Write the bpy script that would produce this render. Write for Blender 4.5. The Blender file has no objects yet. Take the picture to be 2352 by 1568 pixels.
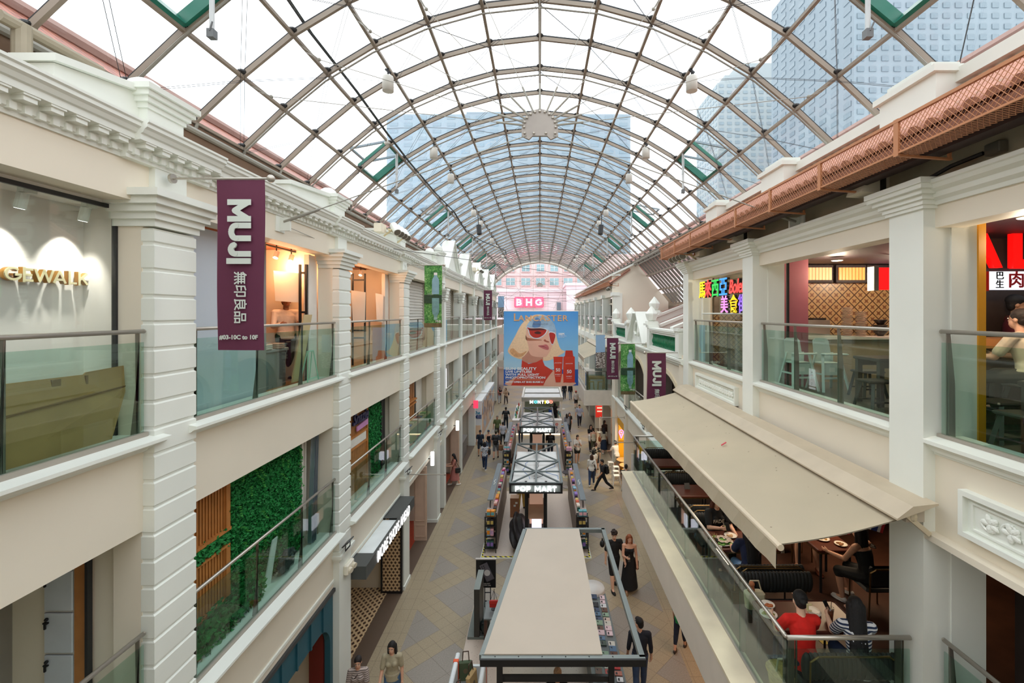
import bpy, bmesh, math, random
from mathutils import Vector, Matrix, Euler
random.seed(7)
S = bpy.context.scene
COL = S.collection
# ---------------------------------------------------------------- camera
EYE = 8.75; F = 1050.0; VX = 1240.0; VY = 719.0
cam = bpy.data.cameras.new('camera'); camo = bpy.data.objects.new('camera', cam); COL.objects.link(camo)
camo.location = (0, 0, EYE); camo.rotation_euler = (math.pi/2, 0, 0)
cam.sensor_width = 36; cam.lens = F/2352*36
cam.shift_x = -(VX-1176)/2352; cam.shift_y = -(784-VY)/2352
cam.clip_start = .05; cam.clip_end = 800
S.camera = camo
# ---------------------------------------------------------------- light: a bright overcast sky
W = bpy.data.worlds.new('sky'); S.world = W; W.use_nodes = True
nt = W.node_tree; bg = nt.nodes['Background']
tc = nt.nodes.new('ShaderNodeTexCoord'); nz = nt.nodes.new('ShaderNodeTexNoise'); cr = nt.nodes.new('ShaderNodeValToRGB')
nz.inputs['Scale'].default_value = 2.2; nz.inputs['Detail'].default_value = 6
cr.color_ramp.elements[0].position = .35; cr.color_ramp.elements[0].color = (.80, .88, .97, 1)
cr.color_ramp.elements[1].position = .62; cr.color_ramp.elements[1].color = (1, 1, 1, 1)
nt.links.new(tc.outputs['Generated'], nz.inputs['Vector']); nt.links.new(nz.outputs['Fac'], cr.inputs['Fac'])
nt.links.new(cr.outputs['Color'], bg.inputs['Color']); bg.inputs['Strength'].default_value = 1.55
S.view_settings.view_transform = 'Standard'; S.view_settings.look = 'None'
S.view_settings.gamma = 1; S.view_settings.use_curve_mapping = False
S.view_settings.exposure = 0.8
S.cycles.max_bounces = 9; S.cycles.diffuse_bounces = 7; S.cycles.glossy_bounces = 3; S.cycles.transmission_bounces = 4
S.cycles.transparent_max_bounces = 20; S.cycles.caustics_reflective = False; S.cycles.caustics_refractive = False
S.cycles.sample_clamp_indirect = 6; S.cycles.use_denoising = True

# ---------------------------------------------------------------- helpers
PI = math.pi
def V(*a): return Vector(a)
def on_ground(px, py, z=0):
    Y = F*(EYE-z)/(py-VY); return Vector(((px-VX)*Y/F, Y, z))
def at_depth(px, py, Y): return Vector(((px-VX)*Y/F, Y, EYE-(py-VY)*Y/F))
def on_x(px, py, X):
    Y = F*X/(px-VX); return Vector((X, Y, EYE-(py-VY)*Y/F))
def on_z(px, py, z): return on_ground(px, py, z)
def lin(c):
    c = c/255.0
    return c/12.92 if c <= .04045 else ((c+.055)/1.055)**2.4
def hexc(h):
    if not isinstance(h, str): return tuple(h)+(1,) if len(h) == 3 else tuple(h)
    return (lin(int(h[0:2], 16)), lin(int(h[2:4], 16)), lin(int(h[4:6], 16)), 1)
MATS = {}
def mat(h, rough=.6, metal=0, emit=0, spec=.5, vary=.06, scale=3, bump=0, key=None):
    k = key or (h if isinstance(h, str) else str(h), rough, metal, emit, spec, vary, scale, bump)
    if k in MATS: return MATS[k]
    m = bpy.data.materials.new('surface_%d' % len(MATS)); m.use_nodes = True
    t = m.node_tree; b = t.nodes['Principled BSDF']; c = hexc(h)
    b.inputs['Base Color'].default_value = c; b.inputs['Roughness'].default_value = rough
    b.inputs['Metallic'].default_value = metal; b.inputs['Specular IOR Level'].default_value = spec
    if emit:
        b.inputs['Emission Color'].default_value = c; b.inputs['Emission Strength'].default_value = emit
    elif vary:
        tc = t.nodes.new('ShaderNodeTexCoord'); n = t.nodes.new('ShaderNodeTexNoise'); r = t.nodes.new('ShaderNodeValToRGB')
        n.inputs['Scale'].default_value = scale; n.inputs['Detail'].default_value = 5
        r.color_ramp.elements[0].position = .3; r.color_ramp.elements[1].position = .7
        r.color_ramp.elements[0].color = tuple(x*(1-vary) for x in c[:3])+(1,)
        r.color_ramp.elements[1].color = tuple(min(1, x*(1+vary)) for x in c[:3])+(1,)
        t.links.new(tc.outputs['Object'], n.inputs['Vector']); t.links.new(n.outputs['Fac'], r.inputs['Fac'])
        t.links.new(r.outputs['Color'], b.inputs['Base Color'])
        if bump:
            bp = t.nodes.new('ShaderNodeBump'); bp.inputs['Strength'].default_value = bump; bp.inputs['Distance'].default_value = .01
            t.links.new(n.outputs['Fac'], bp.inputs['Height']); t.links.new(bp.outputs['Normal'], b.inputs['Normal'])
    MATS[k] = m; return m
def nodemat(name):
    m = bpy.data.materials.new(name); m.use_nodes = True
    return m, m.node_tree, m.node_tree.nodes, m.node_tree.links, m.node_tree.nodes['Principled BSDF']
def mathn(t, op, a, b=None, c=None):
    n = t.nodes.new('ShaderNodeMath'); n.operation = op
    for i, x in enumerate((a, b, c)):
        if x is None: continue
        if isinstance(x, (int, float)): n.inputs[i].default_value = x
        else: t.links.new(x, n.inputs[i])
    return n.outputs[0]
def mixc(t, f, a, b):
    n = t.nodes.new('ShaderNodeMix'); n.data_type = 'RGBA'
    if isinstance(f, (int, float)): n.inputs[0].default_value = f
    else: t.links.new(f, n.inputs[0])
    for i, x in ((6, a), (7, b)):
        if isinstance(x, (str, tuple)): n.inputs[i].default_value = hexc(x)
        else: t.links.new(x, n.inputs[i])
    return n.outputs[2]
def glass(name, tint, refl=1.0, rough=.0):
    m = bpy.data.materials.new(name); m.use_nodes = True; t = m.node_tree; t.nodes.clear()
    o = t.nodes.new('ShaderNodeOutputMaterial'); mx = t.nodes.new('ShaderNodeMixShader')
    tr = t.nodes.new('ShaderNodeBsdfTransparent'); gl = t.nodes.new('ShaderNodeBsdfGlossy'); fr = t.nodes.new('ShaderNodeFresnel')
    t.nodes.remove(fr); lw = t.nodes.new('ShaderNodeLayerWeight'); lw.inputs['Blend'].default_value = .5
    tr.inputs['Color'].default_value = tuple(tint)+(1,); gl.inputs['Roughness'].default_value = rough
    gl.inputs['Color'].default_value = (refl, refl, refl, 1)
    p = mathn(t, 'POWER', lw.outputs['Facing'], 5); fac = mathn(t, 'MULTIPLY_ADD', p, .96, .04)
    t.links.new(fac, mx.inputs[0]); t.links.new(tr.outputs[0], mx.inputs[1]); t.links.new(gl.outputs[0], mx.inputs[2])
    t.links.new(mx.outputs[0], o.inputs[0]); return m

def ramp(cr, stops):
    el = cr.color_ramp.elements
    el[0].position = stops[0][0]; el[0].color = hexc(stops[0][1]); el[1].position = stops[-1][0]; el[1].color = hexc(stops[-1][1])
    for p, h in stops[1:-1]: e = el.new(p); e.color = hexc(h)
class MB:
    k = 1
    """collects vertices and faces; build() links them as ONE mesh object"""
    def __init__(s): s.v = []; s.f = []; s.mi = []; s.cur = 0
    def add(s, vs, fs):
        o = len(s.v); s.v += [tuple(v) for v in vs]; s.f += [tuple(i+o for i in f) for f in fs]; s.mi += [s.cur]*len(fs)
    def box(s, x0, x1, y0, y1, z0, z1, M=None):
        if x0 > x1: x0, x1 = x1, x0
        if y0 > y1: y0, y1 = y1, y0
        if z0 > z1: z0, z1 = z1, z0
        MB.k = (MB.k*7+3) % 97; e = .00015+MB.k*.000012     # no two boxes share a plane
        x0 -= e; x1 += e; y0 -= e; y1 += e; z0 -= e; z1 += e
        vs = [V(x, y, z) for z in (z0, z1) for y in (y0, y1) for x in (x0, x1)]
        if M: vs = [M @ v for v in vs]
        s.add(vs, [(0, 2, 3, 1), (4, 5, 7, 6), (0, 1, 5, 4), (2, 6, 7, 3), (0, 4, 6, 2), (1, 3, 7, 5)])
        return s
    def cbox(s, c, d, M=None): return s.box(c[0]-d[0]/2, c[0]+d[0]/2, c[1]-d[1]/2, c[1]+d[1]/2, c[2]-d[2]/2, c[2]+d[2]/2, M)
    def bbox(s, x0, x1, y0, y1, z0, z1, b=.01, M=None):
        """box with chamfered vertical edges and a chamfered top"""
        pts = [(x0+b, y0), (x1-b, y0), (x1, y0+b), (x1, y1-b), (x1-b, y1), (x0+b, y1), (x0, y1-b), (x0, y0+b)]
        cx, cy = (x0+x1)/2, (y0+y1)/2
        def ring(z, k): return [V(x+(b*k if x < cx else -b*k), y+(b*k if y < cy else -b*k), z) for x, y in pts]
        rs = [ring(z0, 1), ring(z0+b, 0), ring(z1-b, 0), ring(z1, 1)]
        vs = sum(rs, [])
        if M: vs = [M @ v for v in vs]
        fs = [tuple(range(7, -1, -1)), tuple(range(24, 32))]
        for k in range(3):
            for i in range(8): fs.append((k*8+i, k*8+(i+1) % 8, k*8+8+(i+1) % 8, k*8+8+i))
        s.add(vs, fs); return s
    def quad(s, a, b, c, d): s.add([a, b, c, d], [(0, 1, 2, 3)]); return s
    def poly(s, pts): s.add(pts, [tuple(range(len(pts)))]); return s
    def prism(s, pts, d):
        """polygon pts (3-D, planar) pushed along vector d"""
        n = len(pts); pts = [Vector(p) for p in pts]; d = Vector(d)
        s.add(pts+[p+d for p in pts], [tuple(range(n-1, -1, -1)), tuple(range(n, 2*n))]+[(i, (i+1) % n, n+(i+1) % n, n+i) for i in range(n)])
        return s
    def bar(s, p, q, w, h=None, up=(0, 0, 1)):
        p, q = Vector(p), Vector(q); h = h or w; d = (q-p)
        if d.length < 1e-6: return s
        d.normalize(); u = Vector(up)
        if abs(d.dot(u)) > .99: u = V(0, 1, 0)
        a = d.cross(u).normalized()*w/2; b = a.cross(d).normalized()*h/2
        s.add([p-a-b, p+a-b, p+a+b, p-a+b, q-a-b, q+a-b, q+a+b, q-a+b],
              [(0, 1, 2, 3), (7, 6, 5, 4), (0, 4, 5, 1), (1, 5, 6, 2), (2, 6, 7, 3), (3, 7, 4, 0)]); return s
    def tube(s, p, q, r, n=8, r2=None):
        p, q = Vector(p), Vector(q); d = q-p
        if d.length < 1e-6: return s
        r2 = r if r2 is None else r2
        z = d.normalized(); x = z.orthogonal().normalized(); y = z.cross(x); vs = []
        for c, rr in ((p, r), (q, r2)):
            for i in range(n):
                a = 2*PI*i/n; vs.append(c+x*math.cos(a)*rr+y*math.sin(a)*rr)
        s.add(vs, [tuple(range(n-1, -1, -1)), tuple(range(n, 2*n))]+[(i, (i+1) % n, n+(i+1) % n, n+i) for i in range(n)]); return s
    def path(s, pts, r, n=6):
        pts = [Vector(p) for p in pts]
        for a, b in zip(pts, pts[1:]): s.tube(a, b, r, n)
        for p in pts[1:-1]: s.ell(p, (r*1.02,)*3, 4, n)
        return s
    def lathe(s, prof, c, n=16, M=None):
        """prof: (radius, height) pairs turned round a vertical axis through c"""
        c = Vector(c); vs = []; fs = []
        for r, z in prof:
            for i in range(n):
                a = 2*PI*i/n; v = V(math.cos(a)*r, math.sin(a)*r, z)
                vs.append(c+(M @ v if M else v))
        k = len(prof)
        for j in range(k-1):
            for i in range(n): fs.append((j*n+i, j*n+(i+1) % n, (j+1)*n+(i+1) % n, (j+1)*n+i))
        fs.append(tuple(range(n-1, -1, -1))); fs.append(tuple(range((k-1)*n, k*n)))
        s.add(vs, fs); return s
    def ell(s, c, r, rings=8, n=12, M=None):
        c = Vector(c); vs = []; fs = []
        for j in range(1, rings):
            t = PI*j/rings
            for i in range(n):
                a = 2*PI*i/n; v = V(r[0]*math.sin(t)*math.cos(a), r[1]*math.sin(t)*math.sin(a), r[2]*math.cos(t))
                vs.append(c+(M @ v if M else v))
        top = V(0, 0, r[2]); vs.append(c+(M @ top if M else top)); vs.append(c-(M @ top if M else top))
        T, B = len(vs)-2, len(vs)-1
        for i in range(n):
            fs.append((i, (i+1) % n, T)); fs.append(((rings-2)*n+(i+1) % n, (rings-2)*n+i, B))
        for j in range(rings-2):
            for i in range(n): fs.append((j*n+i, (j+1)*n+i, (j+1)*n+(i+1) % n, j*n+(i+1) % n))
        s.add(vs, fs); return s
    def extrude_y(s, prof, y0, y1):
        """closed (x,z) profile swept along Y"""
        return s.prism([V(x, y0, z) for x, z in prof], V(0, y1-y0, 0))
    def build(s, name, m, parent=None, smooth=False):
        me = bpy.data.meshes.new(name); me.from_pydata(s.v, [], s.f)
        ms = m if isinstance(m, (list, tuple)) else [m]
        for x in ms: me.materials.append(x)
        if len(ms) > 1: me.polygons.foreach_set('material_index', s.mi)
        bm = bmesh.new(); bm.from_mesh(me); bmesh.ops.recalc_face_normals(bm, faces=bm.faces); bm.to_mesh(me); bm.free()
        if smooth:
            me.polygons.foreach_set('use_smooth', [True]*len(me.polygons))
        me.update()
        o = bpy.data.objects.new(name, me); COL.objects.link(o)
        if parent is not None:
            o.parent = parent
            o.matrix_parent_inverse = BASE.get(parent.name, parent_world(parent)).inverted()
        return o
BASE = {}
def parent_world(p):
    m = p.matrix_basis.copy()
    if p.parent is not None: m = parent_world(p.parent) @ p.matrix_parent_inverse @ m
    return m
def tag(o, label=None, cat=None, group=None, kind=None):
    if label: o['label'] = label
    if cat: o['category'] = cat
    if group: o['group'] = group
    if kind: o['kind'] = kind
    return o
def thing(name, label, cat, loc=(0, 0, 0), group=None, kind=None):
    """an Empty at the thing's base; parts are built in world coordinates and parented to it"""
    o = bpy.data.objects.new(name, None); COL.objects.link(o); o.location = loc; o.empty_display_size = .1
    return tag(o, label, cat, group, kind)
def struct(o): o['kind'] = 'structure'; return o
CH = {}
def children(o): return [c for c in CHALL() if c.parent is o]
def CHALL(): return COL.objects
def copy_tree(o, mtx, label=None, group=None, kids=None):
    """a thing and its parts, moved by matrix mtx (world)"""
    c = o.copy(); COL.objects.link(c); c.matrix_basis = mtx @ o.matrix_basis
    if label: c['label'] = label
    if group: c['group'] = group
    def rec(src, dst):
        for ch in (kids[src.name] if kids and src.name in kids else list(src.children)):
            d = ch.copy(); COL.objects.link(d); d.parent = dst; d.matrix_parent_inverse = ch.matrix_parent_inverse
            rec(ch, d)
    rec(o, c); return c
def T(x, y, z): return Matrix.Translation((x, y, z))
def RZ(a): return Matrix.Rotation(a, 4, 'Z')
SCR = bpy.data.scenes.new('scratch')
def evaluated(o, name):
    SCR.collection.objects.link(o); vl = SCR.view_layers[0]; vl.update(); dg = vl.depsgraph
    me = bpy.data.meshes.new_from_object(o.evaluated_get(dg), depsgraph=dg); me.name = name
    SCR.collection.objects.unlink(o); d = o.data; bpy.data.objects.remove(o)
    (bpy.data.curves if isinstance(d, bpy.types.Curve) else bpy.data.meshes).remove(d)
    return me
TXT = {}
def text(s, size, m, mtx, name='lettering', parent=None, extrude=.0, offset=0, align='CENTER', spacing=1, shear=0, sx=1):
    k = (s, size, extrude, offset, align, spacing, shear)
    if k not in TXT:
        cu = bpy.data.curves.new(name, 'FONT'); cu.body = s; cu.size = size; cu.extrude = extrude; cu.offset = offset
        cu.align_x = align; cu.align_y = 'CENTER'; cu.space_character = spacing; cu.shear = shear; cu.resolution_u = 3
        TXT[k] = evaluated(bpy.data.objects.new(name, cu), name)
    me = TXT[k].copy(); me.name = name; me.materials.clear(); me.materials.append(m)
    me.transform(mtx @ Matrix.Diagonal((sx, 1, 1, 1)))
    o = bpy.data.objects.new(name, me); COL.objects.link(o)
    if parent is not None:
        o.parent = parent; o.matrix_parent_inverse = parent_world(parent).inverted()
    return o
def arcpts(cx, cy, rx, ry, a0, a1, n=10): return [(cx+rx*math.cos(math.radians(a0+(a1-a0)*i/n)), cy+ry*math.sin(math.radians(a0+(a1-a0)*i/n))) for i in range(n+1)]
GL = {'M': (1.0, [[(.07, 0), (.07, 1)], [(.1, .95), (.5, .25), (.9, .95)], [(.93, 0), (.93, 1)]]), 'U': (.8, [[(.07, 1), (.07, .33)]+arcpts(.4, .33, .33, .26, 180, 360)+[(.73, 1)]]),
 'J': (.6, [[(.53, 1), (.53, .3)]+arcpts(.3, .3, .23, .23, 0, -180)]), 'I': (.2, [[(.1, 0), (.1, 1)]]), 'P': (.68, [[(.07, 0), (.07, 1)], [(.07, .93), (.38, .93)]+arcpts(.38, .68, .24, .25, 90, -90)+[(.07, .43)]]),
 'O': (.98, [arcpts(.49, .5, .42, .43, 0, 360, 24)]), 'A': (.9, [[(.06, 0), (.45, .95), (.84, 0)], [(.2, .3), (.7, .3)]]), 'R': (.72, [[(.07, 0), (.07, 1)], [(.07, .93), (.38, .93)]+arcpts(.38, .69, .24, .24, 90, -90)+[(.07, .45)], [(.36, .45), (.64, .02)]]),
 'T': (.7, [[(.35, 0), (.35, 1)], [(0, .93), (.7, .93)]]), 'N': (.84, [[(.07, 0), (.07, 1)], [(.1, .95), (.74, .05)], [(.77, 0), (.77, 1)]]), 'G': (.95, [arcpts(.48, .5, .41, .43, 42, 335, 22)+[(.88, .44)], [(.55, .46), (.93, .46)]]),
 'E': (.62, [[(.07, 0), (.07, 1)], [(.07, .93), (.6, .93)], [(.07, .5), (.54, .5)], [(.07, .07), (.6, .07)]]), 'W': (1.2, [[(.04, 1), (.32, .05), (.6, .95), (.88, .05), (1.16, 1)]]), 'L': (.6, [[(.07, 1), (.07, 0)], [(.07, .07), (.58, .07)]]),
 'K': (.72, [[(.07, 0), (.07, 1)], [(.1, .4), (.64, .98)], [(.26, .56), (.66, .02)]]), 'B': (.72, [[(.07, 0), (.07, 1)], [(.07, .93), (.38, .93)]+arcpts(.38, .72, .2, .21, 90, -90)+[(.07, .51)], [(.38, .51)]+arcpts(.4, .29, .24, .22, 90, -90)+[(.07, .07)]]), 'H': (.8, [[(.07, 0), (.07, 1)], [(.73, 0), (.73, 1)], [(.07, .5), (.73, .5)]]), ' ': (.45, [])}
def strokes(s, cap, w, m, mtx, name, parent, depth=.01, gap=.12, sx=1):
    """heavy block lettering: thick strokes of width w (in cap heights), centred on mtx"""
    tot = sum(GL[ch][0]+gap for ch in s)-gap; x = -tot/2; c = MB(); st_ = 0
    for ch in s:
        wd, st = GL[ch]
        for pl in st:
            pts = [V((x+px_)*cap*sx, (py_*(1-w)+w/2 if len(pl) > 2 or True else py_)*cap-cap/2, 0) for px_, py_ in pl]
            for i, (p, q) in enumerate(zip(pts, pts[1:])):
                d = (q-p).normalized(); p2, q2 = p-d*cap*w*.5 if (i == 0 and abs(d.x) < .02) else p, q+d*cap*w*.5 if (i == len(pts)-2 and abs(d.x) < .02) else q
                nrm = V(-d.y, d.x, 0)*cap*w/2; c.prism([mtx @ (p2+nrm), mtx @ (p2-nrm), mtx @ (q2-nrm), mtx @ (q2+nrm)], mtx.to_3x3() @ V(0, 0, depth+st_)); st_ += .0003
            for p in pts[1:-1]: st_ += .0003; n_ = 8; c.prism([mtx @ (p+V(math.cos(2*PI*k/n_), math.sin(2*PI*k/n_), 0)*cap*w/2) for k in range(n_)], mtx.to_3x3() @ V(0, 0, depth+st_))
        x += wd+gap
    return c.build(name, m, parent)
def frame3(p, x, y):
    x = Vector(x).normalized(); y = Vector(y).normalized(); z = x.cross(y)
    M = Matrix((x, y, z)).transposed().to_4x4(); M.translation = Vector(p); return M
def face_cam(p): return frame3(p, (1, 0, 0), (0, 0, 1))
def face_px(p): return frame3(p, (0, 1, 0), (0, 0, 1))       # faces +X
def face_nx(p): return frame3(p, (0, -1, 0), (0, 0, 1))      # faces -X
def down_cam(p): return frame3(p, (0, 0, -1), (1, 0, 0))     # reads downward, faces the camera
def lamp(name, kind, loc, power, color=(1, 1, 1), size=.3, sizey=None, rot=(0, 0, 0), spot=None, parent=None):
    l = bpy.data.lights.new(name, kind); l.energy = power; l.color = color
    if kind == 'AREA':
        l.size = size
        if sizey: l.shape = 'RECTANGLE'; l.size_y = sizey
    elif kind == 'SPOT': l.spot_size = spot or 1; l.spot_blend = .6; l.shadow_soft_size = size
    else: l.shadow_soft_size = size
    o = bpy.data.objects.new(name, l); COL.objects.link(o); o.location = loc; o.rotation_euler = rot
    if parent is not None: o.parent = parent; o.matrix_parent_inverse = parent_world(parent).inverted()
    return o

# ---------------------------------------------------------------- shared materials
WHITE = mat('E4E7DF', .5, vary=.03, scale=1.2)
CREAM = mat('E3DAC8', .6, vary=.03, scale=.8)
CREAM2 = mat('DCCFB2', .6, vary=.03, scale=.8)
BEAM = mat('978A7B', .45, vary=.1, scale=2)
CABLE = mat('4A4A4C', .35, .6, vary=0)
STEEL = mat('B9B3A9', .34, .75, vary=.03)
DARKM = mat('2B2C2E', .4, .2, vary=.05)
BLACK = mat('141416', .5, vary=.05)
GREENG = glass('balustrade_glass', (.80, .905, .865))
CLEARG = glass('shop_glass', (.93, .96, .95))
ROOFG = glass('roof_glass', (.96, .985, .985))
BROWNW = mat('7B624E', .7, vary=.08)
TILEP = mat('C08A76', .7, vary=.15, scale=14)
LIT = mat('FFFFFF', emit=2.2)
# ================================================================ floor
m, t, N, L, b = nodemat('granite_paving')
tc = N.new('ShaderNodeTexCoord'); sp = N.new('ShaderNodeSeparateXYZ'); L.new(tc.outputs['Object'], sp.inputs[0])
X, Y = sp.outputs[0], sp.outputs[1]
u = mathn(t, 'MULTIPLY', mathn(t, 'ADD', X, Y), .7071); v = mathn(t, 'MULTIPLY', mathn(t, 'SUBTRACT', X, Y), .7071)
def fr(a, per, off=0): return mathn(t, 'MULTIPLY', mathn(t, 'FRACT', mathn(t, 'DIVIDE', mathn(t, 'ADD', a, off), per)), per)
PER = 2.16
fu, fv = fr(u, PER, 100.3), fr(v, PER, 100.9)
inu, inv = mathn(t, 'LESS_THAN', fu, 1.44), mathn(t, 'LESS_THAN', fv, 1.44)
grey = mathn(t, 'MULTIPLY', inu, inv)
def joint(a, per, w, off=0):
    f_ = mathn(t, 'FRACT', mathn(t, 'DIVIDE', mathn(t, 'ADD', a, off), per)); return mathn(t, 'LESS_THAN', f_, w/per)
jbig = mathn(t, 'MAXIMUM', joint(u, .72, .014, 100.3), joint(v, .72, .014, 100.9))
jsm = mathn(t, 'MAXIMUM', joint(u, .36, .012, 100.3), joint(v, .36, .012, 100.9))
jt = mathn(t, 'ADD', mathn(t, 'MULTIPLY', jbig, grey), mathn(t, 'MULTIPLY', jsm, mathn(t, 'SUBTRACT', 1, grey)))
absx = mathn(t, 'ABSOLUTE', X)
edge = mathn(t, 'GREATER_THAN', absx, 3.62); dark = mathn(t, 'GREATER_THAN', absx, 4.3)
je = mathn(t, 'MAXIMUM', joint(X, .34, .012, 100.02), joint(Y, .5, .012))
n1 = N.new('ShaderNodeTexNoise'); n1.inputs['Scale'].default_value = 34; n1.inputs['Detail'].default_value = 3; L.new(tc.outputs['Object'], n1.inputs['Vector'])
n2 = N.new('ShaderNodeTexNoise'); n2.inputs['Scale'].default_value = .9; n2.inputs['Detail'].default_value = 4; L.new(tc.outputs['Object'], n2.inputs['Vector'])
g = mixc(t, n1.outputs['Fac'], '787169', 'A8A095'); yl = mixc(t, n1.outputs['Fac'], '84765F', 'BAAA8C')
c = mixc(t, grey, yl, g); c = mixc(t, edge, c, yl)
c = mixc(t, mathn(t, 'MULTIPLY', mathn(t, 'ADD', mathn(t, 'MULTIPLY', jt, mathn(t, 'SUBTRACT', 1, edge)), mathn(t, 'MULTIPLY', je, edge)), .5), c, '5A4E44')
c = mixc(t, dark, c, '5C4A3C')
c = mixc(t, mathn(t, 'MULTIPLY', n2.outputs['Fac'], .2), c, '7A7066')
L.new(c, b.inputs['Base Color']); b.inputs['Roughness'].default_value = .42
FLOORM = m
f = MB(); f.box(-12, 12, -4, 95, -.2, 0); struct(f.build('floor', FLOORM))

# ================================================================ left building
XW, XC = -4.43, -4.30
COLS = [(.42, 1.03), (5.10, 5.72), (9.80, 10.40), (14.46, 15.08), (19.14, 19.72)]
SLIM = [(20.55, 20.95), (25.0, 25.4), (30.2, 30.6), (35.3, 35.7), (40.4, 40.8), (45.6, 46.0)]
LEND = 46.0
Z1T, Z2B, Z2T, Z3B, Z3T = 2.85, 4.0, 6.32, 7.32, 9.98
w = MB()
for z0, z1 in ((Z1T, Z2B), (Z2T, Z3B), (Z3T, 10.45)): w.box(XW-.32, XW, -2, LEND, z0, z1)
w.box(XW-.32, XW-.1, 45.8, LEND, 0, 10.4)
w.box(-7.5, XW-.32, -2, LEND, Z2B-.25, Z2B-.03); w.box(-7.5, XW-.32, -2, LEND, Z3B-.3, Z3B-.05); w.box(-7.5, XW-.32, -2, LEND, 10.2, 10.4)
w.box(-7.6, -7.5, -2, LEND, 0, 10.4)
for y0, y1 in COLS+SLIM: w.box(-7.5, XW-.32, y0+.1, y1-.1, 0, 10.3); w.box(XW-.33, XW-.01, y0+.004, y1-.004, 0, 10.4)
WL = struct(w.build('wall_left', CREAM))
# recessed band under each second floor ledge
# columns: rusticated blocks, then slim shafts further on
def molding(y0, y1, x0, outx, z0, z1, mb):
    """a stepped, flaring capital on a pier that runs y0..y1; x0 = pier face"""
    n = 5; sg = 1 if outx > x0 else -1
    for k in range(n):
        e = abs(outx-x0)*((k+1)/n)**1.3; a = z0+(z1-z0)*k/n; b_ = z0+(z1-z0)*(k+1)/n
        mb.box(x0-sg*.45, x0+sg*e, y0-e, y1+e, a, b_+.002)
tn = 0
for i, (y0, y1) in enumerate(COLS):
    tn += 1
    R = struct(bpy.data.objects.new('trim_%d' % tn, None)); COL.objects.link(R); R.location = (XC, y0, 0)
    c = MB(); z = 3.62 if i else 3.62
    h = .2955
    while z < 9.66:
        z1 = min(z+h, 9.7); c.box(XC-.15, XC-.022, y0+.012, y1-.012, z, z1)
        # chamfered block
        a, d = .022, .016; zz0, zz1 = z+.012, z1-.012
        vs = [V(XC-.022, y0+.012, zz0), V(XC-.022, y1-.012, zz0), V(XC-.022, y1-.012, zz1), V(XC-.022, y0+.012, zz1),
              V(XC, y0, zz0+d), V(XC, y1, zz0+d), V(XC, y1, zz1-d), V(XC, y0, zz1-d),
              V(XC-.15, y0, zz0+d), V(XC-.15, y1, zz0+d), V(XC-.15, y1, zz1-d), V(XC-.15, y0, zz1-d),
              V(XC-.15, y0+.012, zz0), V(XC-.15, y1-.012, zz0), V(XC-.15, y1-.012, zz1), V(XC-.15, y0+.012, zz1)]
        c.add(vs, [(4, 5, 6, 7), (0, 1, 5, 4), (7, 6, 2, 3), (4, 7, 11, 8), (5, 9, 10, 6), (8, 12, 0, 4), (11, 7, 3, 15), (9, 5, 1, 13), (10, 14, 2, 6), (8, 11, 15, 12), (9, 13, 14, 10)])
        z = z1
    c.build('rusticated_shaft', WHITE, R)
    c = MB(); molding(y0, y1, XC, XC+.2, 9.72, 10.1, c); c.box(XC-.44, XC-.06, y0+.08, y1-.08, 10.1, 10.45); c.build('capital', WHITE, R)
    c = MB(); c.box(XC-.44, XC, y0, y1, 0, 3.5)
    c.box(XC-.44, XC+.07, y0-.07, y1+.07, 3.5, 3.56); c.box(XC-.44, XC+.035, y0-.035, y1+.035, 3.44, 3.5); c.box(XC-.44, XC+.03, y0-.03, y1+.03, 3.56, 3.63)
    c.box(XC-.44, XC+.03, y0-.03, y1+.03, 0, .12); c.build('ground_floor_pier', WHITE, R)
for i, (y0, y1) in enumerate(SLIM):
    tn += 1
    R = struct(bpy.data.objects.new('trim_%d' % tn, None)); COL.objects.link(R); R.location = (XC, y0, 0)
    c = MB(); c.box(XC-.4, XC, y0, y1, 0, 9.3); c.box(XC-.4, XC+.05, y0-.05, y1+.05, 3.45, 3.6); c.box(XC-.4, XC+.04, y0-.04, y1+.04, 7.2, 7.34)
    c.build('slim_shaft', WHITE, R)
    c = MB(); ym = (y0+y1)/2
    for k in range(6):
        e = .03+.02*k; c.box(XC-.4, XC+e, y0-e, y1+e, 9.3+.08*k, 9.3+.08*(k+1) - (.03 if k < 5 else 0))
    for k in range(3):
        for q in (-1, 0, 1):
            c.ell((XC+.05+.02*k, ym+q*.16, 9.36+.14*k), (.06, .07, .08), 6, 8)
            c.ell((XC-.12+.0*k, y0-.04-.02*k, 9.36+.14*k), (.07, .05, .08), 6, 8)
    c.box(XC-.4, XC+.16, y0-.16, y1+.16, 9.78, 9.86); c.box(XC-.4, XC-.04, y0+.05, y1-.05, 9.86, 10.45)
    c.build('corinthian_capital', WHITE, R)
# window ledges
def ledge(y0, y1, z, out=.17):
    c = MB()
    c.extrude_y([(XW-.3, z-.1), (XW-.3, z+.03), (XW+.06, z+.03), (XW+out+.06, z), (XW+out+.06, z-.035), (XW+out+.02, z-.045), (XW+out-.02, z-.075), (XW+out-.04, z-.08), (XW+.06, z-.12), (XW+.05, z-.14), (XW, z-.15)], y0, y1)
    return c
edges = [(-2, .42)]+[(COLS[i][1], COLS[i+1][0]) for i in range(4)]+[(19.72, 20.55)]+[(SLIM[i][1], SLIM[i+1][0]) for i in range(5)]
for i, (a, b_) in enumerate(edges):
    tn += 1; struct(ledge(a-.12 if i else a, b_+.12, 7.36).build('trim_%d' % tn, WHITE))
    tn += 1; c = ledge(a-.03, b_+.03, 4.02, .2)
    if a < 20: c.box(XW-.1, XW+.03, a, b_, 3.0, 3.05)
    struct(c.build('trim_%d' % tn, WHITE))
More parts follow.
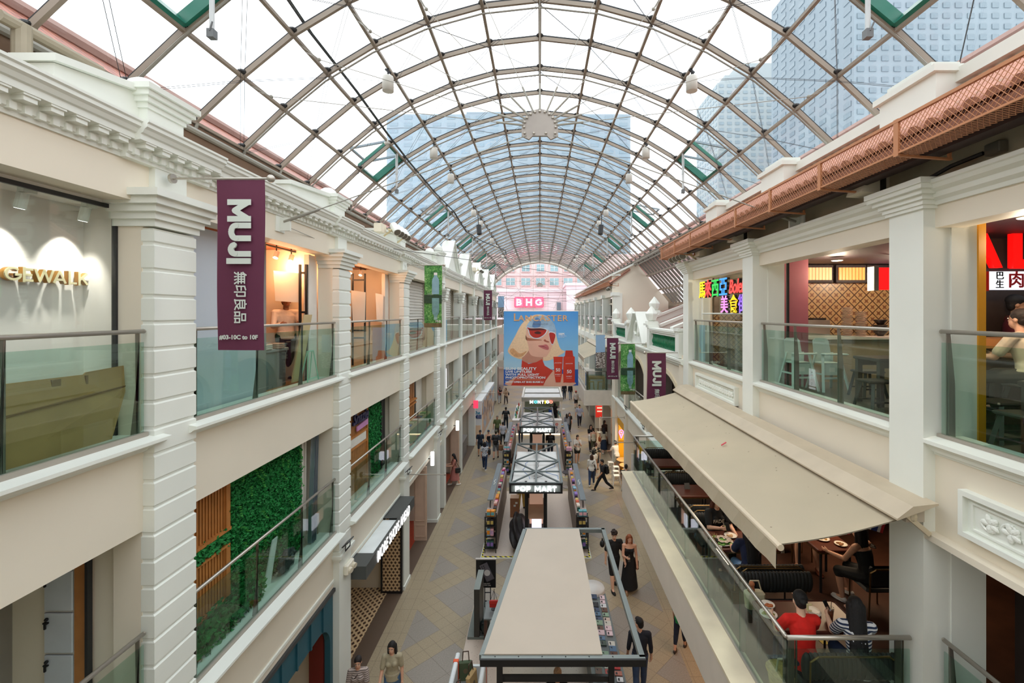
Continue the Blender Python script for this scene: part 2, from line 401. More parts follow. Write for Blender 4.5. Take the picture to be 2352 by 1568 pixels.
# cornice with modillions and dentils, all along the facade
c = MB()
def corn(y0, y1, o):
    c.extrude_y([(XW-.1, 10.40)]+[(XW+dx_*.74+o, z_) for dx_, z_ in ((.03, 10.40), (.03, 10.44), (.07, 10.46), (.07, 10.56), (.24, 10.58), (.24, 10.64), (.27, 10.65), (.30, 10.69), (.335, 10.71), (.335, 10.745), (.36, 10.76), (.36, 10.785))]+[(XW-.1, 10.80)], y0, y1)
    y = y0+.05
    while y < y1-.05:
        c.box(XW+o, XW+.075+o, y, y+.055, 10.44, 10.50); y += .113
    y = y0+.09
    while y < y1-.12:
        c.box(XW+o, XW+.155+o, y, y+.105, 10.52, 10.582); c.box(XW+o, XW+.17+o, y-.012, y+.117, 10.562, 10.585); y += .215
last = -2
for (y0, y1) in COLS+SLIM:
    corn(last, y0-.3 if y0 < 20 else y0-.12, 0); corn(y0-.3 if y0 < 20 else y0-.12, y1+.3 if y0 < 20 else y1+.12, .06); last = y1+.3 if y0 < 20 else y1+.12
struct(c.build('trim_%d' % (tn+1), WHITE)); tn += 1
# parapet: pedestals with domes, sloping wing walls
for i, (y0, y1) in enumerate(COLS):
    tn += 1
    R = struct(bpy.data.objects.new('trim_%d' % tn, None)); COL.objects.link(R); R.location = (XC, y0, 10.8)
    yc = (y0+y1)/2
    c = MB(); c.box(-4.95, -4.42, y0+.05, y1-.05, 10.7, 11.12)
    for k in range(4):
        e = .02+.035*k; c.box(-4.95-e, -4.42+e, y0+.05-e, y1-.05+e, 11.06+.06*k, 11.06+.06*(k+1)+.001)
    c.build('pedestal', WHITE, R)
    c = MB(); c.lathe([(.2, 0), (.2, .03), (.185, .1), (.15, .16), (.09, .2), (.01, .22)], (-4.68, yc, 11.3), 18); c.build('dome', WHITE, R, True)
    c = MB(); L_ = 1.55 if i != 1 else .85
    for za, zb, x0, x1 in ((0, 0, -4.85, -4.52), (.0, .07, -4.9, -4.46)):
        top0, top1 = 11.08, 11.24
        if zb == 0: c.add([V(x, y, z) for y, zt in ((y0-L_, top0), (y0+.1, top1)) for x in (x0, x1) for z in (10.7, zt)], [(0, 1, 3, 2), (4, 6, 7, 5), (0, 4, 5, 1), (2, 3, 7, 6), (1, 5, 7, 3), (0, 2, 6, 4)])
        else: c.add([V(x, y, z+q) for y, z in ((y0-L_-.04, top0), (y0+.1, top1)) for x in (x0, x1) for q in (0, .07)], [(0, 1, 3, 2), (4, 6, 7, 5), (0, 4, 5, 1), (2, 3, 7, 6), (1, 5, 7, 3), (0, 2, 6, 4)])
    c.build('wing_wall', WHITE, R)
# far parapet: pediments and urn piers
for i in range(5):
    a, b_ = SLIM[i][1], SLIM[i+1][0]; ym = (a+b_)/2; tn += 1
    R = struct(bpy.data.objects.new('trim_%d' % tn, None)); COL.objects.link(R); R.location = (XC, ym, 10.8)
    c = MB(); hw = 1.55
    c.prism([V(-4.75, ym-hw, 10.78), V(-4.75, ym+hw, 10.78), V(-4.75, ym, 12.25)], V(.35, 0, 0))
    for sg in (-1, 1):
        c.bar(V(-4.55, ym+sg*(hw+.1), 10.78), V(-4.55, ym, 12.35), .12, .6, up=(1, 0, 0)); 
        c.bar(V(-4.33, ym+sg*(hw-.3), 10.9), V(-4.33, ym, 11.95), .06, .07, up=(1, 0, 0))
    c.build('pediment', WHITE, R)
    yp = SLIM[i][0]+.2
    c = MB(); c.box(-4.85, -4.38, yp-.26, yp+.26, 10.7, 11.35)
    for k in range(3): c.box(-4.87-.03*k, -4.36+.03*k, yp-.28-.03*k, yp+.28+.03*k, 11.35+.05*k, 11.4+.05*k)
    c.lathe([(.06, 0), (.16, .02), (.2, .12), (.17, .22), (.07, .34), (.01, .42)], (-4.6, yp, 11.5), 14); c.build('urn_pier', WHITE, R, False)
# wall under the eave, behind the parapet
c = MB(); c.box(-5.7, -5.45, -2, 56, 10.3, 11.72); struct(c.build('trim_%d' % (tn+1), BROWNW)); tn += 1

# ================================================================ right building, near block
XR, XRC, XRC_ = 4.35, 4.22, 4.22
RC = [(1.0, 1.5), (5.03, 5.52), (9.06, 9.52), (12.99, 13.46)]
R3T, R3B = 9.69, 7.32
w = MB()
w.box(XR, XR+.3, -2, 13.46, R3T, 10.15)
for i in range(3):
    a, b_ = RC[i][1], RC[i+1][0]
    w.box(XR, XR+.3, a, b_, 6.35, R3B)
w.box(XR, XR+.3, -2, 1.0, 6.35, R3B)
w.box(XR+.1, 9.5, -2, 13.46, 7.0, 7.28); w.box(XR+.1, 9.5, -2, 13.46, 6.3, 6.5); w.box(XR+.1, 9.5, -2, 13.46, 9.9, 10.1)
w.box(9.5, 9.7, -2, 13.46, 0, 10); w.box(XR+.1, 9.5, 13.2, 13.46, 0, 10.1)
WR = struct(w.build('wall_right', CREAM))
for i, (y0, y1) in enumerate(RC):
    tn += 1
    R = struct(bpy.data.objects.new('trim_%d' % tn, None)); COL.objects.link(R); R.location = (XRC, y0, 0)
    c = MB(); c.box(XRC, XRC+.57, y0, y1, 0, 9.95); c.box(XRC+.3, XRC+.62, y0-.01, y1+.01, 0, 9.9); c.box(XRC-.06, XRC+.4, y0-.06, y1+.06, 0, .15); c.build('pier_shaft', WHITE, R)
    c = MB()
    for k, (e, z0, z1) in enumerate(((.03, 9.9, 9.94), (.05, 9.94, 9.99), (.08, 9.99, 10.04), (.12, 10.04, 10.09), (.16, 10.09, 10.14), (.18, 10.14, 10.2))): c.box(XRC-e, XRC+.4, y0-e, y1+e, z0, z1)
    c.build('capital', WHITE, R)
c = MB(); c.extrude_y([(XR+.1, 9.93), (XR-.03, 9.93), (XR-.04, 9.97), (XR-.09, 10.0), (XR-.1, 10.05), (XR-.16, 10.08), (XR-.18, 10.12), (XR-.2, 10.13), (XR-.2, 10.17), (XR+.1, 10.19)], -2, 13.5); struct(c.build('trim_%d' % (tn+1), WHITE)); tn += 1
for i in range(-1, 3):
    a, b_ = (RC[i][1] if i >= 0 else -2), RC[i+1][0]; z = 7.37
    c = MB(); c.extrude_y([(XR+.3, z-.1), (XR+.3, z+.03), (XR-.02, z+.03), (XR-.14, z), (XR-.14, z-.04), (XR-.1, z-.05), (XR-.085, z-.08), (XR-.06, z-.09), (XR-.05, z-.13), (XR-.02, z-.14), (XR-.015, z-.165), (XR, z-.17)], a, b_)
    struct(c.build('trim_%d' % (tn+1), WHITE)); tn += 1
c = MB(); c.box(XR-.12, XR, 1.5, 5.03, 6.28, 6.35); c.box(XR-.06, XR, -2, 1, 6.28, 6.35); struct(c.build('trim_%d' % (tn+1), CREAM)); tn += 1
# 2F fills and jambs between restaurant and wall
c = MB(); c.box(4.82, 4.9, 5.02, 5.5, 0, 6.4); struct(c.build('trim_%d' % (tn+1), WHITE)); tn += 1
# dark recess under the tiled eave
c = MB(); c.box(4.62, 4.8, -2, 13.3, 10.15, 11.2); c.box(3.85, 4.7, -2, 13.4, 10.66, 10.7); struct(c.build('trim_%d' % (tn+1), mat('C2B8A2', .7))); tn += 1
c = MB(); c.box(3.95, 4.12, -2, 13.4, 10.36, 10.62); struct(c.build('trim_%d' % (tn+1), mat('3B2A26', .6))); tn += 1

c = MB(); c.box(-8, 10, -4.3, -4, 0, 11.7); c.box(-5, -4.43, -4, -2, 0, 10.4); c.box(4.35, 5, -4, -2, 0, 10.2); struct(c.build('wall_back_light_block', CREAM))  # unseen wall added behind the camera to cut light at the near end
# ================================================================ glazed vault
NX = [0, 1.055, 2.063, 3.036, 3.90, 4.70, 5.47]
NZ = [5.748, 5.632, 5.354, 4.925, 4.404, 3.743, 3.013]
ARC = [V(-NX[i], 0, EYE+NZ[i]) for i in range(6, 0, -1)]+[V(NX[i], 0, EYE+NZ[i]) for i in range(7)]
RIB0, RP = 6.05-1.175*5, 1.175
NR = 43
RY = [RIB0+RP*k for k in range(NR+1)]
CE = struct(bpy.data.objects.new('ceiling', None)); COL.objects.link(CE); CE.location = (0, 0, 11.7)
VENTS = [5, 11, 17, 23, 29, 35]          # rib index at the far edge of each vent
c = MB()
for k in range(NR):
    for i in range(12):
        if (k+1) in VENTS and i in (1, 10): continue
        y0, y1 = RY[k], RY[k+1]; a, b_ = ARC[i], ARC[i+1]; up = V(0, 0, .09)
        c.quad(V(a.x, y0, a.z)+up, V(b_.x, y0, b_.z)+up, V(b_.x, y1, b_.z)+up, V(a.x, y1, a.z)+up)
c.build('glass_skin', ROOFG, CE)
for k, y in enumerate(RY):
    c = MB()
    for i in range(12):
        a, b_ = ARC[i], ARC[i+1]; c.bar(V(a.x, y, a.z), V(b_.x, y, b_.z), .075, .05, up=(0, 1, 0))
    c.build('rib', BEAM, CE)
    c = MB()
    for i in range(13): c.ell(ARC[i]+V(0, y, .055), (.085, .085, .05), 6, 10)
    for i in range(12):
        a, b_ = ARC[i], ARC[i+1]; c.bar(V(a.x, y, a.z+.055), V(b_.x, y, b_.z+.055), .03, .045, up=(0, 1, 0))
    c.build('node_cap', BLACK, CE)
for i in range(13):
    c = MB(); p = ARC[i]; c.bar(V(p.x, RY[0]-1, p.z-.01), V(p.x, RY[-1], p.z-.01), .055 if i not in (0, 12) else .12, .05); c.build('purlin', BEAM, CE)
c = MB()
for k in range(3, NR, 2):
    y = RY[k]
    for i in range(12):
        a, b_ = ARC[i], ARC[i+1]; c.tube(V(a.x, y-.1, a.z-.2), V(b_.x, y-.1, b_.z-.2), .016 if k > 5 else .022, 6)
c.build('stay_tube', mat('8F8A80', .4, .3, vary=.05), CE)
c = MB()
for k in range(2, NR):
    for i in range(12):
        fl = (i+k) % 2; y0, y1 = RY[k], RY[k+1]; a, b_ = ARC[i], ARC[i+1]
        p, q = (V(a.x, y0, a.z), V(b_.x, y1, b_.z)) if fl else (V(b_.x, y0, b_.z), V(a.x, y1, a.z))
        for o in (-.02, .02): c.tube(p+V(o, o, -.08), q+V(o, o, -.08), .004, 4)
c.build('bracing_cable', CABLE, CE)
# eave pipes and gutter
GALV = mat('9D9A90', .5, .2, vary=.1)
for sg in (-1, 1):
    c = MB(); x = sg*5.42; z = EYE+3.0
    c.tube(V(x, -1, z-.14), V(x, 54, z-.14), .05, 8); c.tube(V(x+sg*.1, -1, z-.26), V(x+sg*.1, 54, z-.26), .04, 8)
    c.box(x+sg*.05, x+sg*.45, -1, 56, z-.1, z+.02)
    for k in range(0, 44): c.tube(V(x, RY[k], z), V(x+sg*.1, RY[k], z-.3), .03, 6)
    c.build('eave_rail', GALV, CE)
# spoked diaphragm hubs under the vault
def hub(y, label):
    R = thing('cable_hub', label, 'roof hub', (0, y, EYE+3.1)); z = EYE+3.02
    pts = [V(.30*math.cos(a), y, z+.30*math.sin(a)+.04) for a in [PI*k/14 for k in range(15)]]
    pts = [V(.30, y, z-.1)]+pts+[V(-.30, y, z-.1), V(-.18, y, z-.16), V(-.12, y, z-.1), V(.12, y, z-.1), V(.18, y, z-.16)]
    c = MB(); c.prism(pts, V(0, .05, 0)); c.build('plate', mat('A9A199', .5, vary=.08), R)
    for p_ in [(.26*math.cos(PI*k/10), .04+.26*math.sin(PI*k/10)) for k in range(11)]+[(x, -.06) for x in (-.25, -.1, .1, .25)]:
        c = MB(); c.ell((p_[0], y-.01, z+p_[1]), (.022, .02, .022), 5, 8); c.build('bolt', STEEL, R)
    for i in range(1, 12):
        n = ARC[i]+V(0, y, -.15); a = math.atan2(n.z-z, n.x); p = V(.27*math.cos(a), y, z+.04+.27*math.sin(a)); d = (n-p).normalized()
        c = MB(); c.tube(p, p+d*.45, .016, 6); c.tube(p+d*.45, n-d*.25, .006, 5)
        for o in (-.05, .05): c.tube(n-d*.28, n+V(0, o*2, .1), .009, 5)
        c.ell(n-d*.28, (.03, .03, .03), 5, 8); c.build('spoke_cable', GALV, R)
    for sg in (-1, 1):
        p = V(sg*.22, y, z-.1); q = V(sg*4.44, y+.25, 10.27); d = (q-p).normalized()
        c = MB(); c.tube(p, q-d*.75, .009, 6); c.tube(q-d*.75, q-d*.1, .026, 8)
        c.tube(q-d*.1+V(0, 0, -.06), q+V(0, 1.3, -.05), .006, 4); c.build('tie_cable', GALV, R)
        c = MB(); c.prism([q+V(-sg*.0, -.13, .12), q+V(-sg*.0, .13, .12), q+V(-sg*.0, .13, -.14), q+V(0, -.13, -.14)], V(-sg*.03, 0, 0)); c.box(q.x-sg*.2, q.x, q.y-.02, q.y+.02, q.z-.12, q.z+.1); c.build('wall_bracket', WHITE, R)
hub(RY[6]+.3, 'semicircular steel plate hub with fanned cables hanging under the glass vault nearest the camera')
hub(RY[NR]-.2, 'small distant steel plate hub with fanned cables at the far end of the glass vault')
# end ring of the vault and the cable-net end wall
c = MB()
for i in range(12):
    a, b_ = ARC[i], ARC[i+1]; c.tube(V(a.x, RY[NR], a.z-.05), V(b_.x, RY[NR], b_.z-.05), .17, 10)
struct(c.build('trim_%d' % (tn+1), mat('D9CFC4', .5))); tn += 1
c = MB(); ye = RY[NR]-.05
for x in (-3.7, -2.2, -.75, .9, 2.5, 4.0): 
    zt = EYE+5.7-abs(x)**2*.1; c.tube(V(x, ye, 6.9), V(x, ye, zt), .012, 5)
for z in (12.3, 10.75, 9.1): c.tube(V(-4.6, ye, z), V(4.6, ye, z), .014, 5)
for x in (-2.2, -.75, .9, 2.5):
    for z in (12.3, 10.75): c.ell((x, ye-.03, z), (.06, .04, .06), 5, 8)
for a, b_ in (((-4.4, 9.6), (0, 13.2)), ((4.4, 9.6), (0, 13.2)), ((-4.4, 10.4), (2.5, 9.2)), ((4.4, 10.4), (-2.5, 9.2)), ((-3, 12.3), (-1, 9.3)), ((3, 12.3), (1.5, 9.2))):
    c.tube(V(a[0], ye-.4, a[1]), V(b_[0], ye-.1, b_[1]), .012, 5)
struct(c.build('window_1', GALV)); 

# ================================================================ outside: end building and towers
def building(name, label, x0, x1, y0, y1, z0, z1, wallm, winm, nx, nz, wx, wz, base=0, sill=True):
    R = thing(name, label, 'building', ((x0+x1)/2, y0, z0))
    c = MB(); c.box(x0, x1, y0, y1, z0, z1); c.build('wall_shell', wallm, R); return R
PINK = mat('D0BCB8', .7, vary=.04, scale=.3); PINK2 = mat('CBADAB', .7, vary=.03, scale=.3)
R = thing('department_store', 'pale pink department store closing the far end of the arcade', 'building', (0, 76, 0))
c = MB(); c.box(-24, 24, 78, 90, 0, 18.6); c.build('upper_wall', PINK, R)
c = MB(); c.box(-14, 14, 70, 78, 7.8, 12.0); c.box(-14, 14, 69.6, 78, 12.0, 12.45); c.box(-14, 14, 69.8, 78, 11.1, 11.3); c.box(4.0, 14, 68.6, 78, 8, 12.9); c.box(3.8, 14, 68.3, 78, 12.9, 13.3); c.build('lower_front', mat('DAC4C8', .7, vary=.03), R)
c = MB(); c.box(-14, 14, 72, 78, 0, 8); c.build('entrance_wall', mat('8A7468', .7), R)
c = MB(); c.box(-24, 24, 77.7, 78, 15.1, 15.5); c.box(-24, 24, 77.8, 78, 18.5, 18.8); c.build('string_course', PINK2, R)
for z in (13.5, 15.85):
    for x in (-9.6, -7.3, -5.0, -2.4, .1, 2.45, 4.8, 7.1, 9.4):
        wd = 1.5 if z < 15 else 1.3
        fr_ = MB(); fr_.box(x-wd/2-.15, x+wd/2+.15, 77.75, 78.02, z-.15, z+1.3); fo = fr_.build('window', PINK2, R)
        g_ = MB(); g_.box(x-wd/2, x+wd/2, 77.7, 77.76, z, z+1.2); g_.build('pane', mat('7C9A9E', .15, vary=.2, scale=.6), fo)
        g_ = MB(); g_.box(x-.05, x+.05, 77.66, 77.72, z, z+1.2); g_.box(x-wd/2, x+wd/2, 77.66, 77.72, z+.6, z+.68); g_.build('mullion', mat('B9C4C6', .4), fo)
c = MB(); c.box(2.6, 3.2, 69.72, 69.95, 9.2, 10.4); c.build('louvre', mat('5C6672', .5), R)
for i, x in enumerate((-3.15, -1.65, -.15)):
    s_ = MB(); s_.bbox(x-.74, x+.74, 69.35, 69.5, 9.6, 11.2, .15); so = tag(s_.build('sign_box', mat('E8607F', .5, emit=.12)), ['pink square sign letter B on the far store wall', 'pink square sign letter H on the far store wall', 'pink square sign letter G on the far store wall'][i], 'sign', 'pink letter signs on the far store')
    strokes('BHG'[i], 1.05, .17, mat('FFF4F6', .5, emit=.9), face_cam((x, 69.3, 10.4)), 'letter', so, .04)
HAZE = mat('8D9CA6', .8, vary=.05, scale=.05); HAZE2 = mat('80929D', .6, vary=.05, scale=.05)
def tower(label, x0, x1, y, d, z1, wm, gm, cols, rows, zlo=20, steps=()):
    R = thing('tower_block', label, 'building', ((x0+x1)/2, y, 0))
    c = MB(); c.box(x0, x1, y, y+d, 0, z1)
    for (a, b_, zt) in steps: c.box(a, b_, y+1, y+d, z1-1, zt)
    c.build('tower_wall', wm, R)
    dx = (x1-x0)/cols; dz = (z1-zlo)/rows
    for i in range(cols):
        g_ = MB()
        for j in range(rows): g_.box(x0+dx*(i+.22), x0+dx*(i+.78), y-.12, y+.1, zlo+dz*(j+.25), zlo+dz*(j+.72))
        g_.build('window_column', gm, R)
    sg = 1 if x0 > 0 else -1
    if abs(x0+x1) > 40:
        xs = x0 if x0 > 0 else x1
        for i in range(8):
            g_ = MB()
            for j in range(rows): g_.box(xs-.12, xs+.12, y+d*(i+.2)/8, y+d*(i+.75)/8, zlo+dz*(j+.25), zlo+dz*(j+.72))
            g_.build('side_window_column', gm, R)
    return R
Yt = 150
def tx(px, Y): return (px-VX)*Y/F
def tz(py, Y): return EYE-(py-VY)*Y/F
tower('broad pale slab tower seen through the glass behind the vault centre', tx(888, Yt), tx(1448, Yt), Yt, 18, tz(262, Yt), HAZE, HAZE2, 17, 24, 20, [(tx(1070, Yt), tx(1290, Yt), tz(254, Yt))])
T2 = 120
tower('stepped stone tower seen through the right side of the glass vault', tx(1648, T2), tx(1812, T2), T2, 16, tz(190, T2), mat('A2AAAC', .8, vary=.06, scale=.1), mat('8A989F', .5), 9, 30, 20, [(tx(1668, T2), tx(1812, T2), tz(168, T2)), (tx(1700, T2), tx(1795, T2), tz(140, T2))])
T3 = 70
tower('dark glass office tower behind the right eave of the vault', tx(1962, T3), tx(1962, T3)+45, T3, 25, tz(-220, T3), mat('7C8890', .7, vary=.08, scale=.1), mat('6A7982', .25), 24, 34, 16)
# neighbouring tiled roofs outside both eaves
for sg in (-1, 1):
    c = MB(); y = -2.0
    RT = thing('tiled_roof', ('terracotta tiled roof slope outside the left eave' if sg < 0 else 'terracotta tiled roof slope outside the right eave'), 'roof', (sg*7.5, 20, 11))
    c.add([V(sg*6.1, -3, 11.75), V(sg*6.1, 60, 11.75), V(sg*8.3, 60, 13.55), V(sg*8.3, -3, 13.55), V(sg*8.3, -3, 11.5), V(sg*8.3, 60, 11.5)], [(0, 1, 2, 3), (3, 2, 5, 4), (0, 3, 4), (1, 5, 2), (0, 4, 5, 1)])
    m_, t_, N_, L_2, b2 = nodemat('clay_tiles'); tcx = N_.new('ShaderNodeTexCoord'); br = N_.new('ShaderNodeTexBrick')
    br.inputs['Scale'].default_value = 1.6; br.inputs['Color1'].default_value = hexc('A8644E'); br.inputs['Color2'].default_value = hexc('8F5140'); br.inputs['Mortar'].default_value = hexc('5E3A30')
    L_2.new(tcx.outputs['Object'], br.inputs['Vector']); L_2.new(br.outputs['Color'], b2.inputs['Base Color'])
    c.build('tile_slope', m_, RT)
    r_ = MB(); r_.tube(V(sg*8.3, -3, 13.6), V(sg*8.3, 60, 13.6), .14, 8); r_.build('ridge', mat('9A7A70', .7), RT)
# ================================================================ balustrades
def railing(name, label, y0, y1, z, side=-1, x=None, n=3, zt=1.16, group=None, gz=1.04):
    """steel handrail on stanchions with green glass panels along a facade opening"""
    x = x if x is not None else side*4.38
    R = thing(name, label, 'railing', (x, (y0+y1)/2, z), group)
    c = MB(); c.tube(V(x, y0+.03, z+zt), V(x, y1-.03, z+zt), .024, 12)
    for y in (y0+.03, y1-.03): c.ell((x, y, z+zt), (.025, .025, .025), 6, 10)
    c.build('handrail', STEEL, R, True)
    L_ = (y1-y0-.04)
    for i in range(n):
        a = y0+.02+L_*i/n; b_ = a+L_/n-.012
        c = MB(); c.box(x-.006, x+.006, a, b_, z+.02, z+gz); c.build('glass_panel', GREENG, R)
    for i in range(n+1):
        yy = min(max(y0+.02+L_*i/n, y0+.08), y1-.1); s = MB()
        xo = x+side*.05
        s.prism([V(xo-.035, yy, z), V(xo+.035, yy, z), V(xo+.03, yy, z+.6), V(x+side*.03, yy, z+zt-.02), V(x-side*.01, yy, z+zt-.02), V(x+side*.015, yy, z+.6)], V(0, .012, 0))
        s.tube(V(x+side*.02, yy+.03, z), V(x+side*.02, yy+.03, z+zt), .01, 6); s.build('stanchion', mat('857E74', .4, .6), R)
    c = MB(); c.box(x-.03, x+.03, y0, y1, z-.02, z+.045); c.build('base_channel', mat('A8A196', .5, .3), R)
    return R
Z3, Z2 = 7.39, 4.05
railing('glass_railing', 'green glass balustrade with cardboard behind it, below the gold letters', 1.03, 5.08, Z3)
railing('glass_railing', 'green glass balustrade behind the large maroon banner on the third floor', 5.74, 9.78, Z3)
railing('glass_railing', 'green glass balustrade below the hanging white boards on the third floor', 10.42, 14.44, Z3)
railing('glass_railing', 'green glass balustrade behind the green bottle banner on the left facade', 15.1, 19.12, Z3)
railing('glass_railing', 'green glass balustrade below the white lockers and wood panel', 1.03, 5.08, Z2)
railing('glass_railing', 'green glass balustrade in front of the leafy plant wall', 5.74, 9.78, Z2)
railing('glass_railing', 'green glass balustrade below the script sign on wooden slats', 10.42, 14.44, Z2)
railing('glass_railing', 'green glass balustrade in front of the green cloth display table', 15.1, 19.12, Z2)
ORD = ['first', 'second', 'third', 'fourth', 'fifth']
for i in range(5):
    railing('glass_railing', '%s third floor glass balustrade beyond the rusticated left piers' % ORD[i], SLIM[i][1]+.02, SLIM[i+1][0]-.02, Z3, n=2)
    railing('glass_railing', '%s second floor glass balustrade beyond the rusticated left piers' % ORD[i], SLIM[i][1]+.02, SLIM[i+1][0]-.02, Z2, n=2)

# ================================================================ shop with gold letters (third floor, nearest on the left)
SHOPW = mat('E2DDD6', .6, vary=.02); GOLDF = mat('D9D0A8', .4, .2); GOLDS = mat('A8782E', .35, .6)
c = MB(); c.box(-5.3, -5.15, .5, 5.3, 7.3, 10); c.box(-5.15, -4.72, 5.16, 5.3, 7.3, 10); c.box(-5.3, -4.74, .5, 5.2, 9.94, 10.0); struct(c.build('trim_80', SHOPW))
c = MB(); c.box(-4.76, -4.71, 5.08, 5.12, 7.37, 9.98); c.box(-4.74, -4.71, .5, 5.1, 9.9, 9.94); struct(c.build('trim_81', DARKM))
c = MB(); c.box(-4.735, -4.728, .6, 5.08, 7.37, 9.9); g_ = tag(c.build('window_2', CLEARG), kind='structure')
SG = thing('shop_sign', 'gold raised letter sign on the spotlit shop wall at the left edge', 'sign', (-5.14, 4.7, 9.1))
for i, ch in enumerate('GEWALK'):
    y = 4.40+[0, .138, .285, .435, .57, .685][i]
    strokes(ch, .15, .15, GOLDS, face_px((-5.125, y, 9.13)), 'letter_side', SG, .045); strokes(ch, .15, .15, GOLDF, face_px((-5.079, y, 9.13)), 'letter', SG, .004)
for y, lb in ((4.93, 'white cylinder spotlight nearest the shop corner above the gold letters'), (4.33, 'white cylinder spotlight at the left picture edge above the gold letters')):
    R = thing('track_spotlight', lb, 'spotlight', (-4.9, y, 9.94), 'spotlights over the gold letters')
    c = MB(); c.box(-4.93, -4.87, y-.02, y+.1, 9.9, 9.94); c.build('mount', WHITE, R)
    c = MB(); M_ = T(-4.9, y, 9.86) @ Matrix.Rotation(.25, 4, 'Y'); c.tube(M_ @ V(0, 0, .03), M_ @ V(0, 0, -.12), .045, 14); c.build('housing', WHITE, R)
    c = MB(); c.tube(M_ @ V(0, 0, -.118), M_ @ V(0, 0, -.123), .038, 14); c.build('lens', LIT, R)
    lamp('spot_beam', 'SPOT', M_ @ V(0, 0, -.14), 38, (1, .95, .88), .03, rot=(0, .30, 0), spot=1.25, parent=R)
CARD = mat('A57F50', .8, vary=.12, scale=2)
R = thing('cardboard_sheet', 'large flattened cardboard leaning behind the glass at far left', 'cardboard', (-4.5, 4.4, 7.4))
c = MB(); c.prism([V(-4.62, 3.9, 8.14), V(-4.62, 4.62, 8.13), V(-4.62, 4.64, 8.15), V(-4.62, 5.06, 8.17), V(-4.53, 4.98, 7.9), V(-4.47, 4.76, 7.44), V(-4.47, 3.7, 7.44), V(-4.55, 3.8, 7.8)], V(.015, 0, 0)); c.build('sheet', CARD, R)
c = MB(); c.box(-4.6, -4.59, 4.3, 4.38, 7.86, 8.12); c.prism([V(-4.56, 3.82, 7.86), V(-4.56, 5.0, 7.95), V(-4.558, 5.0, 7.96), V(-4.558, 3.82, 7.87)], V(.03, 0, 0)); c.box(-4.6, -4.585, 4.62, 4.64, 7.7, 8.12); c.build('tape', mat('7D5A33', .5), R)

# second floor below: lockers, wood panel
c = MB(); c.box(-6.2, -6.0, .5, 6, 4, 6.4); c.box(-6.2, -5.0, 5.6, 5.75, 4, 6.4); struct(c.build('trim_82', mat('8C857C', .7)))
R = thing('locker_unit', 'column of pale grey lockers behind the glass at lower left', 'lockers', (-5.4, 5.3, 4))
c = MB(); c.box(-5.6, -5.25, 5.17, 5.6, 4, 6.32); c.build('carcass', mat('D8D6D0', .5), R)
for k in range(5):
    z = 3.96+.475*k; d = MB(); d.bbox(-5.585, -5.265, 5.145, 5.17, z+.012, z+.463, .008); do = d.build('door', mat('C9CFD6', .4), R)
    d = MB(); d.ell((-5.54, 5.13, z+.4), (.02, .02, .02), 6, 8); d.box(-5.56, -5.51, 5.11, 5.13, z+.36, z+.375); d.box(-5.55, -5.535, 5.11, 5.125, z+.3, z+.36); d.build('key_lock', BLACK, do)
WOOD = mat('B57A44', .5, vary=.12, scale=4)
R = tag((lambda c: c.box(-5.245, -5.09, 5.15, 5.2, 4, 6.32) and c.build('wood_panel', WOOD))(MB()), 'narrow orange wood panel beside the pale grey lockers', 'panel')
c = MB(); c.box(-5.08, -5.05, 5.1, 5.16, 4, 6.32); struct(c.build('trim_83', DARKM))

# ================================================================ clothing shop (third floor, second and third bays)
ORW = mat('A8683F', .7, vary=.04)
c = MB(); c.box(-7.45, -7.4, 5.8, 14.4, 7.3, 10.2); c.box(-7.4, -4.8, 9.9, 10.3, 7.3, 10.2) if False else None
struct(c.build('trim_84', ORW))
c = MB(); c.box(-7.4, -4.76, 5.8, 14.4, 7.285, 7.3); struct(c.build('trim_85', mat('C08A55', .3, vary=.1, scale=5)))
c = MB(); c.box(-7.4, -4.9, 5.8, 14.4, 10.12, 10.2); struct(c.build('trim_86', mat('8E5A3C', .7)))
tag((lambda c: c.box(-4.86, -4.80, 5.75, 7.72, 7.37, 9.96) and c.build('frosted_board', mat('C6CDD6', .35, vary=.02)))(MB()), 'pale blue-grey hoarding board behind the maroon banner', 'hoarding')
tag((lambda c: c.bbox(-5.1, -4.82, 7.76, 8.06, 7.3, 10.1) and c.build('shop_pillar', mat('8A8580', .6)))(MB()), 'square grey pillar inside the orange lit clothing shop', 'pillar')
c = MB(); c.box(-4.86, -4.76, 9.42, 9.5, 7.37, 9.96); c.box(-4.82, -4.78, 9.62, 9.66, 7.37, 9.96); c.box(-4.84, -4.78, 9.5, 9.8, 7.37, 9.96); struct(c.build('trim_87', mat('E4E0DA', .5)))
c = MB(); c.box(-4.84, -4.78, 14.15, 14.46, 7.37, 9.96); c.box(-4.86, -4.76, 14.05, 14.12, 7.37, 9.96); struct(c.build('trim_88', mat('DAD4CA', .5)))
def hang_board(label, x0, x1, y, z0, z1, lean=.06):
    R = tag((lambda c: c.prism([V(x0+.04, y, z0), V(x1, y+lean, z0-.03), V(x1+.02, y+lean, z1-.05), V(x0, y, z1)], V(.0, .015, 0)) and c.build('hanging_board', mat('E6DCCC', .6, vary=.02)))(MB()), label, 'board', 'boards hung in the clothing shop')
hang_board('large pale board hanging under the track lights behind the first clothing shop opening', -5.45, -4.95, 9.35, 9.0, 9.62)
hang_board('cream board hung on a black frame in the second clothing shop opening', -5.2, -4.85, 12.6, 8.52, 9.38)
hang_board('cream board set at an angle against the shop edge, right of the black frame', -5.0, -4.8, 13.9, 8.5, 9.36)
